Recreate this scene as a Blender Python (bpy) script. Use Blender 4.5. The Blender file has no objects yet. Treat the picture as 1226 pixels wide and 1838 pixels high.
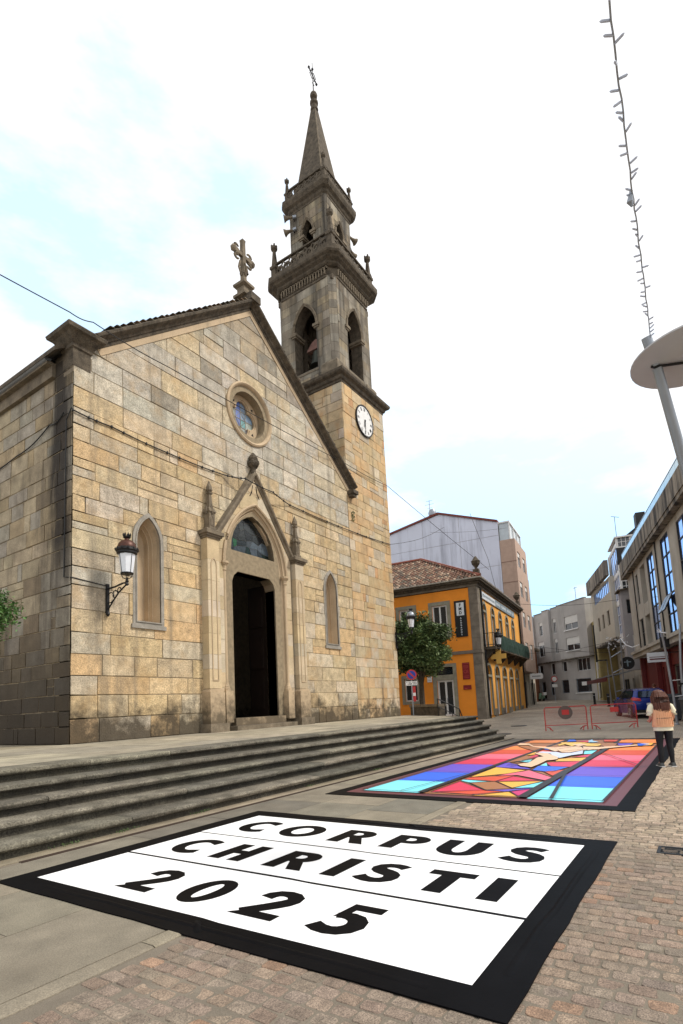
import bpy, math, random
from mathutils import Vector, Matrix

R_ = random.Random(11)
scene = bpy.context.scene
COL = scene.collection
rad = math.radians

# ------------------------------------------------------------------ camera
YAW, PITCH, ROLL = 0.98500, 0.120435, -0.048844
fw = Vector((math.sin(YAW) * math.cos(PITCH), math.cos(YAW) * math.cos(PITCH), math.sin(PITCH)))
rt = Vector((math.cos(YAW), -math.sin(YAW), 0))
up = rt.cross(fw)
cr, sr = math.cos(ROLL), math.sin(ROLL)
r2 = rt * cr + up * sr
u2 = up * cr - rt * sr
cam_data = bpy.data.cameras.new('camera')
cam = bpy.data.objects.new('camera', cam_data)
COL.objects.link(cam)
m = Matrix((r2, u2, -fw)).transposed().to_4x4()
m.translation = Vector((0, 0, 1.6))
cam.matrix_world = m
cam_data.sensor_fit = 'HORIZONTAL'
cam_data.sensor_width = 36
cam_data.lens = 36 * 982.68 / 1226
cam_data.shift_y = (1150.0 - 919.0) / 1226
cam_data.clip_start = 0.05
cam_data.clip_end = 3000
scene.camera = cam

# ------------------------------------------------------------------ light
SUN_EL, SUN_AZ = rad(48), rad(158)      # azimuth clockwise from +Y
world = bpy.data.worlds.new('World')
scene.world = world
world.use_nodes = True
nt = world.node_tree
nt.nodes.clear()
out = nt.nodes.new('ShaderNodeOutputWorld')
bg = nt.nodes.new('ShaderNodeBackground')
sky = nt.nodes.new('ShaderNodeTexSky')
sky.sky_type = 'NISHITA'
sky.sun_disc = False
sky.sun_elevation = SUN_EL
sky.sun_rotation = SUN_AZ
sky.air_density = 1.0
sky.dust_density = 1.0
sky.ozone_density = 1.0
tc = nt.nodes.new('ShaderNodeTexCoord')
mp = nt.nodes.new('ShaderNodeMapping')
mp.inputs['Scale'].default_value = (1.0, 1.0, 2.6)
mp.inputs['Location'].default_value = (0.35, 0.1, 0.0)
nz = nt.nodes.new('ShaderNodeTexNoise')
nz.inputs['Scale'].default_value = 2.4
nz.inputs['Detail'].default_value = 8
nz.inputs['Roughness'].default_value = 0.58
rp = nt.nodes.new('ShaderNodeValToRGB')
rp.color_ramp.elements[0].position = 0.28
rp.color_ramp.elements[0].color = (0.40, 0.40, 0.40, 1)
rp.color_ramp.elements[1].position = 0.42
rp.color_ramp.elements[1].color = (1, 1, 1, 1)
skym = nt.nodes.new('ShaderNodeMix')
skym.data_type = 'RGBA'
skym.blend_type = 'MULTIPLY'
skym.inputs[0].default_value = 1
SKY_GAIN = (5.2, 5.9, 5.0, 1)
gz = nt.nodes.new('ShaderNodeSeparateXYZ')
gm_ = nt.nodes.new('ShaderNodeMapRange')
gm_.interpolation_type = 'SMOOTHSTEP'
gm_.inputs[1].default_value = 0.12
gm_.inputs[2].default_value = 0.55
gmix = nt.nodes.new('ShaderNodeMix')
gmix.data_type = 'RGBA'
gmix.inputs[6].default_value = (1.25, 2.55, 3.3, 1)
gmix.inputs[7].default_value = SKY_GAIN
nt.links.new(tc.outputs['Generated'], gz.inputs[0])
nt.links.new(gz.outputs[2], gm_.inputs[0])
nt.links.new(gm_.outputs[0], gmix.inputs[0])
nt.links.new(gmix.outputs[2], skym.inputs[7])
cm = nt.nodes.new('ShaderNodeMix')
cm.data_type = 'RGBA'
CLOUD = 10.8
cm.inputs[7].default_value = (CLOUD, CLOUD, CLOUD * 1.01, 1)
L = nt.links.new
L(tc.outputs['Generated'], mp.inputs[0])
L(mp.outputs[0], nz.inputs['Vector'])
last = nz.outputs[0]
for dv, lo, amt in (((0.36, 0.70, 0.62), 0.95, 0.125), ((0.90, 0.27, 0.33), 0.93, 0.14), ((0.955, 0.24, 0.17), 0.94, 0.22)):
    vd = nt.nodes.new('ShaderNodeVectorMath')
    vd.operation = 'DOT_PRODUCT'
    vd.inputs[1].default_value = Vector(dv).normalized()
    L(tc.outputs['Generated'], vd.inputs[0])
    mr0 = nt.nodes.new('ShaderNodeMapRange')
    mr0.interpolation_type = 'SMOOTHSTEP'
    for i_, x_ in enumerate((lo, 1.0, 0.0, amt)):
        mr0.inputs[i_ + 1].default_value = x_
    L(vd.outputs['Value'], mr0.inputs[0])
    sb = nt.nodes.new('ShaderNodeMath')
    sb.operation = 'SUBTRACT'
    L(last, sb.inputs[0])
    L(mr0.outputs[0], sb.inputs[1])
    last = sb.outputs[0]
L(last, rp.inputs[0])
L(sky.outputs[0], skym.inputs[6])
L(rp.outputs[0], cm.inputs[0])
L(skym.outputs[2], cm.inputs[6])
L(cm.outputs[2], bg.inputs[0])
bg.inputs[1].default_value = 0.1
L(bg.outputs[0], out.inputs[0])

sun_d = bpy.data.lights.new('sun', 'SUN')
sun_d.energy = 2.9
sun_d.angle = rad(10)
sun_d.color = (1.0, 0.93, 0.83)
sun = bpy.data.objects.new('sun', sun_d)
COL.objects.link(sun)
sd = Vector((math.sin(SUN_AZ) * math.cos(SUN_EL), math.cos(SUN_AZ) * math.cos(SUN_EL), math.sin(SUN_EL)))
sun.rotation_euler = sd.to_track_quat('Z', 'Y').to_euler()
sun.location = sd * 60

scene.view_settings.view_transform = 'Standard'
scene.view_settings.look = 'None'
scene.view_settings.exposure = 0.12
scene.view_settings.gamma = 1.0
scene.view_settings.use_curve_mapping = False

# ------------------------------------------------------------------ helpers
WM = {}


def tagset(o, label=None, cat=None, group=None, kind=None):
    if label: o['label'] = label
    if cat: o['category'] = cat
    if group: o['group'] = group
    if kind: o['kind'] = kind
    return o


def thing(name, label, cat, loc=(0, 0, 0), rotz=0.0, group=None, kind=None):
    o = bpy.data.objects.new(name, None)
    o.empty_display_size = 0.3
    COL.objects.link(o)
    o.location = loc
    o.rotation_euler = (0, 0, rotz)
    WM[o] = Matrix.Translation(Vector(loc)) @ Matrix.Rotation(rotz, 4, 'Z')
    return tagset(o, label, cat, group, kind)


ROOT = {}


class MB:
    """collects faces; build() links them as one object"""

    def __init__(s, M=None):
        s.v, s.f, s.m, s.t = [], [], [], []
        s.M = M

    def add(s, vs, fs, mi=0, tint=None):
        b = len(s.v)
        if s.M is not None:
            s.v += [s.M @ Vector(p) for p in vs]
        else:
            s.v += [Vector(p) for p in vs]
        for f in fs:
            s.f.append([b + i for i in f])
            s.m.append(mi)
            s.t.append(tint)
        return s

    def box(s, x0, x1, y0, y1, z0, z1, mi=0, tint=None):
        vs = [(x0, y0, z0), (x1, y0, z0), (x1, y1, z0), (x0, y1, z0), (x0, y0, z1), (x1, y0, z1), (x1, y1, z1), (x0, y1, z1)]
        return s.add(vs, [(0, 3, 2, 1), (4, 5, 6, 7), (0, 1, 5, 4), (1, 2, 6, 5), (2, 3, 7, 6), (3, 0, 4, 7)], mi, tint)

    def hexa(s, a, b, mi=0, tint=None):
        """two quads a (4 pts) and b (4 pts) joined"""
        return s.add(list(a) + list(b), [(0, 3, 2, 1), (4, 5, 6, 7), (0, 1, 5, 4), (1, 2, 6, 5), (2, 3, 7, 6), (3, 0, 4, 7)], mi, tint)

    def rings(s, rs, mi=0, cap=True, closed=True, tint=None):
        n = len(rs[0])
        vs = [p for r in rs for p in r]
        fs = []
        for k in range(len(rs) - 1):
            for i in range(n if closed else n - 1):
                j = (i + 1) % n
                fs.append((k * n + i, k * n + j, (k + 1) * n + j, (k + 1) * n + i))
        if cap:
            fs.append(tuple(range(n - 1, -1, -1)))
            fs.append(tuple((len(rs) - 1) * n + i for i in range(n)))
        return s.add(vs, fs, mi, tint)

    def lathe(s, prof, cx, cy, n=12, rot=0.0, mi=0, cap=True, sx=1, sy=1):
        rs = []
        for r, z in prof:
            rs.append([(cx + sx * r * math.cos(rot + 2 * math.pi * i / n), cy + sy * r * math.sin(rot + 2 * math.pi * i / n), z) for i in range(n)])
        return s.rings(rs, mi, cap)

    def square(s, prof, cx, cy, mi=0, ch=0.0, sy=1.0):
        """stack of squares (half, z), corners chamfered by ch"""
        rs = []
        for p in prof:
            h, z = p[0], p[1]
            c = p[2] if len(p) > 2 else ch
            if c > 0:
                pts = [(-h + c, -h), (h - c, -h), (h, -h + c), (h, h - c), (h - c, h), (-h + c, h), (-h, h - c), (-h, -h + c)]
            else:
                pts = [(-h, -h), (h, -h), (h, h), (-h, h)]
            rs.append([(cx + x, cy + y * sy, z) for x, y in pts])
        return s.rings(rs, mi)

    def tube(s, pts, r, n=6, mi=0, cap=True, rads=None):
        pts = [Vector(p) for p in pts]
        rs = []
        up0 = Vector((0, 0, 1))
        for i, p in enumerate(pts):
            a = pts[max(i - 1, 0)]
            b = pts[min(i + 1, len(pts) - 1)]
            d = (b - a).normalized()
            ref = up0 if abs(d.z) < 0.95 else Vector((1, 0, 0))
            x = d.cross(ref).normalized()
            y = d.cross(x).normalized()
            rr = rads[i] if rads else r
            rs.append([p + x * rr * math.cos(2 * math.pi * k / n) + y * rr * math.sin(2 * math.pi * k / n) for k in range(n)])
        return s.rings(rs, mi, cap)

    def bar(s, a, b, w, t=None, mi=0):
        """square bar from a to b"""
        t = t or w
        a, b = Vector(a), Vector(b)
        d = (b - a).normalized()
        ref = Vector((0, 0, 1)) if abs(d.z) < 0.95 else Vector((0, 1, 0))
        x = d.cross(ref).normalized() * (w / 2)
        y = x.cross(d).normalized() * (t / 2)
        return s.hexa([a - x - y, a + x - y, a + x + y, a - x + y], [b - x - y, b + x - y, b + x + y, b - x + y], mi)

    def poly(s, pts, d0, d1, mi=0, tint=None, back=False, inset=0.0):
        """2D polygon (u,w) extruded along d: front at d0, back at d1"""
        n = len(pts)
        if inset > 0:
            cu = sum(p[0] for p in pts) / n
            cw = sum(p[1] for p in pts) / n
            fr = []
            for i in range(n):
                u, w = pts[i]
                fr.append((u + (inset if u < cu else -inset), w + (inset if w < cw else -inset)))
            e = d0 + inset * 0.9
            vs = [(u, d0, w) for u, w in fr] + [(u, e, w) for u, w in pts] + [(u, d1, w) for u, w in pts]
            fs = [tuple(range(n))]
            for i in range(n):
                j = (i + 1) % n
                fs.append((i, n + i, n + j, j))
                fs.append((n + i, 2 * n + i, 2 * n + j, n + j))
        else:
            vs = [(u, d0, w) for u, w in pts] + [(u, d1, w) for u, w in pts]
            fs = [tuple(range(n))]
            for i in range(n):
                j = (i + 1) % n
                fs.append((i, n + i, n + j, j))
        if back:
            k = len(vs) - n
            fs.append(tuple(range(len(vs) - 1, k - 1, -1)))
        return s.add(vs, fs, mi, tint)

    def frame(s, outer, inner, d0, d1, mi=0):
        """ring between two outlines with the same number of points (u,w); closed"""
        n = len(outer)
        vs = [(u, d0, w) for u, w in outer] + [(u, d0, w) for u, w in inner] + [(u, d1, w) for u, w in outer] + [(u, d1, w) for u, w in inner]
        fs = []
        for i in range(n):
            j = (i + 1) % n
            fs += [(i, j, n + j, n + i), (i, 2 * n + i, 2 * n + j, j), (n + i, n + j, 3 * n + j, 3 * n + i), (2 * n + i, 3 * n + i, 3 * n + j, 2 * n + j)]
        return s.add(vs, fs, mi)

    def bridge(s, A, da, B, db, mi=0, closed=True):
        n = len(A)
        vs = [(u, da, w) for u, w in A] + [(u, db, w) for u, w in B]
        return s.add(vs, [(i, (i + 1) % n, n + (i + 1) % n, n + i) for i in range(n if closed else n - 1)], mi)

    def build(s, name, mats, parent=None, root=None, kind=None, smooth=False, label=None, world=None, cat=None, group=None):
        """root: object whose local frame the coordinates are in (default: the parent's root);
        world=True: coordinates are world coordinates"""
        if not isinstance(mats, (list, tuple)):
            mats = [mats]
        if parent is not None and root is None:
            root = ROOT.get(parent, parent)
        W = Matrix.Identity(4) if (world or root is None) else WM[root]
        vs = [W @ v for v in s.v]
        n = max(1, len(vs))
        lo = Vector((min(v.x for v in vs), min(v.y for v in vs), min(v.z for v in vs)))
        hi = Vector((max(v.x for v in vs), max(v.y for v in vs), max(v.z for v in vs)))
        c = (lo + hi) / 2
        if parent is None:
            c.z = lo.z
        rot = (WM[root] if root is not None else Matrix.Identity(4)).to_3x3().to_4x4()
        Wo = Matrix.Translation(c) @ rot
        inv = Wo.inverted()
        me = bpy.data.meshes.new(name)
        me.from_pydata([inv @ v for v in vs], [], s.f)
        for mm in mats:
            me.materials.append(mm)
        if len(mats) > 1:
            me.polygons.foreach_set('material_index', s.m)
        if any(t is not None for t in s.t):
            at = me.attributes.new('tint', 'FLOAT_COLOR', 'CORNER')
            data = []
            for f, t in zip(s.f, s.t):
                tt = t or (0.35, 0.3, 0.22)
                for _ in f:
                    data += [tt[0], tt[1], tt[2], 1.0]
            at.data.foreach_set('color', data)
        if smooth:
            me.polygons.foreach_set('use_smooth', [True] * len(s.f))
            try:
                me.set_sharp_from_angle(angle=rad(38))
            except Exception:
                pass
        o = bpy.data.objects.new(name, me)
        COL.objects.link(o)
        WM[o] = Wo
        if parent is not None:
            o.parent = parent
            ml = WM[parent].inverted() @ Wo
            o.location = ml.to_translation()
            o.rotation_euler = ml.to_euler()
            ROOT[o] = root if root is not None else parent
        else:
            o.location = Wo.to_translation()
            o.rotation_euler = Wo.to_euler()
        return tagset(o, label, cat, group, kind)


def frame_m(origin, u, d):
    """matrix taking (u, d, w) to space: u along a wall, d into it, w up"""
    u, d = Vector(u), Vector(d)
    w = Vector((0, 0, 1))
    M = Matrix((u, d, w)).transposed().to_4x4()
    M.translation = Vector(origin)
    return M


def copy_tree(o, parent=None):
    c = o.copy()
    COL.objects.link(c)
    WM[c] = WM[o].copy()
    if parent is not None:
        c.parent = parent
    for ch in [x for x in o.children if x.name in bpy.data.objects]:
        copy_tree(ch, c)
    return c


def G(x):
    return 0.022 * max(0.0, x - 22)


# ---- 2D polygon helpers
def clip_half(poly, a, b, c):
    """keep a*x+b*y+c >= 0"""
    outp = []
    n = len(poly)
    for i in range(n):
        p, q = poly[i], poly[(i + 1) % n]
        dp = a * p[0] + b * p[1] + c
        dq = a * q[0] + b * q[1] + c
        if dp >= 0:
            outp.append(p)
        if (dp > 0 and dq < 0) or (dp < 0 and dq > 0):
            t = dp / (dp - dq)
            outp.append((p[0] + (q[0] - p[0]) * t, p[1] + (q[1] - p[1]) * t))
    return outp


def area(poly):
    return 0.5 * sum(poly[i][0] * poly[(i + 1) % len(poly)][1] - poly[(i + 1) % len(poly)][0] * poly[i][1] for i in range(len(poly)))


def edges_in(conv):
    """half planes (inside positive) of a convex polygon"""
    if area(conv) < 0:
        conv = conv[::-1]
    hs = []
    for i in range(len(conv)):
        p, q = conv[i], conv[(i + 1) % len(conv)]
        dx, dy = q[0] - p[0], q[1] - p[1]
        l = math.hypot(dx, dy)
        if l < 1e-6:
            continue
        a, b = -dy / l, dx / l
        hs.append((a, b, -(a * p[0] + b * p[1])))
    return hs


def subtract(poly, conv, hs=None):
    hs = hs or edges_in(conv)
    x0, x1 = min(p[0] for p in conv), max(p[0] for p in conv)
    y0, y1 = min(p[1] for p in conv), max(p[1] for p in conv)
    if max(p[0] for p in poly) <= x0 or min(p[0] for p in poly) >= x1 or max(p[1] for p in poly) <= y0 or min(p[1] for p in poly) >= y1:
        return [poly], False
    outp = []
    cur = poly
    for a, b, c in hs:
        o = clip_half(cur, -a, -b, -c)
        if len(o) > 2 and abs(area(o)) > 1e-5:
            outp.append(o)
        cur = clip_half(cur, a, b, c)
        if len(cur) < 3:
            break
    if len(cur) < 3 or abs(area(cur)) < 1e-5:
        return [poly], False
    return outp, True


def arch(cx, z0, zs, half, h, k=6, off=0.0):
    """pointed arch outline from bottom left over the apex to bottom right"""
    Rr = (h * h + half * half) / (2 * half)
    cl, crr = cx - half + Rr, cx + half - Rr
    ra = Rr + off
    dxm = Rr - half
    aa = math.acos(max(-1, min(1, dxm / ra)))
    pts = [(cx - half - off, z0)]
    for i in range(k + 1):
        t = aa * i / k
        pts.append((cl - ra * math.cos(t), zs + ra * math.sin(t)))
    for i in range(k - 1, -1, -1):
        t = aa * i / k
        pts.append((crr + ra * math.cos(t), zs + ra * math.sin(t)))
    pts.append((cx + half + off, z0))
    return pts


def round_arch(cx, z0, zs, half, k=6, off=0.0, rise=None):
    r = half + off
    rise = (rise if rise is not None else half) + off
    pts = [(cx - r, z0)]
    for i in range(2 * k + 1):
        t = math.pi * i / (2 * k)
        pts.append((cx - r * math.cos(t), zs + rise * math.sin(t)))
    pts.append((cx + r, z0))
    return pts


def circle(cx, cz, r, n=20):
    return [(cx + r * math.cos(2 * math.pi * i / n), cz + r * math.sin(2 * math.pi * i / n)) for i in range(n)]


def rect(u0, u1, w0, w1):
    return [(u0, w0), (u1, w0), (u1, w1), (u0, w1)]


# ------------------------------------------------------------------ materials
def make_mat(name, color=None, attr=False, rough=0.85, metal=0.0, var=0.18, vscale=2.5, speck=0.0, sscale=60, bump=0.3, bscale=30,
             stains=(), spec=0.4, streak=None, blotch=None, yband=None, trans=0.0, alpha=None, coat=0.0, emit=None):
    mt = bpy.data.materials.new(name)
    mt.use_nodes = True
    n = mt.node_tree
    N = n.nodes
    bs = N['Principled BSDF']
    lk = n.links.new
    geo = N.new('ShaderNodeNewGeometry')
    pos = geo.outputs['Position']
    if attr:
        at = N.new('ShaderNodeAttribute')
        at.attribute_name = 'tint'
        colr = at.outputs['Color']
    else:
        rgb = N.new('ShaderNodeRGB')
        rgb.outputs[0].default_value = (*color, 1)
        colr = rgb.outputs[0]

    def noise(scale, detail=4, vec=None, rough_=0.55):
        t = N.new('ShaderNodeTexNoise')
        t.inputs['Scale'].default_value = scale
        t.inputs['Detail'].default_value = detail
        t.inputs['Roughness'].default_value = rough_
        lk(vec or pos, t.inputs['Vector'])
        return t.outputs[0]

    def mrange(v, a, b, c, d):
        t = N.new('ShaderNodeMapRange')
        for i, x in enumerate((a, b, c, d)):
            t.inputs[i + 1].default_value = x
        lk(v, t.inputs[0])
        return t.outputs[0]

    def mixc(f, a, b, mode='MIX'):
        t = N.new('ShaderNodeMix')
        t.data_type = 'RGBA'
        t.blend_type = mode
        if isinstance(f, float):
            t.inputs[0].default_value = f
        else:
            lk(f, t.inputs[0])
        for v, i in ((a, 6), (b, 7)):
            if isinstance(v, tuple):
                t.inputs[i].default_value = (*v, 1)
            else:
                lk(v, t.inputs[i])
        return t.outputs[2]

    def mul(col, val):
        t = N.new('ShaderNodeVectorMath')
        t.operation = 'SCALE'
        lk(col, t.inputs[0])
        lk(val, t.inputs['Scale'])
        return t.outputs[0]

    if var > 0:
        colr = mul(colr, mrange(noise(vscale, 5), 0.25, 0.75, 1 - var, 1 + var))
    if speck > 0:
        colr = mul(colr, mrange(noise(sscale, 2, rough_=0.8), 0.3, 0.7, 1 - speck, 1 + speck))
    if blotch:
        bsc, lo, hi, bcol, bst = blotch
        colr = mixc(mrange(noise(bsc, 6, rough_=0.62), lo, hi, 0, bst), colr, bcol)
    if streak:
        sc, lo, hi, scol = streak
        mpn = N.new('ShaderNodeMapping')
        mpn.inputs['Scale'].default_value = (sc, sc, sc * 0.08)
        lk(pos, mpn.inputs[0])
        f = mrange(noise(1.0, 5, mpn.outputs[0], 0.65), lo, hi, 0, 1)
        colr = mixc(f, colr, scol)
    for st in stains:
        # (z_full, z_none, colour, noise amplitude, strength, noise scale)
        zf, zn, scol, amp, stren, ns = st
        sep = N.new('ShaderNodeSeparateXYZ')
        lk(pos, sep.inputs[0])
        nn = mrange(noise(ns, 6, rough_=0.7), 0.3, 0.7, -amp, amp)
        ad = N.new('ShaderNodeMath')
        ad.operation = 'ADD'
        lk(sep.outputs[2], ad.inputs[0])
        lk(nn, ad.inputs[1])
        f = mrange(ad.outputs[0], zf, zn, stren, 0)
        colr = mixc(f, colr, scol)
    if yband:
        yc, hwid, zlo, scol = yband
        sep = N.new('ShaderNodeSeparateXYZ')
        lk(pos, sep.inputs[0])
        def mth(op, a, b):
            t = N.new('ShaderNodeMath'); t.operation = op
            for v, i in ((a, 0), (b, 1)):
                if isinstance(v, (int, float)): t.inputs[i].default_value = v
                elif v is not None: lk(v, t.inputs[i])
            return t.outputs[0]
        mpn = N.new('ShaderNodeMapping')
        mpn.inputs['Scale'].default_value = (3, 3, .35)
        lk(pos, mpn.inputs[0])
        d = mth('ABSOLUTE', mth('SUBTRACT', sep.outputs[1], yc), None)
        d = mth('ADD', d, mrange(noise(1.0, 6, mpn.outputs[0], .7), .3, .7, -.3, .3))
        f = mrange(d, hwid * .3, hwid, .93, 0)
        f = mth('MULTIPLY', f, mrange(sep.outputs[2], zlo, zlo + 3, 0, 1))
        colr = mixc(f, colr, scol)
    lk(colr, bs.inputs['Base Color'])
    bs.inputs['Roughness'].default_value = rough
    bs.inputs['Metallic'].default_value = metal
    bs.inputs['Specular IOR Level'].default_value = spec
    if trans:
        bs.inputs['Transmission Weight'].default_value = trans
    if coat:
        bs.inputs['Coat Weight'].default_value = coat
        bs.inputs['Coat Roughness'].default_value = 0.05
    if emit:
        bs.inputs['Emission Color'].default_value = (*emit, 1)
        bs.inputs['Emission Strength'].default_value = 1
    if bump > 0:
        b = N.new('ShaderNodeBump')
        b.inputs['Strength'].default_value = bump
        b.inputs['Distance'].default_value = 0.02
        lk(noise(bscale, 5, rough_=0.65), b.inputs['Height'])
        lk(b.outputs[0], bs.inputs['Normal'])
    return mt


def hexc(h, k=1.0):
    h = h.lstrip('#')
    c = [int(h[i:i + 2], 16) / 255 for i in (0, 2, 4)]
    return tuple(k * (x / 12.92 if x <= 0.04045 else ((x + 0.055) / 1.055) ** 2.4) for x in c)


M = {}
LICHEN = (0.055, 0.05, 0.035)
M['stone'] = make_mat('church_stone', attr=True, rough=0.9, var=0.34, vscale=3.4, speck=0.42, sscale=30, bump=1.0, bscale=20, blotch=(1.3, .5, .72, (.45, .29, .125), .5),
                      stains=[(1.25, 2.15, (0.05, 0.038, 0.024), 0.7, 0.9, 1.5), (21.0, 14.5, (.11, .10, .085), 1.6, .6, .8)], streak=(1.5, 0.54, 0.8, (0.15, 0.13, 0.1)))
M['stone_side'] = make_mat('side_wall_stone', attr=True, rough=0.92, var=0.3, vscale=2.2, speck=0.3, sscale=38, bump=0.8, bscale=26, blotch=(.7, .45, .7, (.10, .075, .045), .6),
                           stains=[(1.0, 5.2, (0.045, 0.033, 0.02), 1.3, 0.82, .9)], streak=(1.6, 0.5, 0.78, (0.07, 0.055, 0.04)), yband=(15.62, .85, 4.0, (.014, .010, .008)))  # the tall low stain paints in the wall's shade along with dirt
M['jamb'] = make_mat('portal_stone', attr=True, rough=0.85, var=0.2, vscale=1.6, speck=0.2, sscale=45, bump=0.5, bscale=30,
                     stains=[(1.2, 2.4, (0.07, 0.055, 0.035), 0.8, 0.8, 2.2)], streak=(2.5, 0.66, 0.9, (0.15, 0.125, 0.09)))
M['stone_tower'] = make_mat('tower_stone', attr=True, rough=0.9, var=0.24, vscale=2.2, speck=0.28, sscale=38, bump=0.7, bscale=26, blotch=(.9, .5, .7, (.50, .26, .09), .55),
                            stains=[(1.15, 1.9, (0.05, 0.04, 0.025), 0.7, 0.85, 2.2)], streak=(1.8, 0.56, 0.8, (0.1, 0.085, 0.065)))
M['stone_belfry'] = make_mat('belfry_stone', attr=True, rough=0.92, var=0.25, vscale=2, speck=0.25, sscale=40, bump=0.8, bscale=22,
                             streak=(1.6, 0.38, 0.66, (0.05, 0.044, 0.036)))
M['mortar'] = make_mat('mortar', (0.25, 0.2, 0.13), rough=0.95, var=0.3, vscale=6, bump=0.4,
                       stains=[(1.15, 2.1, (0.04, 0.03, 0.02), 0.75, 0.9, 2.2)])
M['carved'] = make_mat('carved_stone', (0.45, 0.345, 0.225), rough=0.85, var=0.18, vscale=1.3, speck=0.16, sscale=50, bump=0.4, bscale=30,
                       stains=[(1.2, 2.4, (0.07, 0.055, 0.035), 0.8, 0.85, 2.2)], streak=(2.5, 0.58, 0.85, (0.13, 0.11, 0.08)))
M['carved_dark'] = make_mat('lichened_stone', (0.082, 0.066, 0.047), rough=0.95, var=0.6, vscale=4, speck=0.45, sscale=30, bump=0.8, bscale=20)
M['carved_mid'] = make_mat('weathered_stone', (0.16, 0.13, 0.092), rough=0.95, var=0.45, vscale=3, speck=0.3, sscale=40, bump=0.7, bscale=22)
M['granite_grey'] = make_mat('grey_granite', (0.27, 0.25, 0.215), rough=0.85, var=0.25, vscale=3, speck=0.3, sscale=60, bump=0.4)
M['step'] = make_mat('step_stone', attr=True, rough=0.92, var=0.45, vscale=3.5, speck=0.6, sscale=38, bump=1.0, bscale=16, blotch=(1.6, .48, .68, (.05, .043, .03), .65))
M['slab'] = make_mat('paving_slab', attr=True, rough=0.75, var=0.3, vscale=2.2, speck=0.34, sscale=95, bump=0.5, bscale=60, blotch=(.8, .5, .75, (.15, .125, .09), .5))
M['cobble'] = make_mat('cobble_granite', attr=True, rough=0.75, var=0.34, vscale=11, speck=0.6, sscale=110, bump=0.7, bscale=70, blotch=(.55, .48, .7, (.11, .09, .07), .45))
M['joint'] = make_mat('joint_sand', (0.17, 0.145, 0.112), rough=0.95, var=0.25, vscale=2, speck=0.2, sscale=120, bump=0.5, bscale=80)
M['dark'] = make_mat('dark_interior', (0.012, 0.010, 0.009), rough=0.95, var=0.1, bump=0)
M['iron'] = make_mat('black_iron', (0.012, 0.012, 0.013), rough=0.5, metal=0.3, var=0.1, bump=0.1)
M['copper'] = make_mat('rusty_copper_cap', (0.075, 0.028, 0.018), rough=0.4, metal=0.4, var=0.3, vscale=8, bump=0.2)
M['lampglass'] = make_mat('milky_lamp_glass', (0.72, 0.75, 0.8), rough=0.25, var=0.03, bump=0, spec=0.5)
M['black'] = make_mat('black_vinyl', (0.004, 0.004, 0.0048), rough=0.5, var=0.3, vscale=2, bump=0.15, bscale=3, spec=0.03)
M['white'] = make_mat('white_vinyl', (0.86, 0.87, 0.88), rough=0.4, var=0.015, bump=0.1, bscale=3, spec=0.4)
M['wpaint'] = make_mat('white_paint', (0.7, 0.7, 0.69), rough=0.5, var=0.06, bump=0)
M['glass'] = make_mat('window_glass', (0.02, 0.025, 0.03), rough=0.08, var=0.2, vscale=0.7, bump=0.03, bscale=2, spec=0.9)
M['glass_blue'] = make_mat('reflective_glass', (0.30, 0.45, 0.85), rough=0.06, metal=0.85, var=0.1, bump=0.04, bscale=1.5, spec=1.0)
M['steel'] = make_mat('galvanised_steel', (0.30, 0.33, 0.37), rough=0.4, metal=0.6, var=0.15, bump=0.05)
M['tile'] = make_mat('clay_roof_tile', attr=True, rough=0.9, var=0.35, vscale=6, bump=0.5, bscale=25)
M['leadglass'] = make_mat('leaded_glass', attr=True, rough=0.15, var=0.25, vscale=9, bump=0.15, bscale=10, spec=0.6)
M['wood'] = make_mat('dark_door_wood', (0.010, 0.005, 0.003), rough=0.5, var=0.3, vscale=3, bump=0.2)
M['leaf'] = make_mat('leaf_green', attr=True, rough=0.6, var=0.2, vscale=3, bump=0)
M['bark'] = make_mat('tree_bark', (0.06, 0.045, 0.03), rough=0.95, var=0.4, vscale=8, bump=0.8)
M['print'] = make_mat('printed_colour', attr=True, rough=0.45, var=0.03, bump=0.08, bscale=4, spec=0.35)
M['cable'] = make_mat('cable_black', (0.015, 0.015, 0.015), rough=0.6, var=0, bump=0)


def cc(col, j=0.1, r=R_):
    k = 1 + r.uniform(-j, j)
    return tuple(max(0.0, x * k * (1 + r.uniform(-j * .12, j * .12))) for x in col)


OCHRE = (0.47, 0.35, 0.19)
TAN = (0.46, 0.375, 0.245)
ORANGE = (0.50, 0.325, 0.155)
GREY = (0.40, 0.378, 0.325)
PALE = (0.50, 0.445, 0.35)
DGREY = (0.17, 0.15, 0.125)
BROWN = (0.2, 0.14, 0.075)


def pick(ws, blend=0.42):
    t = R_.uniform(0, sum(w for _, w in ws))
    tot = sum(w for _, w in ws)
    mean = [sum(c[i] * w for c, w in ws) / tot for i in range(3)]
    for c, w in ws:
        t -= w
        if t <= 0:
            break
    return cc(tuple(c[i] * (1 - blend) + mean[i] * blend for i in range(3)), 0.13)


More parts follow.
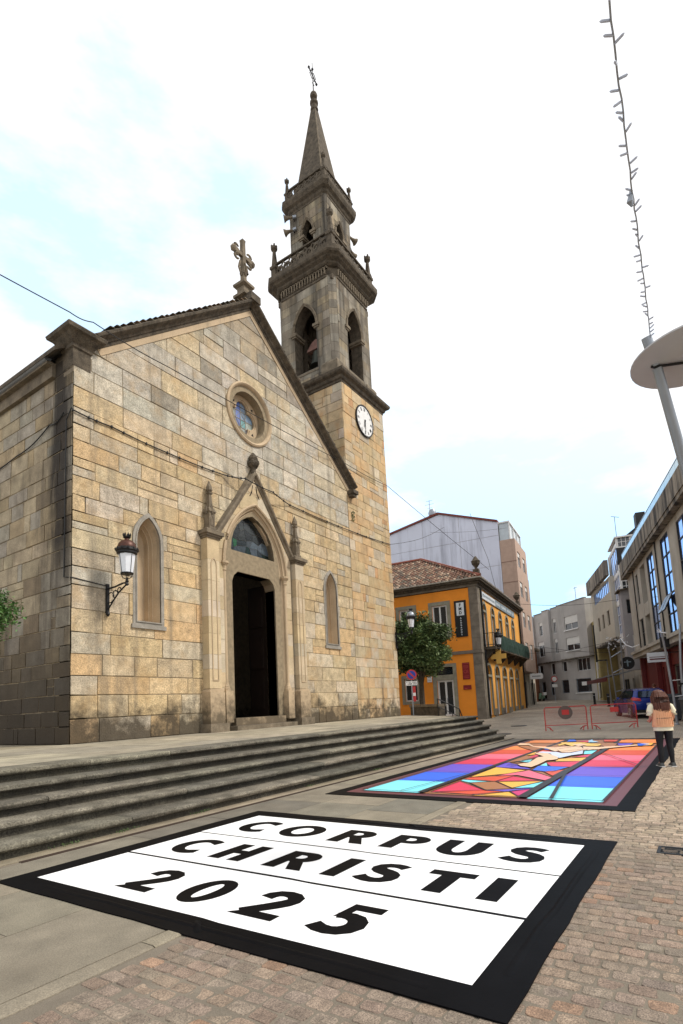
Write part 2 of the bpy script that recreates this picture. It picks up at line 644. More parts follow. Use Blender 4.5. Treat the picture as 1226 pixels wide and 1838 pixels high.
def masonry(u0, u1, w0, w1, hmin, hmax, lmin, lmax, clips=(), holes=(), colour=None, joint=0.026):
    """irregular coursed stones on a wall plane: list of (list of polys, tint, was_cut, area)"""
    res = []
    w = w0
    hs = [(h, edges_in(h)) for h in holes]
    while w < w1 - 0.05:
        h = R_.uniform(hmin, hmax)
        if w1 - (w + h) < hmin * 0.6:
            h = w1 - w
        u = u0 - R_.uniform(0, lmin * 0.5)
        first = True
        while u < u1 - 0.02:
            l = R_.uniform(lmin, lmax) if R_.random() > 0.15 else R_.uniform(lmin * 0.45, lmin)
            if first:
                u = u0
                first = False
            e = min(u + l, u1)
            if u1 - e < lmin * 0.4:
                e = u1
            cells = [(u, e, w, w + h)]
            if h > hmin * 1.2 and R_.random() < 0.1:
                mm = w + h * R_.uniform(0.4, 0.6)
                cells = [(u, e, w, mm), (u, e, mm, w + h)]
            for a, b, c, d in cells:
                j = joint / 2
                jj = lambda: R_.uniform(-0.011, 0.011)
                p = [(a + j + jj(), c + j + jj()), (b - j + jj(), c + j + jj()), (b - j + jj(), d - j + jj()), (a + j + jj(), d - j + jj())]
                cut = False
                for cl in clips:
                    q = clip_half(p, *cl)
                    if len(q) != 4 or q != p:
                        cut = True
                    p = q
                    if len(p) < 3:
                        break
                if len(p) < 3 or abs(area(p)) < 0.004:
                    continue
                ps = [p]
                for hh, he in hs:
                    nps = []
                    for q in ps:
                        if abs(area(q)) < .012:
                            continue
                        r, c2 = subtract(q, hh, he)
                        cut = cut or c2
                        nps += r
                    ps = nps
                ps = [q for q in ps if abs(area(q)) > .012]
                ar = sum(abs(area(q)) for q in ps)
                if ar < 0.004:
                    continue
                t = colour((a + b) / 2, (c + d) / 2) if colour else cc(OCHRE)
                res.append((ps, t, cut, ar))
            u = e
        w += h
    return res


def emit_stones(batches, parent, mats, limit=300, name='stone', world=True):
    """batches: (stones, matrix, eyeweight). the largest in view become parts, the rest one stuff part"""
    eye = Vector((0, 0, 1.6))
    items = []
    for bi, (stones, Mx, normal) in enumerate(batches):
        for ps, t, cut, ar in stones:
            p = ps[0]
            c = Mx @ Vector((sum(q[0] for q in p) / len(p), 0, sum(q[1] for q in p) / len(p)))
            dv = c - eye
            size = ar * abs(dv.normalized().dot(normal)) / dv.length_squared
            items.append((size, ps, t, cut, Mx, bi))
    items.sort(key=lambda x: -x[0])
    rests = {}
    for k, (sz, ps, t, cut, Mx, bi) in enumerate(items):
        if k < limit:
            mb = MB(Mx)
        else:
            mb = rests.setdefault(bi, MB(Mx))
        pr = R_.uniform(0.012, 0.034)
        for q in ps:
            mb.poly(q, -pr, 0.01, 0, t, inset=0.0 if cut or len(q) != 4 else 0.008)
        if k < limit:
            mb.build(name, mats[bi], parent, world=world)
    for bi, mb in rests.items():
        mb.build(name + 's', mats[bi], parent, world=world, kind='stuff')

# ================================================================== GROUND
mb = MB()
xs = [-60, -10, 0, 10, 22, 30, 45, 70, 110, 200, 600]
ys = [-400, -60, -20, 0, 10, 30, 60, 400]
for i in range(len(xs) - 1):
    for j in range(len(ys) - 1):
        a, b, c, d = xs[i], xs[i + 1], ys[j], ys[j + 1]
        mb.add([(a, c, G(a) - .012), (b, c, G(b) - .012), (b, d, G(b) - .012), (a, d, G(a) - .012)], [(0, 1, 2, 3)])
gm = bpy.data.materials.new('street_paving')
gm.use_nodes = True
N = gm.node_tree.nodes
lk = gm.node_tree.links.new
bs = N['Principled BSDF']
geo = N.new('ShaderNodeNewGeometry')
mpn = N.new('ShaderNodeMapping')
mpn.inputs['Rotation'].default_value = (0, 0, rad(90))
lk(geo.outputs['Position'], mpn.inputs[0])
br = N.new('ShaderNodeTexBrick')
br.inputs['Color1'].default_value = (0.37, 0.315, 0.24, 1)
br.inputs['Color2'].default_value = (0.29, 0.245, 0.19, 1)
br.inputs['Mortar'].default_value = (0.17, 0.145, 0.115, 1)
br.inputs['Scale'].default_value = 1.0
br.inputs['Mortar Size'].default_value = 0.008
br.inputs['Brick Width'].default_value = 0.16
br.inputs['Row Height'].default_value = 0.115
lk(mpn.outputs[0], br.inputs['Vector'])
nz1 = N.new('ShaderNodeTexNoise')
nz1.inputs['Scale'].default_value = 0.6
nz1.inputs['Detail'].default_value = 6
lk(geo.outputs['Position'], nz1.inputs['Vector'])
mr = N.new('ShaderNodeMapRange')
for i, x in enumerate((0.3, 0.7, 0.72, 1.25)):
    mr.inputs[i + 1].default_value = x
lk(nz1.outputs[0], mr.inputs[0])
vm = N.new('ShaderNodeVectorMath')
vm.operation = 'SCALE'
lk(br.outputs[0], vm.inputs[0])
lk(mr.outputs[0], vm.inputs['Scale'])
lk(vm.outputs[0], bs.inputs['Base Color'])
bs.inputs['Roughness'].default_value = 0.75
ground = mb.build('ground', gm, kind='structure')

# ---- paving under the square: sand bed, cobbles, slabs, kerb strip
bed = MB()
bed.add([(-4, -6, -.006), (22.4, -6, -.006), (22.4, 6.9, -.006), (-4, 6.9, -.006)], [(0, 1, 2, 3)])
pav = bed.build('cobbled_paving', M['joint'], kind='structure')


def under_carpet(x, y, m=0.15):
    return (2.84 + m < x < 6.72 - m and 1.02 + m < y < 6.2 - m) or (8.5 + m < x < 21.87 - m and 1.02 + m < y < 6.15 - m)


def cobble_tint(x, y):
    far = min(1, max(0, (x - 5.6) / 2.2))
    pink = (0.245, 0.18, 0.134)
    gry = (0.20, 0.163, 0.128)
    yel = (0.375, 0.295, 0.215)
    a = R_.random()
    c = tuple(pink[i] * a + gry[i] * (1 - a) for i in range(3))
    if R_.random() < 0.06:
        c = (0.28, 0.18, 0.12)
    kk = R_.uniform(0.78, 1.12)
    c2 = tuple(v * kk for v in yel)
    return cc(tuple(c[i] * (1 - far) + c2[i] * far for i in range(3)), 0.18)


def cobble_geo(mb, cx, cy, lx, ly, z, rot, tint):
    ca, sa = math.cos(rot), math.sin(rot)
    hx, hy = lx / 2, ly / 2
    r = 0.009 + R_.uniform(0, .010)
    base, mid, top = [], [], []
    for sx, sy in ((-1, -1), (1, -1), (1, 1), (-1, 1)):
        jx, jy = R_.uniform(-.005, .005), R_.uniform(-.005, .005)
        for (ax, ay) in (((sx * hx, sy * (hy - r)), (sx * (hx - r), sy * hy)) if sx * sy > 0 else ((sx * (hx - r), sy * hy), (sx * hx, sy * (hy - r)))):
            px, py = ax + jx, ay + jy
            base.append((cx + px * ca - py * sa, cy + px * sa + py * ca, z - .03))
            mid.append((cx + px * ca - py * sa, cy + px * sa + py * ca, z - .006))
            qx, qy = px * 0.93, py * 0.95
            top.append((cx + qx * ca - qy * sa, cy + qx * sa + qy * ca, z + R_.uniform(-.0015, .0015)))
    # corner order: make it go round
    order = [1, 0, 3, 2, 5, 4, 7, 6]
    order = list(range(8))
    n = 8
    vs = [mid[i] for i in order] + [top[i] for i in order] + [base[i] for i in order]
    fs = [tuple(range(8, 16))]
    for i in range(n):
        j = (i + 1) % n
        fs.append((i, j, 8 + j, 8 + i))
        fs.append((16 + i, 16 + j, j, i))
    mb.add(vs, fs, 0, tint)


rows = []
x = 0.9
row = 0
while x < 22.3:
    px_ = 0.112 if x > 6.2 else 0.118
    pitch = 0.155 if x > 6.2 else 0.16
    y = -5.6 + (row % 2) * pitch / 2 + R_.uniform(-.015, .015)
    ymax = 3.36
    while y < ymax:
        ly = pitch * R_.uniform(0.92, 1.04)
        cx_, cy_ = x + R_.uniform(-.006, .006), y + ly / 2
        if not under_carpet(cx_, cy_) and cy_ + ly / 2 < 3.40:
            rows.append((cx_, cy_, px_ - R_.uniform(.010, .018), ly - R_.uniform(.009, .016)))
        y += ly
    x += px_
    row += 1
# the 300 nearest in view become separate stones
fwd2 = Vector((fw.x, fw.y)).normalized()


def vis(c):
    d = Vector((c[0], c[1]))
    dep = d.dot(fwd2)
    lat = d.x * rt.x + d.y * rt.y
    if dep < 1.9 or abs(lat) > dep * 0.68:
        return 1e9
    return dep


rows.sort(key=vis)
variants = []
rest = MB()
for k, (cx_, cy_, lx, ly) in enumerate(rows):
    t = cobble_tint(cx_, cy_)
    if k < 298 and vis((cx_, cy_)) < 1e8:
        if len(variants) < 40:
            mb = MB()
            cobble_geo(mb, 0, 0, 0.097, 0.14, 0, 0, t)
            o = mb.build('cobble', M['cobble'], pav, world=True)
            variants.append(o)
        else:
            o = R_.choice(variants).copy()
            COL.objects.link(o)
            o.parent = pav
        c0 = WM[pav].to_translation()
        zo = variants[0].location.z
        o.location = (cx_ - c0.x, cy_ - c0.y, variants[k].location.z + R_.uniform(-.003, .002) if k < 40 else zo + R_.uniform(-.003, .002))
        o.rotation_euler = (R_.uniform(-.02, .02), R_.uniform(-.02, .02), R_.uniform(-.05, .05) + (math.pi if R_.random() < .5 else 0))
        o.scale = (lx / 0.097, ly / 0.14, 1)
    else:
        cobble_geo(rest, cx_, cy_, lx, ly, R_.uniform(-.002, .002), R_.uniform(-.05, .05), t)
rest.build('cobbles', M['cobble'], pav, world=True, kind='stuff')

# large slabs along the steps
slabs = thing('slab_paving', None, None, (5, 5, 0), kind='structure')
y0s = [3.58, 4.62, 5.70, 6.76]
for r in range(3):
    x = -3 + R_.uniform(0, 1)
    while x < 23.5:
        l = R_.uniform(1.3, 2.2)
        if not (3.2 < x and x + l < 6.4 and r > 3):
            g = 0.006
            t = cc(R_.choice([(0.20, 0.175, 0.13), (0.175, 0.157, 0.12), (0.225, 0.195, 0.145), (0.15, 0.137, 0.11)]), .1)
            mb = MB()
            mb.hexa([(x + g, y0s[r] + g, -.05), (x + l - g, y0s[r] + g, -.05), (x + l - g, y0s[r + 1] - g, -.05), (x + g, y0s[r + 1] - g, -.05)],
                    [(x + g, y0s[r] + g, -.001), (x + l - g, y0s[r] + g, R_.uniform(-.003, 0)), (x + l - g, y0s[r + 1] - g, -.001), (x + g, y0s[r + 1] - g, R_.uniform(-.003, 0))], 0, t)
            mb.build('paving_slab', M['slab'], slabs, world=True)
        x += l
x = -3
while x < 23.5:       # kerb strip between slabs and cobbles
    l = R_.uniform(0.9, 1.3)
    mb = MB()
    t = cc((0.22, 0.19, 0.14), .1)
    g = .005
    mb.rings([[(xx, 3.40, -.05), (xx, 3.405, 0.0), (xx, 3.43, .008), (xx, 3.55, .008), (xx, 3.573, 0.0), (xx, 3.575, -.05)] for xx in (x + g, x + l - g)], 0, True, True, t)
    mb.build('kerb_stone', M['slab'], slabs, world=True)
    x += l
x = -3.0
while x < 23.0:       # strip beside the drain slot, up to the bottom step
    l = R_.uniform(1.2, 1.8)
    mb = MB()
    mb.box(x + .004, x + l - .004, 6.86, 7.35, -.05, .004, 0, cc((0.25, 0.21, 0.15), .12))
    mb.build('edge_slab', M['slab'], slabs, world=True)
    x += l
mb = MB()
mb.box(3.35, 22.8, 6.785, 6.803, -.05, .006)
mb.box(3.35, 22.8, 6.832, 6.85, -.05, .006)
mb.build('drain_edging', make_mat('rusty_edging', (0.045, 0.028, 0.02), rough=0.7, bump=0.2), slabs, world=True)
mb = MB()
mb.box(3.3, 22.8, 6.806, 6.829, -.05, -.02)
mb.build('drain_slot', M['dark'], slabs, world=True)

# ================================================================== STEPS AND TERRACE
PZ = 0.93
terr = thing('church_terrace', None, None, (15, 11, 0), kind='structure')
RS = PZ / 5
noses = [7.02, 7.42, 7.83, 8.22, 8.62]
ends = [22.25, 22.6, 22.95, 23.25, 23.6]


def step_piece(x0, x1, yn, z0, z1, yb, tint, end=False):
    """one step stone: riser set back under a rounded nosing"""
    mb = MB()
    n = 5
    prof = [(yb, z0), (yn + .095, z0), (yn + .092, z1 - .09), (yn + .03, z1 - .082), (yn + .004, z1 - .055), (yn, z1 - .03), (yn + .012, z1 - .008), (yn + .035, z1), (yb, z1)]
    K = max(2, int((x1 - x0) / 0.35))
    rs = []
    for k in range(K + 1):
        xx = x0 + (x1 - x0) * k / K
        j = [R_.uniform(-.006, .006) for _ in prof]
        if k in (0, K):
            j = [a + .004 for a in j]
        rs.append([(xx, p[0] + (j[i] if 2 < i < 8 else 0), p[1] + (j[i] * .6 if 3 < i < 8 else 0)) for i, p in enumerate(prof)])
    mb.rings(rs, 0, True, True, tint)
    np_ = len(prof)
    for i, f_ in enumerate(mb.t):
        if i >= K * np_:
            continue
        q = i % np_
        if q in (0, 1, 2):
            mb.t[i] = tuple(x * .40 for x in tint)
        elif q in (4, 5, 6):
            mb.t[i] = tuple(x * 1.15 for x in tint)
    return mb


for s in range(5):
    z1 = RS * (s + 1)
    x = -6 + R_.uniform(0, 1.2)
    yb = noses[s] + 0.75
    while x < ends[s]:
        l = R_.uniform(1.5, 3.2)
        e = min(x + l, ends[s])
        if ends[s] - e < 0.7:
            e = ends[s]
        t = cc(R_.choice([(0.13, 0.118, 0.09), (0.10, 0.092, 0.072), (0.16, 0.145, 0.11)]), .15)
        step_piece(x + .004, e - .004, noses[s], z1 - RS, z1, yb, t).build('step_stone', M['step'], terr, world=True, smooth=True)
        x = e
    # return of the step at its right end, running back
    y = yb
    xe = ends[s]
    t = cc((0.13, 0.115, 0.085), .15)
    mb = MB()
    mb.rings([[(xe - .6, yy, z1 - RS), (xe - .06, yy, z1 - RS), (xe - .058, yy, z1 - .085), (xe - .004, yy, z1 - .055), (xe, yy, z1 - .03), (xe - .035, yy, z1), (xe - .6, yy, z1)] for yy in (yb + .004, yb + 3.2)], 0, True, True, t)
    mb.build('step_stone', M['step'], terr, world=True)
# terrace core and slabs
mb = MB()
core = [(-14, 9.2), (23.0, 9.2), (23.2, 11.6), (26.75, 11.5), (29.0, 14.4), (29.0, 40), (-14, 40)]
mb.rings([[(px, py, -0.1) for px, py in core], [(px, py, PZ - .012) for px, py in core]])
mb.build('terrace_core', M['mortar'], terr, world=True)
for r, (ya, yb) in enumerate([(9.37, 10.6), (10.6, 12.0), (12.0, 13.5), (13.5, 15.2)]):
    x = -8 + R_.uniform(0, 1)
    while x < 28.5:
        l = R_.uniform(1.2, 2.2)
        lim = 23.1 if yb < 11.6 else 23.2 + (yb - 11.6) * 1.4 + 1.5
        e = min(x + l, max(lim, x + .3))
        if x > lim:
            break
        mb = MB()
        mb.box(x + .005, e - .005, ya + .005, yb - .005, PZ - .05, PZ - R_.uniform(0, .004), 0, cc(R_.choice([(0.31, 0.275, 0.205), (0.26, 0.232, 0.178), (0.35, 0.31, 0.23)]), .12))
        mb.build('terrace_slab', M['slab'], terr, world=True)
        x += l
for ya, yb in ((15.2, 17.5), (17.5, 20), (20, 23)):
    x = -8
    while x < 8.4:
        l = R_.uniform(1.6, 2.6)
        e = min(x + l, 8.45)
        mb = MB()
        mb.box(x + .005, e - .005, ya + .005, yb - .005, PZ - .05, PZ - R_.uniform(0, .004), 0, cc((0.31, 0.26, 0.18), .15))
        mb.build('terrace_slab', M['slab'], terr, world=True)
        x += l
# parapet at the far edge of the terrace
par = thing('stone_parapet', 'low dark mossy stone wall at the far end of the terrace, below the round tree', 'wall', (27.7, 13.1, 0))
a, b = Vector((26.75, 11.65, 0)), Vector((28.75, 14.35, 0))
nrm = Vector((-(b - a).y, (b - a).x, 0)).normalized() * 0.17
for k in range(3):
    p, q = a + (b - a) * (k / 3 + .002), a + (b - a) * ((k + 1) / 3 - .002)
    mb = MB()
    mb.hexa([p - nrm + Vector((0, 0, .3)), q - nrm + Vector((0, 0, .3)), q + nrm + Vector((0, 0, .3)), p + nrm + Vector((0, 0, .3))],
            [p - nrm + Vector((0, 0, 1.38)), q - nrm + Vector((0, 0, 1.38)), q + nrm + Vector((0, 0, 1.38)), p + nrm + Vector((0, 0, 1.38))])
    mb.build('stone', M['carved_dark'], par, world=True)
    mb = MB()
    w = nrm * 1.35
    mb.hexa([p - w + Vector((0, 0, 1.384)), q - w + Vector((0, 0, 1.384)), q + w + Vector((0, 0, 1.384)), p + w + Vector((0, 0, 1.384))],
            [p - w + Vector((0, 0, 1.52)), q - w + Vector((0, 0, 1.52)), q + w + Vector((0, 0, 1.52)), p + w + Vector((0, 0, 1.52))])
    mb.build('coping_stone', M['carved_mid'], par, world=True)
# handrail at the end of the parapet
hr = thing('stair_handrail', 'thin black iron handrail beside the stone parapet at the terrace corner', 'handrail', (26.6, 11.3, PZ))
d = Vector((0.75, -0.6, 0))
o0 = Vector((25.95, 11.55, 0))
for k in range(4):
    p = o0 + d * (k * .42)
    mb = MB()
    zb = PZ - 0.0 - k * .19 if k else PZ
    mb.tube([p + Vector((0, 0, max(0.08, zb - .1))), p + Vector((0, 0, zb + .85))], .022, 6)
    mb.build('post', M['iron'], hr, world=True)
mb = MB()
mb.tube([o0 + Vector((0, 0, PZ + .85)), o0 + d * 1.26 + Vector((0, 0, PZ + .28)), o0 + d * 1.4 + Vector((0, 0, PZ - .1))], .028, 6)
mb.tube([o0 + Vector((0, 0, PZ + .45)), o0 + d * 1.26 + Vector((0, 0, PZ - .12))], .02, 6)
mb.build('rail', M['iron'], hr, world=True)

# ================================================================== CHURCH
church = thing('church', 'gabled granite church with pointed portal, rose window and open dark door above the steps', 'church', (16.3, 15.0, PZ))
WF = frame_m((0, 15.0, 0), (1, 0, 0), (0, 1, 0))         # facade: u = world x
XL, XR = 8.62, 23.82
APX, APZ = 16.55, 19.15
rakeL = (12.95 - 0.0, 8.62)      # z at x=8.62
sL = (APZ - 12.75) / (APX - XL)
sR = (APZ - 13.35) / (23.95 - APX)
clL = (sL, -1.0, 12.75 - sL * XL)
clR = (-sR, -1.0, APZ + sR * APX)

PC = 16.38
door_out = [(PC - 1.27, 1.36), (PC + 1.27, 1.36), (PC + 1.27, 6.68), (PC + 1.17, 6.93), (PC + .95, 7.12), (PC - .95, 7.12), (PC - 1.17, 6.93), (PC - 1.27, 6.68)]
portal_rect = rect(PC - 2.85, PC + 2.85, PZ, 8.0)
portal_tri = [(PC - 2.45, 8.0), (PC + 2.45, 8.0), (PC, 11.75)]
winL = arch(11.25, 4.62, 7.35, 0.47, 0.85)
winR = arch(21.82, 4.62, 7.35, 0.47, 0.85)
ROS = (16.36, 14.09)
rose = circle(ROS[0], ROS[1], 1.30, 24)


def facade_col(u, w):
    if w > 11.0:
        if w > 11.0 and (w > 12 or u > 14):
            return pick([(GREY, 6), (PALE, 2), (TAN, 2), (OCHRE, 1.2), (DGREY, .4 + max(0, (w - 15) * .35))])
        return pick([(GREY, 3), (OCHRE, 2), (TAN, 2), (ORANGE, 1)])
    if w > 6.5:
        return pick([(OCHRE, 5), (TAN, 4), (GREY, 1.6), (ORANGE, 1.2), (PALE, 1.2)])
    if w > 4.6 and u < 10.5:
        return pick([(GREY, 5), (PALE, 2), (TAN, 2)])
    return pick([(OCHRE, 5), (TAN, 4), (PALE, 2), (ORANGE, 1.6), (GREY, .8)])


holes = [portal_rect, portal_tri, [(u, w) for u, w in arch(11.25, 4.5, 7.35, 0.6, 1.0)], [(u, w) for u, w in arch(21.82, 4.5, 7.35, 0.6, 1.0)], circle(ROS[0], ROS[1], 1.36, 24)]
fst = masonry(XL, XR, PZ, 6.6, .56, .76, .8, 2.1, (clL, clR), holes, facade_col)
fst += masonry(XL, XR, 6.6, 11.0, .44, .62, .6, 1.7, (clL, clR), holes, facade_col)
fst += masonry(XL, XR, 11.0, 19.2, .62, .86, 1.0, 2.4, (clL, clR), holes, facade_col)


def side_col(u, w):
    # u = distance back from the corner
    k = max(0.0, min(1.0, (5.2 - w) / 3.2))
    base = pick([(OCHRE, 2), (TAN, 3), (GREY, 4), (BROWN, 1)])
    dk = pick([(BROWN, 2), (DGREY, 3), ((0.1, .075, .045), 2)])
    return tuple((base[i] * (1 - k) + dk[i] * .33 * k) * 0.8 for i in range(3))  # shade of this wall painted into the stone tints, mixed with dirt below


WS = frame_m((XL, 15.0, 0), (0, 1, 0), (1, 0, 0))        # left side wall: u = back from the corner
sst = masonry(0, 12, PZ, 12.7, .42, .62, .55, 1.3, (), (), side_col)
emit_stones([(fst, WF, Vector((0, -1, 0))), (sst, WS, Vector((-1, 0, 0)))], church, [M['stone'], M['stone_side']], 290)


def backing(mb, outline, holes, d0, d1):
    ps = [outline]
    for h in holes:
        he = edges_in(h)
        nps = []
        for q in ps:
            r, _ = subtract(q, h, he)
            nps += r
        ps = nps
    for q in ps:
        mb.poly(q, d0, d1, back=True)


mb = MB(WF)
outline = [(XL, PZ - .2), (XR, PZ - .2), (XR, 13.3), (APX, APZ), (XL, 12.7)]
backing(mb, outline, [door_out, arch(PC, 7.95, 8.0, 1.28, 1.62), winL, winR, circle(ROS[0], ROS[1], 0.98, 24)], 0.0, 0.55)
mb.build('front_wall', M['mortar'], church, world=True)
mb = MB(WS)
mb.poly(rect(0.0, 26, PZ - .2, 12.7), 0.0, 0.5, back=True)
mb.build('side_wall', M['mortar'], church, world=True)
mb = MB()
mb.box(23.2, 23.8, 15.56, 41, .7, 12.7)
mb.box(XL + .5, 23.2, 40.4, 41, .7, 12.7)
mb.build('rear_wall', M['mortar'], church, world=True)
mb = MB()
mb.box(XL + .5, 23.2, 15.56, 40.4, 1.25, 1.355)
mb.build('nave_floor', M['dark'], church, world=True)

# corner pier with strips and its moulded cap
mb = MB()
mb.square([(0.285, 12.3), (0.285, 12.86), (0.33, 12.9), (0.33, 13.0), (0.38, 13.06), (0.52, 13.24), (0.62, 13.3), (0.65, 13.4), (0.58, 13.48), (0.1, 13.66)], 8.87, 15.25)
mb.build('pier_cap', M['carved_dark'], church, world=True)
mb = MB()
mb.box(XL - .018, 9.2, 14.978, 15.5, 12.1, 12.80)
mb.build('pier_block', M['carved_mid'], church, world=True)
mb = MB()
mb.box(XL - .016, 9.15, 15.502, 16.0, 12.1, 12.88)
mb.build('pier_block', M['carved_dark'], church, world=True)


# raking cornice, as coping stones
def rake(p0, p1, n, side):
    p0, p1 = Vector(p0), Vector(p1)
    d = (p1 - p0)
    L_ = d.length
    d.normalize()
    nn = Vector((-d.z, 0, d.x)) if side < 0 else Vector((d.z, 0, -d.x))
    if nn.z < 0:
        nn = -nn
    prof = [(-.05, -.26), (-.09, -.26), (-.09, -.17), (-.14, -.16), (-.17, -.09), (-.30, -.04), (-.38, 0.0), (-.40, .07), (-.28, .12), (.5, .15), (.5, -.26)]
    for k in range(n):
        a_, b_ = p0 + d * (L_ * k / n + .004), p0 + d * (L_ * (k + 1) / n - .004)
        jj = R_.uniform(-.012, .012)
        mb = MB()
        mb.rings([[q + nn * (w + (jj if w > 0 else 0)) + Vector((0, 15.0 + y, 0)) for y, w in prof] for q in (a_, b_)])
        mb.build('coping_stone', M['carved_dark'], church, world=True)
    # pale lower fillet
    mb = MB()
    prof2 = [(-.055, -.46), (-.06, -.265), (.1, -.265), (.1, -.46)]
    mb.rings([[q + nn * w + Vector((0, 15.0 + y, 0)) for y, w in prof2] for q in (p0, p1)])
    mb.build('raking_band', M['carved'], church, world=True)


rake((9.2, 0, 12.75 + sL * (9.2 - XL) + .2), (APX, 0, APZ + .2), 11, -1)
rake((APX, 0, APZ + .2), (24.3, 0, APZ + .2 - sR * (24.3 - APX)), 13, 1)
mb = MB()
mb.box(APX - .3, APX + .3, 14.56, 15.5, APZ + .12, APZ + .46)
mb.build('apex_stone', M['carved_dark'], church, world=True)
mb = MB()
mb.box(23.84, 24.34, 14.58, 14.98, 12.88, 13.08)
mb.box(23.9, 24.25, 14.66, 14.975, 12.74, 12.878)
mb.build('kneeler_stone', M['carved_dark'], church, world=True)

# gable cross: shaft with trefoil scrolls
cx, cy, cz = APX - .12, 15.15, APZ + .42
mb = MB()
mb.square([(.34, cz), (.34, cz + .12), (.21, cz + .2), (.21, cz + .48), (.33, cz + .54), (.34, cz + .64), (.10, cz + .84)], cx, cy)
mb.build('cross_pedestal', M['carved_mid'], church, world=True)
mb = MB()
mb.square([(.10, cz + .8), (.085, cz + 2.7), (.10, cz + 2.85)], cx, cy)
mb.box(cx - .55, cx + .55, cy - .07, cy + .07, cz + 2.0, cz + 2.16)
for s in (-1, 1):      # scroll leaves curling off the arms
    for t in (-1, 1):
        pts = []
        for k in range(9):
            a = k / 8 * 3.6
            r = .30 - .02 * k
            pts.append((cx + s * (.32 + r * math.sin(a) * .8), cy, cz + 2.08 + t * (.08 + r * (1 - math.cos(a)) * .75)))
        mb.tube(pts, .1, 6, rads=[.085 - .006 * k for k in range(9)])
    mb.tube([(cx + s * .12, cy, cz + 1.1), (cx + s * .28, cy, cz + 1.4), (cx + s * .18, cy, cz + 1.75)], .05, 6)
    mb.tube([(cx, cy + s * .1, cz + 1.1), (cx + s * .08, cy + s * .24, cz + 1.4), (cx, cy + s * .1, cz + 1.75)], .05, 6)
    mb.lathe([(.03, cz + 1.92), (.11, cz + 2.0), (.13, cz + 2.12), (.04, cz + 2.26)], cx + s * .6, cy, 7)
mb.build('gable_cross', M['carved_mid'], church, world=True, smooth=True)

# roof behind the gable, tiles along the verge
mb = MB()
ridge = 18.85
for (xa, za, xb, zb) in ((8.2, 12.72, APX, ridge), (24.0, 12.9, APX, ridge)):
    xs_ = (xa, xb)
    mb.hexa([(xa, 15.3, za), (xb, 15.3, zb), (xb, 41, zb), (xa, 41, za)], [(xa, 15.3, za + .14), (xb, 15.3, zb + .14), (xb, 41, zb + .14), (xa, 41, za + .14)])
mb.build('roof', M['carved_dark'], church, world=True)
tl = MB()
for side, (xa, za, xb, zb) in ((-1, (9.6, 13.92, 16.2, 19.24)), (1, (16.9, 19.24, 24.1, 13.6))):
    n = 26
    for k in range(n):
        t = (k + .5) / n
        x_, z_ = xa + (xb - xa) * t, za + (zb - za) * t
        tl.M = None
        r = .035
        jz = R_.uniform(-.02, .01)
        hh = [[(x_ + math.cos(a) * .13, yy, z_ + jz + math.sin(a) * r + (0.02 if yy > 15 else 0)) for a in (0, .8, 1.57, 2.34, 3.14)] for yy in (14.66 + R_.uniform(-.03, .05), 15.4)]
        tl.rings(hh, 0, True, True, cc(R_.choice([(0.10, .07, .045), (.16, .11, .07), (.07, .06, .04), (.2, .15, .1)]), .2))
tl.build('verge_tiles', M['tile'], church, world=True, kind='stuff')
# eaves gutter on the left side
mb = MB()
for a0, a1 in ((8.1, 8.1),):
    ring = lambda y: [(8.33 + math.cos(a) * .13, y, 12.82 + math.sin(a) * .13) for a in [math.pi + i * math.pi / 6 for i in range(7)]]
    mb.rings([ring(15.95), ring(28), ], 0, True, True)
mb.build('gutter', M['steel'], church, world=True)
mb = MB(WS)
mb.poly(rect(0.95, 14, 12.25, 12.62), -.14, 0.0)
mb.poly(rect(0.95, 14, 12.62, 12.72), -.3, 0.0)
mb.build('eaves_band', M['carved_mid'], church, world=True)
# lancet niches
for cxw in (11.25, 21.82):
    o_ = arch(cxw, 4.52, 7.35, .60, 1.0)
    mid = arch(cxw, 4.66, 7.35, .46, .84)
    inn = arch(cxw, 4.74, 7.30, .30, .62)
    mb = MB(WF)
    mb.frame(o_, [(u, w) for u, w in mid], -.045, .02)
    mb.frame(arch(cxw, 4.62, 7.35, .50, .88), mid, -.075, -.02)
    mb.build('window_frame', M['granite_grey'] if cxw < 15 else M['granite_grey'], church, world=True)
    mb = MB(WF)
    mb.bridge(mid, .0, inn, .62, closed=True)
    mb.poly(inn, .62, .7)
    mb.build('window_niche', M['carved'], church, world=True)
    mb = MB(WF)
    mb.tube([(u, .30, w) for u, w in arch(cxw, 4.68, 7.33, .40, .75)], .035, 5)
    mb.tube([(u, .45, w) for u, w in arch(cxw, 4.68, 7.33, .35, .68)], .03, 5)
    mb.build('niche_moulding', M['carved'], church, world=True, smooth=True)
    mb = MB(WF)
    mb.poly(rect(cxw - .66, cxw + .66, 4.42, 4.55), -.08, .3)
    mb.build('window_sill', M['granite_grey'], church, world=True)

# rose window
rc = ROS
mb = MB(WF)
n = 32


def c_ring(r, d):
    return [(rc[0] + r * math.cos(2 * math.pi * i / n), d, rc[1] + r * math.sin(2 * math.pi * i / n)) for i in range(n)]


mb.rings([c_ring(1.36, .02), c_ring(1.36, -.09), c_ring(1.30, -.13), c_ring(1.24, -.10), c_ring(1.20, -.02), c_ring(1.19, .04), c_ring(1.14, .0), c_ring(1.10, .05), c_ring(.97, .42), c_ring(.95, .5)], cap=False)
mb.build('rose_surround', M['carved'], church, world=True, smooth=True)
nq = 48


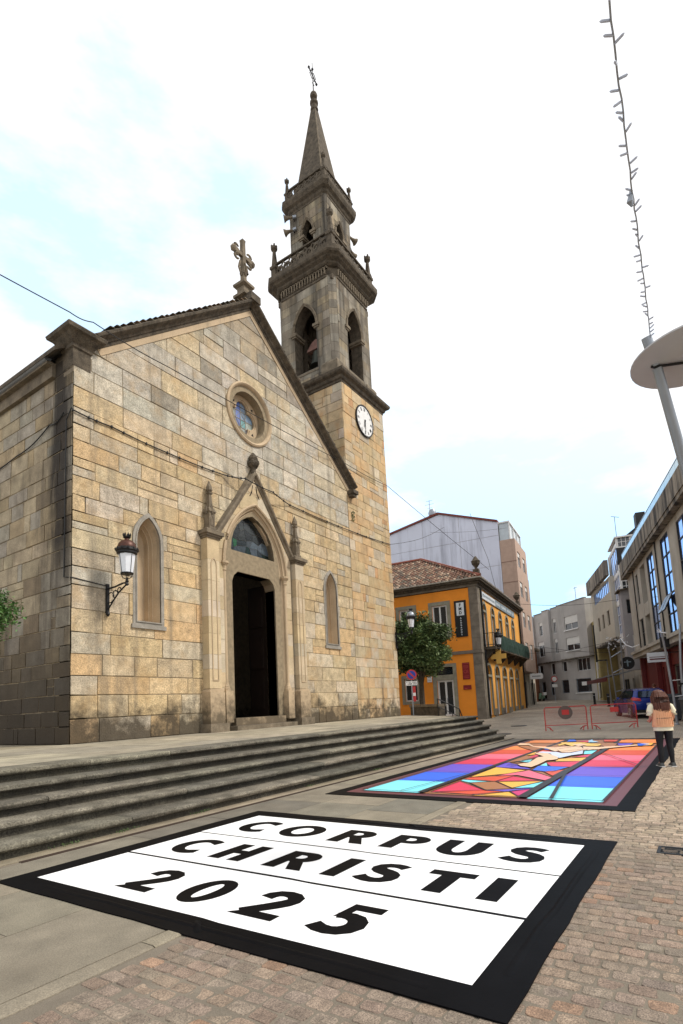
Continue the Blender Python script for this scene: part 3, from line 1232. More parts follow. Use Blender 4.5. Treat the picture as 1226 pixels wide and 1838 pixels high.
def quat(r0, dist, k=1.0):
    o = []
    for i in range(nq):
        th = 2 * math.pi * i / nq + math.pi / 4 * 0
        best = 0
        for q in range(4):
            ph = q * math.pi / 2
            cxq, czq = dist * math.cos(ph), dist * math.sin(ph)
            b = cxq * math.cos(th) + czq * math.sin(th)
            disc = b * b - (dist * dist - r0 * r0)
            if disc >= 0:
                best = max(best, b + math.sqrt(disc))
        o.append((rc[0] + best * k * math.cos(th), rc[1] + best * k * math.sin(th)))
    return o


mb = MB(WF)
mb.frame(circle(rc[0], rc[1], .96, nq), quat(.40, .40), .36, .50)
mb.frame(quat(.40, .40, 1.0), quat(.35, .40, 1.0), .40, .49)
mb.build('rose_tracery', M['carved'], church, world=True)
mb = MB(WF)
for q in range(4):
    a = math.pi / 4 + q * math.pi / 2
    c0 = (rc[0] + .80 * math.cos(a), rc[1] + .80 * math.sin(a))
    tri = [(c0[0] + .09 * math.cos(a + k * 2.094), c0[1] + .09 * math.sin(a + k * 2.094)) for k in range(3)]
    mb.poly(tri, .355, .37)
mb.build('tracery_hole', M['dark'], church, world=True)
pal = [(0.10, .16, .42), (.20, .28, .38), (.26, .33, .34), (.16, .22, .5), (.3, .33, .3), (.14, .3, .3)]
qb = quat(.40, .40)
for i, (a, b) in enumerate([(-.75, -.3), (-.3, .0), (.0, .3), (.3, .75)]):
    for j, (c, d) in enumerate([(-.78, -.35), (-.35, .0), (.0, .35), (.35, .78)]):
        mb = MB(WF)
        mb.poly(rect(rc[0] + a + .008, rc[0] + b - .008, rc[1] + c + .008, rc[1] + d - .008), .52, .53, 0, cc(R_.choice(pal), .2))
        mb.build('glass_pane', M['leadglass'], church, world=True)
mb = MB(WF)
mb.poly(circle(rc[0], rc[1], .97, 24), .535, .56)
for k in (-.3, 0, .3):
    mb.poly(rect(rc[0] + k - .012, rc[0] + k + .012, rc[1] - .8, rc[1] + .8), .50, .52)
    mb.poly(rect(rc[0] - .8, rc[0] + .8, rc[1] + k * 1.17 - .012, rc[1] + k * 1.17 + .012), .503, .52)
dm = [(rc[0], rc[1] - .33), (rc[0] + .3, rc[1]), (rc[0], rc[1] + .33), (rc[0] - .3, rc[1])]
mb.frame([(u + (u - rc[0]) * .06, w + (w - rc[1]) * .06) for u, w in dm], dm, .49, .505)
mb.build('window_lead', M['granite_grey'], church, world=True)

# ---------------------------------------------------------------- portal
# two piers with recessed panel, base and cap
pcol = lambda: pick([(PALE, 3), (TAN, 2), (OCHRE, 2)], .5)
for s in (-1, 1):
    pc = PC + s * 2.56
    h = .29
    z_ = 2.47
    while z_ < 7.98:
        e = min(8.0, z_ + R_.uniform(.5, .85))
        if 8.0 - e < .3:
            e = 8.0
        mb = MB(WF)
        mb.poly(rect(pc - h, pc + h, z_ + .004, e - .004), -.36 + R_.uniform(-.003, .003), 0.0, 0, pcol())
        mb.build('pier_stone', M['jamb'], church, world=True)
        z_ = e
    mb = MB(WF)
    mb.frame(arch(pc, 2.75, 7.0, .15, .3), arch(pc, 2.79, 7.0, .11, .24), -.385, -.355)
    mb.build('panel_moulding', M['carved'], church, world=True)
    mb = MB(WF)
    mb.poly(rect(pc - .35, pc + .35, PZ + .30, 2.36), -.44, 0.0)
    mb.poly([(pc - .35, 2.362), (pc + .35, 2.362), (pc + .29, 2.46), (pc - .29, 2.46)], -.40, 0.0)
    mb.build('pier_base', M['carved'], church, world=True)
    mb = MB(WF)
    mb.poly(rect(pc - .45, pc + .45, PZ - .02, PZ + .30), -.54, 0.0)
    mb.build('plinth_stone', M['carved_mid'], church, world=True)
    mb = MB(WF)
    for (e, a, b) in ((.04, 8.0, 8.07), (.09, 8.07, 8.14), (.15, 8.14, 8.28)):
        mb.poly(rect(pc - h - e, pc + h + e, a, b), -.36 - e, 0.0)
    mb.hexa([(pc - .43, -.5, 8.281), (pc + .43, -.5, 8.281), (pc + .43, 0, 8.281), (pc - .43, 0, 8.281)], [(pc - .25, -.34, 8.38), (pc + .25, -.34, 8.38), (pc + .25, 0, 8.38), (pc - .25, 0, 8.38)])
    mb.build('pier_capital', M['carved_mid'], church, world=True)
    # pinnacle: gabled stage, spirelet, bud
    mb = MB(WF)
    mb.square([(.17, 8.37), (.17, 8.45), (.135, 8.47), (.135, 9.0), (.18, 9.04), (.15, 9.16), (.09, 9.22), (.055, 9.72), (.10, 9.78), (.07, 9.82)], pc, -.2)
    mb.lathe([(.06, 9.82), (.125, 9.9), (.115, 10.02), (.02, 10.27)], pc, -.2, 8)
    for k in range(4):
        a = k * math.pi / 2
        u, d = pc + .16 * math.cos(a), -.2 + .16 * math.sin(a)
        mb.lathe([(.03, 8.95), (.05, 9.06), (.015, 9.24)], u, d, 5)
    for dd, sx in ((-.35, 1),):
        mb.poly([(pc - .16, 9.0), (pc + .16, 9.0), (pc, 9.32)], dd, dd + .03)
        mb.frame(arch(pc, 8.5, 8.75, .08, .16), arch(pc, 8.53, 8.75, .05, .11), dd, dd + .02)
    mb.build('pinnacle', M['carved_mid'], church, world=True)

# gable front between the piers, with the big pointed arch cut out
AR = dict(cx=PC, z0=PZ + .3, zs=7.3, half=1.82, h=2.72)
hole = arch(AR['cx'], AR['z0'], AR['zs'], AR['half'], AR['h'])
mb = MB(WF)
front = [(PC - 2.2, PZ + .3), (PC + 2.2, PZ + .3), (PC + 2.2, 8.2), (PC, 11.45), (PC - 2.2, 8.2)]
backing(mb, front, [hole], -.125, .0)
mb.build('portal_front', M['mortar'], church, world=True)


def dress(region, holes_, dep, hmin, hmax, nm):
    st = masonry(min(p[0] for p in region), max(p[0] for p in region), min(p[1] for p in region), max(p[1] for p in region), hmin, hmax, .5, 1.1,
                 edges_in(region), holes_, lambda u, w: pcol(), .01)
    for ps, t, cut, ar in st:
        for q in ps:
            if abs(area(q)) > .003:
                mb = MB(WF)
                mb.poly(q, dep - R_.uniform(.012, .017), dep + .02, 0, t)
                mb.build(nm, M['jamb'], church, world=True)


dress(front, [hole], -.125, .5, .75, 'gable_stone')
# raking mouldings of the portal gable
for s in (-1, 1):
    a_, b_ = Vector((PC + s * 2.38, 0, 8.1)), Vector((PC, 0, 11.42))
    d = (b_ - a_).normalized()
    nn = Vector((d.z * s, 0, -d.x * s)) if (d.z * s * s) > 0 else Vector((0, 0, 1))
    nn = Vector((d.z, 0, -d.x)) * s
    prof = [(-.14, -.15), (-.18, -.14), (-.20, -.06), (-.28, -.03), (-.30, .03), (-.26, .09), (0, .12), (0, -.15)]
    mb = MB()
    mb.rings([[q + nn * w + Vector((0, 15.0 + y, 0)) for y, w in prof] for q in (a_, b_)])
    mb.build('gable_moulding', M['carved_mid'], church, world=True)
mb = MB()
mb.lathe([(.11, 11.3), (.12, 11.45), (.09, 11.55), (.11, 11.66), (.2, 11.75), (.25, 11.86), (.16, 11.98), (.2, 12.08), (.17, 12.18), (.05, 12.33)], PC - .03, 14.84, 8)
for k in range(5):
    a = k * 1.257
    mb.lathe([(.03, 11.72), (.09, 11.82), (.08, 11.93), (.02, 12.0)], PC - .03 + .19 * math.cos(a), 14.84 + .19 * math.sin(a), 6)
mb.build('portal_finial', M['carved_dark'], church, world=True)
# archivolts and reveal
mb = MB(WF)
A0 = arch(AR['cx'], AR['z0'], AR['zs'], AR['half'], AR['h'], k=9)
A1 = arch(AR['cx'], AR['z0'], AR['zs'], AR['half'], AR['h'], k=9, off=-.30)
mb.bridge(A0, -.14, A1, .16, closed=False)
mb.bridge(A1, .16, A1, .30, closed=False)
mb.build('arch_reveal', M['carved'], church, world=True)
mb = MB(WF)
for off, d, r in ((.05, -.17, .06), (-.06, -.08, .05), (-.19, .04, .055)):
    A = arch(AR['cx'], 7.2, AR['zs'], AR['half'], AR['h'], k=12, off=off)
    mb.tube([(u, d, w) for u, w in A], r, 6)
mb.build('archivolt', M['carved'], church, world=True, smooth=True)
# tympanum wall with door opening and pointed window
mb = MB(WF)
inner = arch(AR['cx'], PZ + .3, AR['zs'], AR['half'], AR['h'], k=9, off=-.28)
tymp = arch(PC, 7.95, 8.0, 1.28, 1.62)
backing(mb, inner, [door_out, tymp], .08, .5)
mb.build('tympanum', M['mortar'], church, world=True)
dress(inner, [door_out, tymp], .082, .55, .8, 'jamb_stone')
mb = MB(WF)
mb.bridge(door_out, .07, door_out, .552)
mb.build('door_reveal', M['carved'], church, world=True)
mb = MB(WF)
mb.frame(arch(PC, 7.88, 7.98, 1.36, 1.74), tymp, .02, .12)
mb.build('tympanum_moulding', M['carved'], church, world=True)
# stained glass behind
GX = [[PC - 1.3 + (i + (R_.uniform(-.3, .3) if 0 < i < 7 else 0)) * 2.6 / 7 for i in range(8)] for _ in range(6)]
GZ = [[7.93 + (j + (R_.uniform(-.28, .28) if 0 < j < 5 else 0)) * .36 for j in range(6)] for _ in range(8)]
for i in range(7):
    for j in range(5):
        mb = MB(WF)
        base = R_.choice([(0.02, .026, .026), (.03, .036, .036), (.014, .018, .02)]) if j > 1 else R_.choice([(.025, .034, .04), (.02, .08, .04), (.04, .05, .06), (.07, .09, .11), (.015, .03, .03)])
        mb.poly([(GX[j][i] + .008, GZ[i][j] + .008), (GX[j][i + 1] - .008, GZ[i + 1][j] + .008), (GX[j + 1][i + 1] - .008, GZ[i + 1][j + 1] - .008), (GX[j + 1][i] + .008, GZ[i][j + 1] - .008)], .30, .31, 0, cc(base, .3))
        mb.build('glass_pane', M['leadglass'], church, world=True)
mb = MB(WF)
mb.poly(rect(PC - 1.3, PC + 1.3, 7.9, 9.7), .32, .34)
mb.build('window_back', M['granite_grey'], church, world=True)
# columns in the angle, capitals and bases
for s in (-1, 1):
    u = PC + s * 1.80
    mb = MB(WF)
    mb.lathe([(.075, 2.72), (.075, 6.98)], u, -.10, 10)
    mb.build('column', M['carved'], church, world=True, smooth=True)
    mb = MB(WF)
    mb.lathe([(.08, 6.98), (.11, 7.0), (.09, 7.04), (.11, 7.16), (.17, 7.24), (.19, 7.26), (.19, 7.34)], u, -.10, 10)
    mb.build('capital', M['carved'], church, world=True)
    mb = MB(WF)
    mb.lathe([(.15, 2.4), (.15, 2.5), (.12, 2.52), (.12, 2.58), (.1, 2.62), (.08, 2.72)], u, -.10, 10)
    mb.poly(rect(u - .19, u + .19, PZ + .3, 2.4), -.27, .1)
    mb.build('column_base', M['carved'], church, world=True)
# door leaves standing open inside, sill and threshold steps
for s in (-1, 1):
    mb = MB()
    x_ = PC + s * 1.305
    mb.box(x_ - .03, x_ + .03, 15.56, 16.6, 1.36, 7.0)
    dr = mb.build('door', M['wood'], church, world=True)
    for zz in (1.7, 3.4, 5.2):
        mb = MB()
        mb.box(x_ - s * .065 - .02, x_ - s * .065 + .02, 15.75, 16.5, zz, zz + 1.3)
        mb.build('door_panel', M['wood'], dr, root=church, world=True)
mb = MB()
mb.box(PC - 1.45, PC + 1.45, 14.78, 15.6, PZ + .17, 1.372)
mb.build('door_sill', M['carved'], church, world=True)
mb = MB()
mb.box(PC - 1.75, PC + 1.75, 14.42, 14.98, PZ - .01, PZ + .165)
mb.build('door_step', M['carved_mid'], church, world=True)
# little gas of a niche cut in the gable field
mb = MB(WF)
for s in (-1, 1):
    mb.tube([(PC + s * .1, -.15, 10.9), (PC + s * .16, -.15, 10.6), (PC + s * .28, -.15, 10.4)], .02, 5)
mb.build('carved_line', M['dark'], church, world=True)
# ledge moulding on the facade for the cable
mb = MB(WF)

# ================================================================== BELL TOWER
tower = thing('bell_tower', 'tall square stone bell tower with pierced parapets, pinnacles and a pointed spire', 'tower', (26.1, 17.3, PZ))
TX, TY = 26.1, 17.3


def tower_col(u, w):
    if w < 6:
        return pick([(OCHRE, 4), (PALE, 5), (TAN, 3), (ORANGE, 3), ((.52, .42, .31), 2)])
    return pick([(OCHRE, 5), (ORANGE, 4), (TAN, 3), (PALE, 2), (GREY, .7), ((0.47, .22, .09), .5)])


def tower_left_col(u, w):
    return cc(pick([(TAN, 3), (OCHRE, 2), (ORANGE, 1.5), (GREY, 2)]), .1)


tf = masonry(23.84, 28.4, PZ, 19.35, .42, .62, .45, 1.15, (), (), tower_col, .014)
TL = frame_m((23.84, 15.0, 0), (0, 1, 0), (1, 0, 0))
ts = masonry(0, 4.6, 12.8, 19.35, .42, .62, .45, 1.15, (), (), tower_left_col, .016)
emit_stones([(tf, WF, Vector((0, -1, 0))), (ts, TL, Vector((-1, 0, 0)))], tower, [M['stone_tower'], M['stone_tower']], 285)
mb = MB()
mb.box(23.85, 28.4, 15.006, 19.6, PZ - .2, 19.34)
mb.build('tower_shaft', M['mortar'], tower, world=True)
mb = MB()
mb.square([(2.30, 19.34), (2.33, 19.36), (2.34, 19.46), (2.42, 19.52), (2.46, 19.66), (2.60, 19.74), (2.66, 19.82), (2.68, 19.95), (2.55, 20.0), (2.2, 20.12)], TX, TY)
mb.build('tower_cornice', M['carved_dark'], tower, world=True)

UX, UY = 26.08, 17.40


def stage(prefix, hw, ch, z0, z1, half, sill, spring, apex, mat, thick, stone_h):
    """square storey with chamfered corners and a pointed opening in each side"""
    for k in range(4):
        a = k * math.pi / 2
        ud = Vector((math.cos(a), math.sin(a), 0))
        dd = Vector((-math.sin(a), math.cos(a), 0))
        org = Vector((UX, UY, 0)) - dd * hw
        F = frame_m(org, ud, dd)
        mb = MB(F)
        s = hw - ch
        op = arch(0, sill, spring, half, apex - spring)
        backing(mb, rect(-s, s, z0, z1), [op], 0, thick)
        mb.build(prefix + '_wall', M['carved_dark'], tower, world=True)
        st = masonry(-s, s, z0, z1, stone_h * .8, stone_h * 1.2, .5, 1.1, (), [arch(0, sill, spring, half, apex - spring)],
                     lambda u, w: tuple(x * .8 for x in pick([(TAN, 3), (DGREY, 3), (GREY, 3), (BROWN, 1.5), (OCHRE, 1)], .62)), .012)
        mb = MB(F)
        for ps, t, cut, ar in st:
            pr = R_.uniform(.012, .022)
            for q in ps:
                mb.poly(q, -pr, .005, 0, t)
        if k in (0, 3):
            n = 0
            for ps, t, cut, ar in st:
                m2 = MB(F)
                pr = R_.uniform(.012, .022)
                for q in ps:
                    m2.poly(q, -pr, .005, 0, t)
                m2.build(prefix + '_block', mat, tower, world=True)
        else:
            mb.build(prefix + '_blocks', mat, tower, world=True)
        # hood moulding and imposts
        mb = MB(F)
        for off, d in ((.10, -.05), (.02, -.03)):
            A = arch(0, spring - .05, spring, half, apex - spring, k=8, off=off)
            mb.tube([(u, d, w) for u, w in A], .05, 5)
        mb.build('hood_moulding', M['carved_mid'], tower, world=True)
        for sx in (-1, 1):
            mb = MB(F)
            mb.poly(rect(sx * (half + .02) - .22, sx * (half + .02) + .22, spring - .16, spring), -.12, thick + .02, back=True)
            mb.poly(rect(sx * (half + .02) - .16, sx * (half + .02) + .16, spring - .26, spring - .162), -.07, thick + .02, back=True)
            mb.build('impost', M['carved_mid'], tower, world=True)
        # chamfer pier
        if ch > 0:
            c0 = Vector((UX, UY, 0)) + ud * (hw - ch) - dd * hw
            c1 = Vector((UX, UY, 0)) + ud * hw - dd * (hw - ch)
            cd = (c1 - c0).normalized()
            inn = Vector((-cd.y, cd.x, 0))
            F2 = frame_m(c0, cd, inn)
            mb = MB(F2)
            L_ = (c1 - c0).length
            w = z0
            kk = 0
            while w < z1 - .1:
                h = stone_h * R_.uniform(.8, 1.2)
                e = min(z1, w + h)
                mb.poly(rect(.003, L_ - .003, w + .006, e - .006), -R_.uniform(.01, .02), .15, 0, tuple(x * .8 for x in pick([(TAN, 2), (DGREY, 3), (GREY, 3)], .6)))
                w = e
            mb.poly(rect(0, L_, z0, z1), .005, .3, 0, DGREY, back=True)
            mb.build('corner_stones', mat, tower, world=True, kind='stuff')


def balustrade(hw, z0, z1, n, ch=0.0):
    for k in range(4):
        a = k * math.pi / 2
        ud = Vector((math.cos(a), math.sin(a), 0))
        dd = Vector((-math.sin(a), math.cos(a), 0))
        F = frame_m(Vector((UX, UY, 0)) - dd * hw, ud, dd)
        mb = MB(F)
        s = hw - .16
        mb.poly(rect(-s, s, z0, z0 + .09), -.07, .07, back=True)
        mb.poly(rect(-s, s, z1 - .09, z1), -.08, .08, back=True)
        p = 2 * s / n
        h = z1 - z0 - .18
        for i in range(n):
            c = -s + p * (i + .5)
            zc = z0 + .09 + h / 2
            mb.bar((c - p / 2, 0, z0 + .09), (c + p / 2, 0, z1 - .09), .05, .08)
            mb.bar((c - p / 2, 0.004, z1 - .09), (c + p / 2, 0.004, z0 + .09), .05, .08)
            mb.frame(circle(c, zc, h * .30, 10), circle(c, zc, h * .17, 10), -.05, .05)
        mb.build('pierced_parapet', M['carved_dark'], tower, world=True)


def pinnacle(x, y, z, h, w):
    mb = MB()
    mb.square([(w, z), (w, z + h * .30), (w * 1.35, z + h * .32), (w * 1.35, z + h * .38), (w * .8, z + h * .42), (w * .42, z + h * .80), (w * .5, z + h * .81)], x, y)
    mb.lathe([(w * .5, z + h * .81), (w * 1.2, z + h * .86), (w * 1.25, z + h * .93), (w * .9, z + h * .95)], x, y, 8)
    for k in range(4):
        a = k * math.pi / 2 + .785
        mb.lathe([(w * .25, z + h * .93), (w * .38, z + h * .96), (w * .1, z + h)], x + w * .9 * math.cos(a), y + w * .9 * math.sin(a), 5)
        a = k * math.pi / 2
        mb.lathe([(w * .2, z + h * .3), (w * .5, z + h * .37), (w * .1, z + h * .46)], x + w * 1.1 * math.cos(a), y + w * 1.1 * math.sin(a), 5)
    mb.build('pinnacle', M['carved_dark'], tower, world=True)


stage('belfry', 2.08, .34, 20.0, 26.2, .80, 20.95, 23.62, 25.1, M['stone_belfry'], .75, .5)
# plain base course of the belfry
for sx, sy in ((-1, -1), (1, -1), (1, 1), (-1, 1)):
    mb = MB()
    mb.square([(.55, 20.0), (.55, 20.85), (.47, 21.0)], UX + sx * 1.62, UY + sy * 1.62)
    mb.build('corner_block', M['carved_mid'], tower, world=True)
for k in range(4):
    a = k * math.pi / 2
    ud = Vector((math.cos(a), math.sin(a), 0))
    dd = Vector((-math.sin(a), math.cos(a), 0))
    F = frame_m(Vector((UX, UY, 0)) - dd * 2.02, ud, dd)
    mb = MB(F)
    for i in range(3):
        c = -.54 + .54 * i
        mb.frame(circle(c, 20.5, .24, 10), circle(c, 20.5, .13, 10), -.05, .05)
    mb.poly(rect(-.85, .85, 20.78, 20.9), -.1, .2, back=True)
    mb.build('opening_parapet', M['carved_mid'], tower, world=True)
# dark core floor and ceiling
mb = MB()
mb.box(UX - 2.0, UX + 2.0, UY - 2.0, UY + 2.0, 26.0, 26.3)
mb.build('belfry_ceiling', M['carved_dark'], tower, world=True)
# entablature: band, corbel table, cornice
mb = MB()
mb.square([(2.10, 26.1), (2.15, 26.14), (2.15, 26.22), (2.10, 26.26), (2.10, 26.8), (2.20, 26.82), (2.28, 26.9), (2.30, 27.0), (2.46, 27.1), (2.50, 27.16), (2.62, 27.24), (2.66, 27.34), (2.66, 27.62), (2.5, 27.7), (2.1, 27.74)], UX, UY, ch=.5)
mb.build('belfry_cornice', M['carved_dark'], tower, world=True)
for k in range(4):
    a = k * math.pi / 2
    ud = Vector((math.cos(a), math.sin(a), 0))
    dd = Vector((-math.sin(a), math.cos(a), 0))
    F = frame_m(Vector((UX, UY, 0)) - dd * 2.105, ud, dd)
    mb = MB(F)
    for i in range(17):
        c = -1.6 + i * .2
        mb.poly([(c - .03, 26.3), (c + .03, 26.3), (c + .045, 26.62), (c - .045, 26.62)], -.09, 0)
        mb.frame(round_arch(c + .1, 26.58, 26.66, .1, 3), round_arch(c + .1, 26.58, 26.66, .055, 3), -.085, 0)
    mb.build('corbel_table', M['carved_mid'], tower, world=True)
balustrade(2.12, 27.7, 28.85, 7)
for sx, sy in ((-1, -1), (1, -1), (1, 1), (-1, 1)):
    pinnacle(UX + sx * 2.1, UY + sy * 2.1, 27.7, 2.55, .17)
stage('upper_stage', 1.40, .12, 27.7, 32.4, .42, 29.0, 30.35, 31.3, M['stone_belfry'], .4, .5)
mb = MB()
mb.square([(1.42, 32.2), (1.45, 32.24), (1.45, 32.34), (1.52, 32.42), (1.56, 32.55), (1.7, 32.65), (1.76, 32.78), (1.80, 32.88), (1.80, 33.1), (1.68, 33.2), (1.3, 33.26)], UX, UY, ch=.25)
mb.build('upper_cornice', M['carved_dark'], tower, world=True)
balustrade(1.5, 33.22, 33.98, 6)
for sx, sy in ((-1, -1), (1, -1), (1, 1), (-1, 1)):
    pinnacle(UX + sx * 1.42, UY + sy * 1.42, 33.22, 1.75, .12)
# spire
mb = MB()
mb.square([(1.16, 33.2, .14), (1.11, 33.6, .13), (.17, 40.3, .03)], UX, UY)
mb.build('spire', M['carved_dark'], tower, world=True)
for k in range(4):
    a = k * math.pi / 2 + math.pi / 4
    mb = MB()
    pts = []
    for z_, h_ in ((33.6, 1.48), (40.25, .22)):
        pts.append((UX + h_ * math.cos(a), UY + h_ * math.sin(a), z_))
    mb.tube(pts, .04, 5)
    mb.build('spire_rib', M['carved_mid'], tower, world=True)
mb = MB()
mb.lathe([(.17, 40.25), (.26, 40.32), (.26, 40.42), (.19, 40.5), (.19, 40.72), (.27, 40.8), (.27, 40.95), (.12, 41.08), (.10, 41.2), (.22, 41.3), (.25, 41.45), (.2, 41.6), (.06, 41.7)], UX, UY, 12)
mb.build('spire_finial', M['carved_dark'], tower, world=True, smooth=True)
mb = MB()
mb.tube([(UX, UY, 41.65), (UX, UY, 43.95)], .035, 6, rads=[.045, .02])
mb.tube([(UX - .55, UY - .1, 42.95), (UX + .55, UY + .1, 42.95)], .04, 6)
for p in ((UX - .55, UY - .1, 42.95), (UX + .55, UY + .1, 42.95), (UX, UY, 43.45)):
    mb.lathe([(.02, p[2] - .12), (.09, p[2]), (.02, p[2] + .12)], p[0], p[1], 6)
for s in (-1, 1):
    for t in (-1, 1):
        mb.tube([(UX + s * .08, UY, 42.95 + t * .3), (UX + s * .22, UY, 42.95 + t * .2), (UX + s * .34, UY, 42.95 + t * .06)], .025, 5)
mb.tube([(UX - .12, UY, 42.3), (UX, UY, 42.4), (UX + .12, UY, 42.3)], .025, 5)
mb.build('iron_cross', M['iron'], tower, world=True)

# timber frame inside the belfry, added to fill its openings with dark
for k, (x0, y0) in enumerate(((-.95, -.95), (.95, -.95), (.95, .95), (-.95, .95), (.35, .6), (-.2, 1.0))):
    mb = MB()
    mb.box(UX + x0 - .13, UX + x0 + .13, UY + y0 - .13, UY + y0 + .13, 20.1, 26.0)
    mb.build('bell_frame_post', M['bark'], tower, world=True)
for z in (22.7, 24.2):
    for y0 in (-.95, .95):
        mb = MB()
        mb.box(UX - 1.2, UX + 1.2, UY + y0 - .10, UY + y0 + .10, z, z + .26)
        mb.build('bell_frame_beam', M['bark'], tower, world=True)
mb = MB()
mb.box(UX - .1, UX + 1.0, UY + .35, UY + 1.15, 20.1, 25.9)
mb.build('belfry_fill', M['carved_dark'], tower, world=True)  # box added so the belfry openings read dark instead of showing sky
# bell with its yoke
bell = thing('church_bell', 'bronze bell hanging in the left opening of the belfry', 'bell', (25.0, 17.3, 21.6))
mb = MB()
mb.lathe([(.50, 21.75), (.46, 21.85), (.36, 22.1), (.30, 22.4), (.27, 22.65), (.12, 22.78), (.05, 22.8)], 25.0, 17.3, 16)
mb.build('bell_body', make_mat('bronze', (0.05, .055, .045), rough=.5, metal=.7, var=.3, bump=.1), bell, world=True, smooth=True)
mb = MB()
mb.poly([(16.62, 22.85), (17.98, 22.85), (17.9, 23.0), (17.55, 23.35), (17.3, 23.45), (17.05, 23.35), (16.7, 23.0)], 0, .3, back=True)
for v in mb.v:
    v[:] = (24.85 + v.y, v.x, v.z)
mb.build('yoke', make_mat('yoke_wood', (0.20, .11, .09), rough=.8, var=.3), bell, world=True)
mb = MB()
mb.tube([(25.0, 17.3, 22.6), (25.0, 17.35, 21.7)], .03, 6)
mb.lathe([(.02, 21.6), (.07, 21.68), (.02, 21.78)], 25.0, 17.36, 8)
mb.build('clapper', M['steel'], bell, world=True)

# clock
ck = thing('tower_clock', 'round white clock with black hands on the front of the tower', 'clock', (26.03, 14.97, 17.93))
CX, CZ = 26.03, 17.93
mb = MB(WF)
mb.poly(circle(CX, CZ, .88, 32), -.09, .0)
mb.build('dial', M['wpaint'], ck, world=True)
mb = MB(WF)
mb.frame(circle(CX, CZ, .94, 32), circle(CX, CZ, .87, 32), -.12, 0)
mb.build('rim', M['iron'], ck, world=True)
NUM = ['XII', 'I', 'II', 'III', 'IIII', 'V', 'VI', 'VII', 'VIII', 'IX', 'X', 'XI']
mb = MB(WF)
for i, s in enumerate(NUM):
    a = math.pi / 2 - i * math.pi / 6
    rx = (math.cos(a), math.sin(a))
    tx = (math.sin(a), -math.cos(a))
    wd = {'I': .045, 'V': .09, 'X': .09}
    tot = sum(wd[c] for c in s)
    p = -tot / 2
    r0, r1 = .60, .79
    def pt(t, r): return (CX + rx[0] * r + tx[0] * t, -.095, CZ + rx[1] * r + tx[1] * t)
    for c in s:
        q = p + wd[c] / 2
        if c == 'I': mb.bar(pt(q, r0), pt(q, r1), .02, .008)
        if c == 'V':
            mb.bar(pt(q - .03, r1), pt(q, r0), .02, .008); mb.bar(pt(q + .03, r1), pt(q, r0), .012, .008)
        if c == 'X':
            mb.bar(pt(q - .03, r1), pt(q + .03, r0), .02, .008); mb.bar(pt(q + .03, r1), pt(q - .03, r0), .012, .008)
        p += wd[c]
mb.build('numerals', M['iron'], ck, world=True)
for nm, ang, l, w in (('hour_hand', math.pi / 2 - rad(195), .42, .06), ('minute_hand', math.pi / 2 - rad(178), .66, .04)):
    mb = MB(WF)
    a = ang
    mb.hexa([(CX - .08 * math.cos(a) - w * math.sin(a), -.13, CZ - .08 * math.sin(a) + w * math.cos(a)), (CX - .08 * math.cos(a) + w * math.sin(a), -.13, CZ - .08 * math.sin(a) - w * math.cos(a)),
             (CX - .08 * math.cos(a) + w * math.sin(a), -.11, CZ - .08 * math.sin(a) - w * math.cos(a)), (CX - .08 * math.cos(a) - w * math.sin(a), -.11, CZ - .08 * math.sin(a) + w * math.cos(a))],
            [(CX + l * math.cos(a) - .01, -.13, CZ + l * math.sin(a)), (CX + l * math.cos(a) + .01, -.13, CZ + l * math.sin(a)), (CX + l * math.cos(a) + .01, -.11, CZ + l * math.sin(a)), (CX + l * math.cos(a) - .01, -.11, CZ + l * math.sin(a))])
    mb.build(nm, M['iron'], ck, world=True)


# loudspeakers on the upper stage
def horn(x, y, z, dx, dy, label):
    o = thing('horn_loudspeaker', label, 'loudspeaker', (x, y, z), 0, 'grey horn loudspeakers on the bell tower')
    d = Vector((dx, dy, -.12)).normalized()
    p = Vector((x, y, z))
    mb = MB()
    mb.tube([p, p + d * .18, p + d * .4, p + d * .55], .1, 12, rads=[.07, .08, .14, .24], cap=True)
    mb.build('horn', M['carved_mid'], o, world=True, smooth=True)
    mb = MB()
    mb.tube([p - d * .22, p], .1, 8)
    mb.build('driver', M['steel'], o, world=True)
    mb = MB()
    mb.bar(p, Vector((UX + (1.4 if x > UX else -1.4) if abs(x - UX) > 1.3 else x, UY - 1.4 if y < UY - 1.3 else y, z - .1)), .04)
    mb.build('bracket', M['iron'], o, world=True)


horn(UX - 1.65, UY + .9, 31.8, -.5, .8, 'upper grey horn loudspeaker at the left side of the upper tower stage')
horn(UX - 1.6, UY + .95, 31.0, -.3, .9, 'lower grey horn loudspeaker at the left side of the upper tower stage')
horn(UX + 1.55, UY - 1.2, 31.7, .8, -.2, 'upper grey horn loudspeaker at the right side of the upper tower stage')
horn(UX + 1.6, UY - 1.2, 30.8, .8, .1, 'lower grey horn loudspeaker at the right side of the upper tower stage')

# ================================================================== GROUND CLOTHS
CZ0 = 0.010


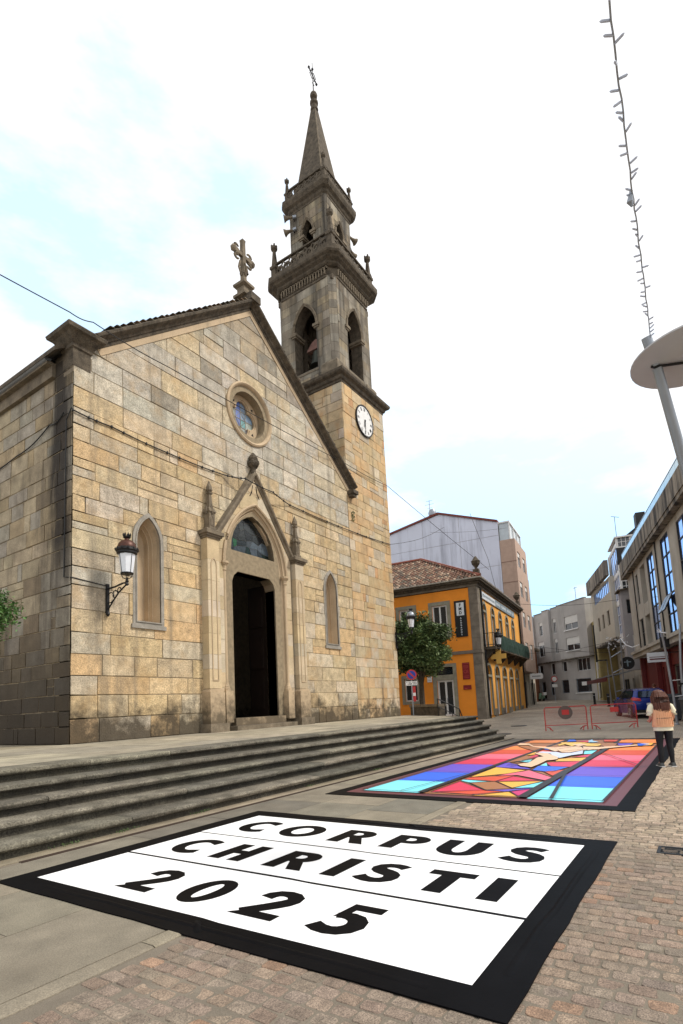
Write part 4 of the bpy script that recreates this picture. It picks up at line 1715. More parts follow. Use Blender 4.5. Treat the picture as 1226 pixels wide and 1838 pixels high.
class Flat(MB):
    """flat pieces in the ground plane; each layer a little above the last"""

    def __init__(s):
        super().__init__()
        s.z = CZ0

    def piece(s, pts, mi=0, tint=None, lift=0.0006):
        s.z += lift
        s.add([(x, y, s.z) for x, y in pts], [tuple(range(len(pts)))], mi, tint)

    def ribbon(s, pts, w, mi=0, tint=None):
        s.z += 0.0003
        n = len(pts)
        Lp, Rp = [], []
        for i, p in enumerate(pts):
            a, b = pts[max(0, i - 1)], pts[min(n - 1, i + 1)]
            dx, dy = b[0] - a[0], b[1] - a[1]
            l = math.hypot(dx, dy) or 1
            k = 1.0
            if 0 < i < n - 1:
                d1 = (p[0] - a[0], p[1] - a[1]); d2 = (b[0] - p[0], b[1] - p[1])
                l1, l2 = math.hypot(*d1) or 1, math.hypot(*d2) or 1
                c = (d1[0] * d2[0] + d1[1] * d2[1]) / (l1 * l2)
                k = 1 / max(.5, math.sqrt(max(0.1, (1 + c) / 2)))
            nx, ny = -dy / l * w / 2 * k, dx / l * w / 2 * k
            Lp.append((p[0] + nx, p[1] + ny)); Rp.append((p[0] - nx, p[1] - ny))
        vs = [(x, y, s.z) for x, y in Lp] + [(x, y, s.z) for x, y in Rp]
        s.add(vs, [(i, i + 1, n + i + 1, n + i) for i in range(n - 1)], mi, tint)


def wavy_edge(x0, x1, y0, y1, amp=.02, step=.45):
    """outline with a slightly uneven cloth edge"""
    pts = []
    def seg(a, b):
        n = max(2, int(math.hypot(b[0] - a[0], b[1] - a[1]) / step))
        for i in range(n):
            t = i / n
            j = R_.uniform(-amp, amp) if i else 0
            pts.append((a[0] + (b[0] - a[0]) * t + (j if abs(b[0] - a[0]) < .1 else 0), a[1] + (b[1] - a[1]) * t + (j if abs(b[1] - a[1]) < .1 else 0)))
    seg((x0, y0), (x1, y0)); seg((x1, y0), (x1, y1)); seg((x1, y1), (x0, y1)); seg((x0, y1), (x0, y0))
    return pts


c1 = thing('lettered_ground_cloth', 'black bordered white cloth on the paving lettered CORPUS CHRISTI 2025', 'banner', (4.8, 3.6, 0))
f = Flat()
pts = wavy_edge(2.83, 6.74, 1.01, 6.24, .009, .35)
f.add([(x, y, -.0) for x, y in pts] + [(x, y, CZ0) for x, y in pts], [tuple(range(len(pts), 2 * len(pts)))] + [(i, (i + 1) % len(pts), len(pts) + (i + 1) % len(pts), len(pts) + i) for i in range(len(pts))])
f.build('border', M['black'], c1, world=True)
# raised folds in the black border
f = MB()
def fold(p, q, w, h):
    p, q = Vector((*p, 0)), Vector((*q, 0))
    d = (q - p).normalized()
    nn = Vector((-d.y, d.x, 0))
    rs = []
    n = 8
    for i in range(n + 1):
        t = i / n
        c = p + (q - p) * t + nn * R_.uniform(-.01, .01)
        hh = h * math.sin(math.pi * t) + .001
        rs.append([c - nn * w + Vector((0, 0, CZ0)), c - nn * w * .4 + Vector((0, 0, CZ0 + hh * .8)), c + Vector((0, 0, CZ0 + hh)), c + nn * w * .4 + Vector((0, 0, CZ0 + hh * .8)), c + nn * w + Vector((0, 0, CZ0))])
    f.rings(rs, 0, False, False)
fold((3.3, 1.16), (6.3, 1.14), .03, .007)
fold((6.55, 1.5), (6.60, 5.9), .03, .008)
fold((2.97, 1.5), (2.98, 5.6), .03, .008)
fold((2.9, 3.3), (3.05, 3.5), .03, .02)
fold((6.56, 3.35), (6.7, 3.5), .03, .02)
f.build('fold', M['black'], c1, world=True, smooth=True)
for a, b in ((3.10, 4.15), (4.195, 5.26), (5.292, 6.43)):
    f = Flat()
    f.z += .001
    j = R_.uniform(-.008, .008)
    f.piece([(a, 1.29), (b, 1.29), (b, 2.1 + j), (b - .006, 3.2), (b + .006, 3.45), (b, 4.5), (b, 5.94), (a, 5.96), (a, 4.6), (a + .008, 3.5), (a - .006, 3.3), (a, 2.1)])
    f.build('white_panel', M['white'], c1, world=True)

# --- letters: u to the right (world -y), v away (world +x)
CH = 0.60
K = .182       # heavy stroke
T = .14       # thin stroke


def arcp(cu, cv, ru, rv, a0, a1, n=14):
    return [(cu + ru * math.cos(rad(a0 + (a1 - a0) * i / n)), cv + rv * math.sin(rad(a0 + (a1 - a0) * i / n))) for i in range(n + 1)]


def glyph(ch):
    """list of ('p', pts) polygons, ('s', pts, w) strokes, ('b', outer, inner) bands; width"""
    H = CH
    if ch == 'I':
        return [('p', rect(0, K, 0, H))], K
    if ch == 'H':
        return [('p', rect(0, K, 0, H)), ('p', rect(.48 - K, .48, 0, H)), ('p', rect(K, .48 - K, .24, .365))], .48
    if ch == 'T':
        return [('p', rect(0, .45, H - T, H)), ('p', rect(.135, .135 + K, 0, H - T))], .45
    if ch == 'O':
        n = 28
        return [('b', [(.31 + .31 * math.cos(2 * math.pi * i / n), .30 + .315 * math.sin(2 * math.pi * i / n)) for i in range(n + 1)],
                 [(.31 + .135 * math.cos(2 * math.pi * i / n), .30 + .172 * math.sin(2 * math.pi * i / n)) for i in range(n + 1)])], .62
    if ch == '0':
        n = 28
        return [('b', [(.23 + .225 * math.cos(2 * math.pi * i / n), .30 + .31 * math.sin(2 * math.pi * i / n)) for i in range(n + 1)],
                 [(.23 + .068 * math.cos(2 * math.pi * i / n), .30 + .19 * math.sin(2 * math.pi * i / n)) for i in range(n + 1)])], .46
    if ch == 'C':
        a0, a1, n = 52, 308, 24
        out_ = [(.31 + .31 * math.cos(rad(a0 + (a1 - a0) * i / n)), .30 + .315 * math.sin(rad(a0 + (a1 - a0) * i / n))) for i in range(n + 1)]
        inn_ = [(.31 + .135 * math.cos(rad(a0 + (a1 - a0) * i / n)), .30 + .172 * math.sin(rad(a0 + (a1 - a0) * i / n))) for i in range(n + 1)]
        inn_[0] = (.47, .41); inn_[-1] = (.47, .19)
        return [('b', out_, inn_)], .50
    if ch in 'RP':
        o = [('p', rect(0, K, 0, H))]
        # bowl
        ou = [(K, H)] + [(.27 + .19 * math.cos(rad(a)), .42 + .18 * math.sin(rad(a))) for a in range(90, -91, -15)] + [(K, .24)]
        ii = [(K, H - .12)] + [(.225 + .065 * math.cos(rad(a)), .42 + .06 * math.sin(rad(a))) for a in range(90, -91, -15)] + [(K, .36)]
        o.append(('b', ou, ii))
        if ch == 'R':
            o.append(('p', [(.20, .245), (.34, 0), (.52, 0), (.36, .27)]))
        return o, (.50 if ch == 'R' else .46)
    if ch == 'U':
        n = 16
        ou = [(0, H)] + [(.26 + .26 * math.cos(rad(180 + 180 * i / n)), .25 + .265 * math.sin(rad(180 + 180 * i / n))) for i in range(n + 1)] + [(.52, H)]
        ii = [(K, H)] + [(.26 + .082 * math.cos(rad(180 + 180 * i / n)), .25 + .14 * math.sin(rad(180 + 180 * i / n))) for i in range(n + 1)] + [(.52 - K, H)]
        return [('b', ou, ii)], .52
    if ch == 'S':
        return [('s', [(.365, .50), (.30, .535), (.235, .545), (.165, .53), (.115, .49), (.10, .44), (.115, .395), (.16, .355), (.225, .33), (.29, .30), (.33, .26), (.345, .20), (.335, .145), (.29, .095), (.225, .07), (.155, .075), (.09, .10), (.03, .145)],
                 [.11, .11, .11, .115, .125, .135, .14, .145, .15, .145, .14, .135, .13, .12, .115, .115, .12, .125])], .43
    if ch == '2':
        return [('s', [(.07, .40), (.085, .47), (.13, .525), (.20, .545), (.28, .53), (.335, .48), (.345, .42), (.325, .36), (.28, .295), (.22, .22), (.15, .14), (.08, .06)],
                 [.13, .13, .12, .115, .12, .13, .14, .145, .145, .14, .135, .13]), ('p', [(0, 0), (.46, 0), (.46, .12), (.17, .12), (.10, .10), (.02, .03)])], .46
    if ch == '5':
        return [('p', [(.13, H), (.43, H), (.43, H - .12), (.13, H - .12)]), ('p', [(.10, .30), (.13, H), (.22, H - .02), (.195, .36)]),
                ('s', [(.12, .335), (.17, .355), (.23, .36), (.30, .335), (.345, .28), (.36, .21), (.335, .14), (.28, .09), (.21, .07), (.13, .08), (.04, .125)],
                 [.09, .10, .115, .13, .14, .145, .14, .13, .12, .12, .12])], .43
    return [], .3


def letter(ch, u, v):
    g, wd = glyph(ch)
    f = Flat()
    f.z = CZ0 + .0022
    tr = lambda p: (v + p[1], -(u + p[0]))
    for it in g:
        f.z += .0002
        if it[0] == 'p':
            f.piece([tr(p) for p in it[1]], lift=0)
        elif it[0] == 'b':
            n = len(it[1])
            f.add([(*tr(p), f.z) for p in it[1]] + [(*tr(p), f.z) for p in it[2]], [(i, i + 1, n + i + 1, n + i) for i in range(n - 1)])
        else:
            P_, W_ = it[1], it[2]
            n = len(P_)
            W_ = [w_ * 1.16 for w_ in W_]
            A, B = [], []
            for i in range(n):
                a, b = P_[max(0, i - 1)], P_[min(n - 1, i + 1)]
                dx, dy = b[0] - a[0], b[1] - a[1]
                l = math.hypot(dx, dy)
                nx, ny = -dy / l * W_[i] / 2, dx / l * W_[i] / 2
                A.append((P_[i][0] + nx, P_[i][1] + ny)); B.append((P_[i][0] - nx, P_[i][1] - ny))
            f.add([(*tr(p), f.z) for p in A] + [(*tr(p), f.z) for p in B], [(i, i + 1, n + i + 1, n + i) for i in range(n - 1)])
    f.build('letter', M['black'], c1, world=True)


for word, v in (([('C', -5.66), ('O', -4.94), ('R', -4.06), ('P', -3.33), ('U', -2.69), ('S', -1.96)], 5.54),
                ([('C', -5.66), ('H', -4.88), ('R', -4.08), ('I', -3.33), ('S', -2.99), ('T', -2.38), ('I', -1.76)], 4.41),
                ([('2', -4.93), ('0', -4.19), ('2', -3.42), ('5', -2.69)], 3.29)):
    for ch, u in word:
        letter(ch, u, v)

# ---- second cloth, stained-glass design
c2 = thing('coloured_ground_cloth', 'stained-glass patterned cloth with black and maroon border, further along the steps', 'banner', (15.2, 3.6, 0))
PC_ = {'crimson': (.62, .035, .09), 'redorange': (.62, .075, .03), 'yellow': (.78, .42, .06), 'magenta': (.55, .03, .16), 'purple': (.13, .08, .55),
       'brown': (.34, .14, .055), 'cyan': (.20, .72, .82), 'blue': (.03, .13, .75), 'pink': (.80, .14, .22), 'orange': (.82, .25, .06), 'lightblue': (.35, .6, .8),
       'skin': (.74, .50, .33), 'blond': (.75, .48, .10), 'cloth': (.55, .62, .80), 'maroon': (.12, .035, .045), 'ink': (.010, .009, .010)}
f = Flat()
pts = wavy_edge(8.50, 21.88, 1.02, 6.17, .015)
f.add([(x, y, 0) for x, y in pts] + [(x, y, CZ0) for x, y in pts], [tuple(range(len(pts), 2 * len(pts)))] + [(i, (i + 1) % len(pts), len(pts) + (i + 1) % len(pts), len(pts) + i) for i in range(len(pts))])
f.build('border', M['black'], c2, world=True)
f = Flat()
f.piece(rect(8.80, 21.45, 1.28, 5.90), tint=PC_['maroon'])
f.build('inner_border', M['print'], c2, world=True)
bands = [(9.04, 10.42, 'cyan'), (10.42, 11.80, 'blue'), (11.80, 13.40, 'purple'), (13.40, 14.70, 'crimson'), (14.70, 16.0, 'pink'), (16.0, 17.32, 'redorange'), (17.32, 18.7, 'orange'), (18.7, 19.9, 'brown'), (19.9, 21.3, 'orange')]
f = Flat()
f.z = CZ0 + .002
for (ya, yb) in ((1.50, 2.61), (4.50, 5.66)):
    for a, b, c in bands:
        f.piece(rect(a, b, ya, yb), tint=PC_[c])
f.z = CZ0 + .004
f.piece(rect(9.04, 21.3, 2.75, 4.42), tint=PC_['brown'])
f.piece([(16.4, 2.75), (16.4, 4.42), (18.2, 4.42), (17.6, 2.75)], tint=PC_['redorange'])
POLYS = [('crimson',[(9.2,4.34),(10.55,4.33),(9.63,3.5),(9.2,4.26)]),('redorange',[(9.17,4.25),(9.63,3.5),(9.57,3.05),(9.11,3.56)]),('yellow',[(9.03,3.52),(9.57,3.05),(9.1,2.76)]),('magenta',[(9.61,3.06),(10.02,2.75),(9.11,2.73)]),('purple',[(9.59,3.49),(10.08,2.77),(10.01,2.75),(9.57,3.05)]),('brown',[(10.39,4.08),(10.67,3.65),(9.93,3.11),(9.63,3.5)]),('cyan',[(10.6,4.34),(10.78,4.35),(10.65,3.74),(10.39,4.08)]),('redorange',[(11.08,4.34),(11.6,3.51),(10.67,3.65),(10.78,4.35)]),('crimson',[(10.67,3.65),(11.46,3.54),(10.95,2.89)]),('yellow',[(10.62,3.6),(10.89,2.78),(9.93,3.11)]),('cyan',[(9.93,3.11),(10.89,2.78),(10.81,2.75),(10.08,2.75)]),('yellow',[(11.08,4.34),(12.86,4.37),(12.41,3.53),(11.81,3.74)]),('pink',[(11.39,3.89),(11.81,3.74),(12.42,3.45),(11.4,2.75),(10.97,2.8),(11.6,3.51)]),('purple',[(12.94,4.44),(14.05,4.53),(13.27,3.88),(12.57,3.45),(12.86,4.37)]),('blue',[(12.45,3.43),(13.26,3.5),(13.15,2.79),(12.21,2.96)]),('redorange',[(12.25,3.12),(12.68,2.77),(11.6,2.79)]),('crimson',[(13.93,3.49),(14.36,2.71),(13.16,2.75),(13.22,3.22)]),('yellow',[(14.18,3.34),(14.78,3.4),(15.2,2.78),(14.36,2.71)]),('crimson',[(15.27,3.15),(16.07,2.82),(15.27,2.77)]),('cyan',[(16.97,3.16),(17.11,2.83),(16.1,2.81),(16.01,3.02)]),('cyan',[(14.15,4.25),(14.61,3.97),(13.82,3.83)]),('cyan',[(13.27,3.46),(13.87,3.46),(13.21,3.28)]),('brown',[(14.46,4.55),(15.61,4.41),(14.61,3.97),(13.73,4.4)]),('yellow',[(15.53,4.41),(16.55,4.39),(15.84,4.19)]),('crimson',[(15.05,4.18),(15.84,4.19),(14.97,3.88),(14.67,3.98)]),('brown',[(17.88,4.45),(19.55,4.42),(18.31,3.86),(17.89,4.18)]),('blue',[(17.34,4.35),(17.88,4.44),(17.89,4.2),(17.01,4.03)]),('brown',[(18.46,5.45),(18.31,4.91),(17.88,4.5),(16.57,4.36),(17.59,4.97)]),('orange',[(19.76,5.51),(20.67,5.64),(21.03,4.49),(19.72,4.49)]),('yellow',[(19.55,4.37),(19.95,4.4),(19.85,3.55),(19.53,3.65)]),('blue',[(20.22,4.3),(21.14,4.4),(21.12,4.21),(20.38,4.01)]),('crimson',[(20.38,4.01),(20.7,3.54),(19.91,3.57)]),('lightblue',[(20.53,3.66),(21.18,3.64),(20.52,3.51),(20.0,3.24),(19.75,3.51)]),('orange',[(19.71,2.62),(20.78,2.66),(20.69,1.61),(19.49,1.53)]),('purple',[(19.35,2.6),(19.41,2.16),(18.51,2.21),(18.61,2.48)]),('brown',[(18.68,2.93),(19.54,2.92),(19.35,2.62),(18.19,2.53),(17.73,2.74)]),('redorange',[(20.9,3.23),(20.86,2.76),(20.08,2.75),(20.1,3.09)]),('skin',[(18.78,5.59),(19.6,5.72),(19.42,5.36),(18.31,4.91),(18.08,4.5),(17.89,4.2),(16.84,3.83),(16.6,3.87),(17.47,4.3),(18.02,4.83),(18.77,5.21),(18.77,5.48)]),('skin',[(17.89,4.2),(18.31,3.76),(18.04,2.87),(17.26,2.81),(17.13,3.13),(16.87,3.26),(16.32,3.43),(16.3,3.63),(17.09,3.91)]),('skin',[(17.42,3.17),(18.19,2.78),(18.41,2.4),(18.93,2.01),(18.51,1.95),(18.04,2.36),(17.59,2.69),(17.0,3.07)]),('skin',[(19.16,2.03),(19.4,1.9),(19.39,1.63),(18.6,1.63),(18.51,1.92)]),('blue',[(19.23,2.04),(19.23,1.91),(19.05,1.72),(18.44,1.86),(18.51,1.95)]),('yellow',[(19.39,1.72),(19.39,1.61),(18.6,1.61),(18.73,1.69)]),('blond',[(18.76,4.28),(19.55,4.27),(19.69,3.81),(19.04,3.02),(18.32,2.97),(18.37,3.32),(18.9,3.66),(18.31,3.76),(19.06,4.11),(18.46,4.16)]),('skin',[(18.97,3.89),(19.27,3.65),(18.75,3.39),(18.26,3.56)]),('cloth',[(16.21,4.27),(16.51,4.21),(16.37,3.77),(16.03,3.57),(16.16,3.34),(16.88,3.17),(15.9,3.01),(15.52,3.21),(14.8,3.35),(14.98,3.5),(15.9,3.84)]),('skin',[(16.09,4.31),(16.01,3.95),(15.09,3.47),(14.52,3.34),(14.32,3.42),(14.22,3.53),(13.36,3.51),(12.8,3.53),(12.99,3.82),(13.31,3.99),(13.65,3.81),(14.84,3.92),(15.15,3.83),(15.76,4.18)])]
for c, p in POLYS:
    f.z += .0002
    f.piece(p, tint=PC_[c])
f.build('coloured_panes', M['print'], c2, world=True)
f = Flat()
f.z = CZ0 + .016
ink = PC_['ink']
for c, p in POLYS:
    w = .024 if c not in ('skin', 'cloth', 'blond') else .020
    f.ribbon(p + [p[0]], w, tint=ink)
for x0, x1, w, y in ((9.0, 21.3, .13, 4.46), (9.0, 21.3, .15, 2.68)):
    f.ribbon([(x0, y), (x1, y)], w, tint=ink)
for y in (1.49, 5.67):
    f.ribbon([(9.02, y), (21.3, y)], .035, tint=ink)
for x in (9.02, 21.32):
    f.ribbon([(x, 1.49), (x, 5.67)], .04, tint=ink)
for (ya, yb) in ((1.50, 2.61), (4.52, 5.66)):
    for a, b, c in bands[1:]:
        f.ribbon([(a, ya), (a, yb)], .022, tint=ink)
f.ribbon([(9.04, 4.87), (11.64, 4.55)], .025, tint=ink)
f.ribbon([(9.0, 2.22), (11.92, 2.62)], .06, tint=ink)
f.ribbon([(16.36, 2.61), (13.71, 1.50)], .03, tint=ink)
for s in (((15.3, 3.98), (14.4, 4.1), (13.6, 4.16)), ((15.9, 3.8), (15.2, 3.7), (14.6, 3.72)), ((17.9, 3.5), (18.6, 3.3), (19.2, 3.2)), ((17.4, 3.95), (17.9, 3.75), (18.5, 3.6)), ((19.5, 3.3), (19.9, 3.0), (19.7, 2.85)), ((13.2, 4.2), (14.6, 3.98), (15.6, 3.9)), ((13.0, 4.05), (14.0, 3.9), (15.2, 3.6)), ((16.2, 3.9), (16.9, 3.5), (17.4, 3.1)), ((17.6, 3.3), (18.2, 3.45), (19.0, 3.55)), ((18.2, 2.9), (18.8, 3.1), (19.2, 3.4)), ((18.9, 4.3), (18.8, 4.9), (18.9, 5.3)), ((18.6, 2.4), (18.8, 2.0), (18.9, 1.7)), ((19.0, 3.6), (19.4, 3.5), (19.9, 3.45)), ((16.0, 3.4), (16.6, 3.2), (17.2, 2.95))):
    f.ribbon(list(s), .03, tint=ink)
f.build('lead_lines', M['print'], c2, world=True)

# ================================================================== SQUARE FURNITURE
# drain grate
gr = thing('drain_grate', 'small square iron drain grate set in the cobbles at the right', 'drain', (6.57, .44, 0))
mb = MB()
mb.frame(rect(6.43, 6.73, .28, .62), rect(6.46, 6.70, .31, .59), 0, 1)
for v in mb.v:
    v[:] = (v.x, v.z, .006 if v.y < .5 else -.04)
mb.build('frame', M['iron'], gr, world=True)
for k in range(6):
    mb = MB()
    mb.box(6.47 + k * .04, 6.485 + k * .04, .31, .59, -.03, .004)
    mb.build('bar', M['iron'], gr, world=True)
mb = MB()
mb.box(6.46, 6.70, .31, .59, -.05, -.028)
mb.build('pit', M['dark'], gr, world=True)
k = 0
for x, y, r, lab in ((24.6, 7.9, .38, 'round dark manhole cover just beyond the end of the steps'), (29.5, 8.6, .42, 'round dark manhole cover further up the street'), (30.3, 10.9, .4, 'round dark manhole cover near the orange corner building')):
    mb = MB()
    mb.lathe([(r, G(x) - .03), (r, G(x) + .004), (r * .9, G(x) + .006)], x, y, 20)
    mb.build('manhole_cover', M['iron'], label=lab, cat='manhole cover')

# wall lantern
GLS = M['lampglass']


def lantern(x, y, zb, ywall, label, cap_mat, xw=None, s=1.0):
    o = thing('wall_lantern', label, 'street lamp', (x if xw is None else xw, ywall, zb - .5))
    H = 1.30 * s
    xw = x if xw is None else xw
    wall = Vector((xw, ywall, zb - .25))
    tip = Vector((x, y, zb - .12))
    mb = MB()
    mb.box(xw - .05, xw + .05, ywall - .06, ywall, zb - .95, zb - .05)
    mb.lathe([(.03, zb - 1.05), (.07, zb - .98), (.03, zb - .9)], xw, ywall - .06, 6)
    mb.build('wall_plate', M['iron'], o, world=True)
    mb = MB()
    mb.tube([wall + Vector((0, 0, .05)), wall.lerp(tip, .4) + Vector((0, 0, .02)), wall.lerp(tip, .8) + Vector((0, 0, .03)), tip], .028, 6)
    mb.tube([Vector((xw, ywall, zb - .9)), Vector((xw, ywall, zb - .8)).lerp(tip, .3) + Vector((0, 0, -.02)), wall.lerp(tip, .6) + Vector((0, 0, -.2)), tip + Vector((0, 0, -.04))], .024, 6)
    for (t, dz, r) in ((.18, -.26, .16), (.42, -.2, .11), (.62, -.12, .07)):
        c = wall.lerp(tip, t) + Vector((0, 0, dz))
        dr = (tip - wall).normalized()
        mb.tube([c + dr * r * math.cos(a) + Vector((0, 0, r * math.sin(a))) for a in [i * .7 for i in range(9)]], .017, 5)
    mb.build('bracket', M['iron'], o, world=True, smooth=True)
    mb = MB()
    mb.lathe([(.02, zb - .22), (.06, zb - .18), (.035, zb - .12), (.06, zb - .08), (.03, zb - .04), (.03, zb + .02)], x, y, 8)
    for k in range(4):
        a = k * math.pi / 2 + .78
        mb.tube([(x, y, zb - .03), (x + .12 * math.cos(a), y + .12 * math.sin(a), zb + .03), (x + .17 * s * math.cos(a), y + .17 * s * math.sin(a), zb + .16)], .014, 5)
    mb.build('stem', M['iron'], o, world=True)
    z0, z1 = zb + .16, zb + .16 + .58 * s
    mb = MB()
    mb.lathe([(.17 * s, z0), (.245 * s, z1)], x, y, 8)
    mb.build('lamp_glass', GLS, o, world=True)
    mb = MB()
    for k in range(8):
        a = k * math.pi / 4
        if k % 2 == 0:
            mb.tube([(x + .175 * s * math.cos(a), y + .175 * s * math.sin(a), z0), (x + .25 * s * math.cos(a), y + .25 * s * math.sin(a), z1)], .010, 4)
    mb.lathe([(.18 * s, z0 - .03), (.19 * s, z0), (.18 * s, z0 + .015)], x, y, 12)
    mb.build('lamp_frame', M['iron'], o, world=True)
    mb = MB()
    mb.lathe([(.25 * s, z1 - .01), (.30 * s, z1 + .02), (.30 * s, z1 + .07), (.335 * s, z1 + .10), (.33 * s, z1 + .15), (.27 * s, z1 + .2)], x, y, 16)
    for k in range(12):
        a = k * math.pi / 6
        mb.lathe([(.012, z1 + .1), (.035, z1 + .14), (.004, z1 + .2)], x + .325 * s * math.cos(a), y + .325 * s * math.sin(a), 4)
    mb.build('lamp_rim', M['iron'], o, world=True)
    mb = MB()
    mb.lathe([(.27 * s, z1 + .19), (.27 * s, z1 + .24), (.24 * s, z1 + .33), (.17 * s, z1 + .41), (.07 * s, z1 + .45), (.06 * s, z1 + .5)], x, y, 16)
    mb.build('lamp_cap', cap_mat, o, world=True, smooth=True)
    mb = MB()
    mb.lathe([(.09 * s, z1 + .5), (.12 * s, z1 + .53), (.08 * s, z1 + .56)], x, y, 8)
    for k in range(7):
        a = k * 2 * math.pi / 7
        mb.lathe([(.02, z1 + .55), (.035, z1 + .6), (.008, z1 + .66)], x + .10 * s * math.cos(a), y + .10 * s * math.sin(a), 4)
    mb.build('crown', M['iron'], o, world=True)
    return o


lantern(9.83, 14.1, 5.72, 14.97, 'black iron wall lantern with a rusty dome beside the left lancet niche', M['copper'], xw=9.74)
lantern(28.72, 14.1, 5.85, 14.97, 'wall lantern with a shiny dome on the right corner of the bell tower', M['steel'], xw=28.32, s=.85)

# barriers
red = make_mat('red_enamel', (0.42, .02, .018), rough=.35, var=.1, bump=0)
redw = make_mat('red_mesh', (0.42, .10, .085), rough=.5, var=.1, bump=0)


def barrier(p, q, label, disc):
    p, q = Vector((p[0], p[1], G(p[0]))), Vector((q[0], q[1], G(q[0])))
    o = thing('crowd_barrier', label, 'barrier', ((p + q) / 2), 0, 'red mesh barriers closing the street')
    d = (q - p)
    L_ = d.length
    d.normalize()
    nrm = Vector((-d.y, d.x, 0))
    zz = lambda h: Vector((0, 0, h))
    mb = MB()
    mb.tube([p + zz(.02), p + zz(.98), p + d * .06 + zz(1.05), q - d * .06 + zz(1.05), q + zz(.98), q + zz(.02)], .022, 6)
    mb.tube([p + zz(.26), q + zz(.26)], .018, 6)
    mb.build('frame', red, o, world=True)
    for e in (p + d * .05, q - d * .05):
        s = 1 if e is not None and (e - p).length < .2 else -1
        mb = MB()
        mb.tube([e + zz(.2), e + d * s * .12 + zz(.16) + nrm * .1, e + d * s * .2 + nrm * .32 + zz(.03)], .02, 6)
        mb.tube([e + zz(.2), e + d * s * .12 + zz(.16) - nrm * .1, e + d * s * .2 - nrm * .32 + zz(.03)], .02, 6)
        mb.build('foot', red, o, world=True)
    mb = MB()
    n = int(L_ / .05)
    for i in range(1, n):
        c = p + d * (L_ * i / n)
        mb.bar(c + zz(.27), c + zz(1.03), .005)
    for i in range(1, 15):
        mb.bar(p + zz(.26 + i * .055), q + zz(.26 + i * .055), .005)
    mb.build('wire_mesh', redw, o, world=True)
    F = frame_m((p + q) / 2 - nrm * .03 if nrm.x < 0 else (p + q) / 2 + nrm * .03, d, Vector((abs(nrm.x), nrm.y if nrm.x > 0 else -nrm.y, 0)))
    return o, p, q, d, nrm


def front_frame(c, d):
    """frame on the camera side of a vertical panel"""
    n = Vector((-d.y, d.x, 0))
    if n.dot(Vector((c[0], c[1], 0))) < 0:
        n = -n
    return frame_m(c, d, n), n


o, p, q, d, nrm = barrier((25.5, 6.25), (26.1, 4.62), 'left red mesh crowd barrier carrying a round red and grey sign', True)
c = p.lerp(q, .5)
F, n = front_frame((c.x, c.y, c.z), d)
mb = MB(F)
mb.poly(circle(0, .80, .30, 24), -.06, -.035, back=True)
mb.build('sign_disc', make_mat('sign_grey', (.10, .07, .06), rough=.6), o, world=True)
mb = MB(F)
mb.poly(rect(-.15, .15, .70, .92), -.066, -.061)
mb.build('sign_plate', red, o, world=True)
o, p, q, d, nrm = barrier((26.15, 4.45), (26.85, 2.75), 'right red mesh crowd barrier with a small red plate, in front of the blue car', False)
c = p.lerp(q, .52)
F, n = front_frame((c.x, c.y, c.z), d)
mb = MB(F)
mb.poly(rect(-.17, .17, .72, .93), -.05, -.03, back=True)
mb.build('plate', red, o, world=True)

# ---------------------------------------------------------------- people


def loft(mb, rings, n=12, mi=0, cap=True):
    """rings: (cx, cy, cz, rx, ry) or with rotation; horizontal ellipses"""
    rs = []
    for r in rings:
        cx, cy, cz, rx, ry = r[:5]
        rs.append([(cx + rx * math.cos(2 * math.pi * i / n), cy + ry * math.sin(2 * math.pi * i / n), cz) for i in range(n)])
    mb.rings(rs, mi, cap)


skinm = make_mat('skin', (.50, .26, .17), rough=.55, var=.05, bump=0)
cream = make_mat('cream_shirt', (.70, .65, .48), rough=.8, var=.08, vscale=15, bump=.2)
vest = make_mat('orange_vest', (.74, .40, .22), rough=.8, var=.1, vscale=10, bump=.4, bscale=15)
legg = make_mat('black_leggings', (.008, .008, .010), rough=.7, var=.1, bump=.1)
hairm = make_mat('brown_hair', (.095, .028, .013), rough=.45, var=.35, vscale=30, bump=.8, bscale=60)
shoe = make_mat('grey_shoes', (.06, .065, .065), rough=.6, var=.3, vscale=20, bump=.2)

# woman: local frame, facing +x (away from the camera), y to her left
wm = thing('person', 'woman seen from behind in orange vest, cream shirt and black leggings at the cloth edge', 'person', (13.75, .93, 0.0), rad(24))
WM[wm] = WM[wm] @ Matrix.Scale(.955, 4)
wm.scale = (.955, .955, .955)
S = 1.0


def body_mesh(parent, joints, bones, name, mat):
    """one continuous skin over connected edges, baked"""
    me = bpy.data.meshes.new(name)
    me.from_pydata([j[0] for j in joints], bones, [])
    ob = bpy.data.objects.new(name, me)
    COL.objects.link(ob)
    sk = ob.modifiers.new('skin', 'SKIN')
    if not me.skin_vertices:
        me.skin_vertices.new() if hasattr(me.skin_vertices, 'new') else None
    for i, j in enumerate(joints):
        me.skin_vertices[0].data[i].radius = j[1]
    me.skin_vertices[0].data[0].use_root = True
    sk.use_smooth_shade = True
    ss = ob.modifiers.new('smooth', 'SUBSURF')
    ss.levels = ss.render_levels = 1
    dg = bpy.context.evaluated_depsgraph_get()
    em = bpy.data.meshes.new_from_object(ob.evaluated_get(dg))
    ob.modifiers.clear()
    ob.data = em
    em.materials.clear()
    em.materials.append(mat)
    ob.parent = parent
    WM[ob] = WM[parent].copy()
    return ob


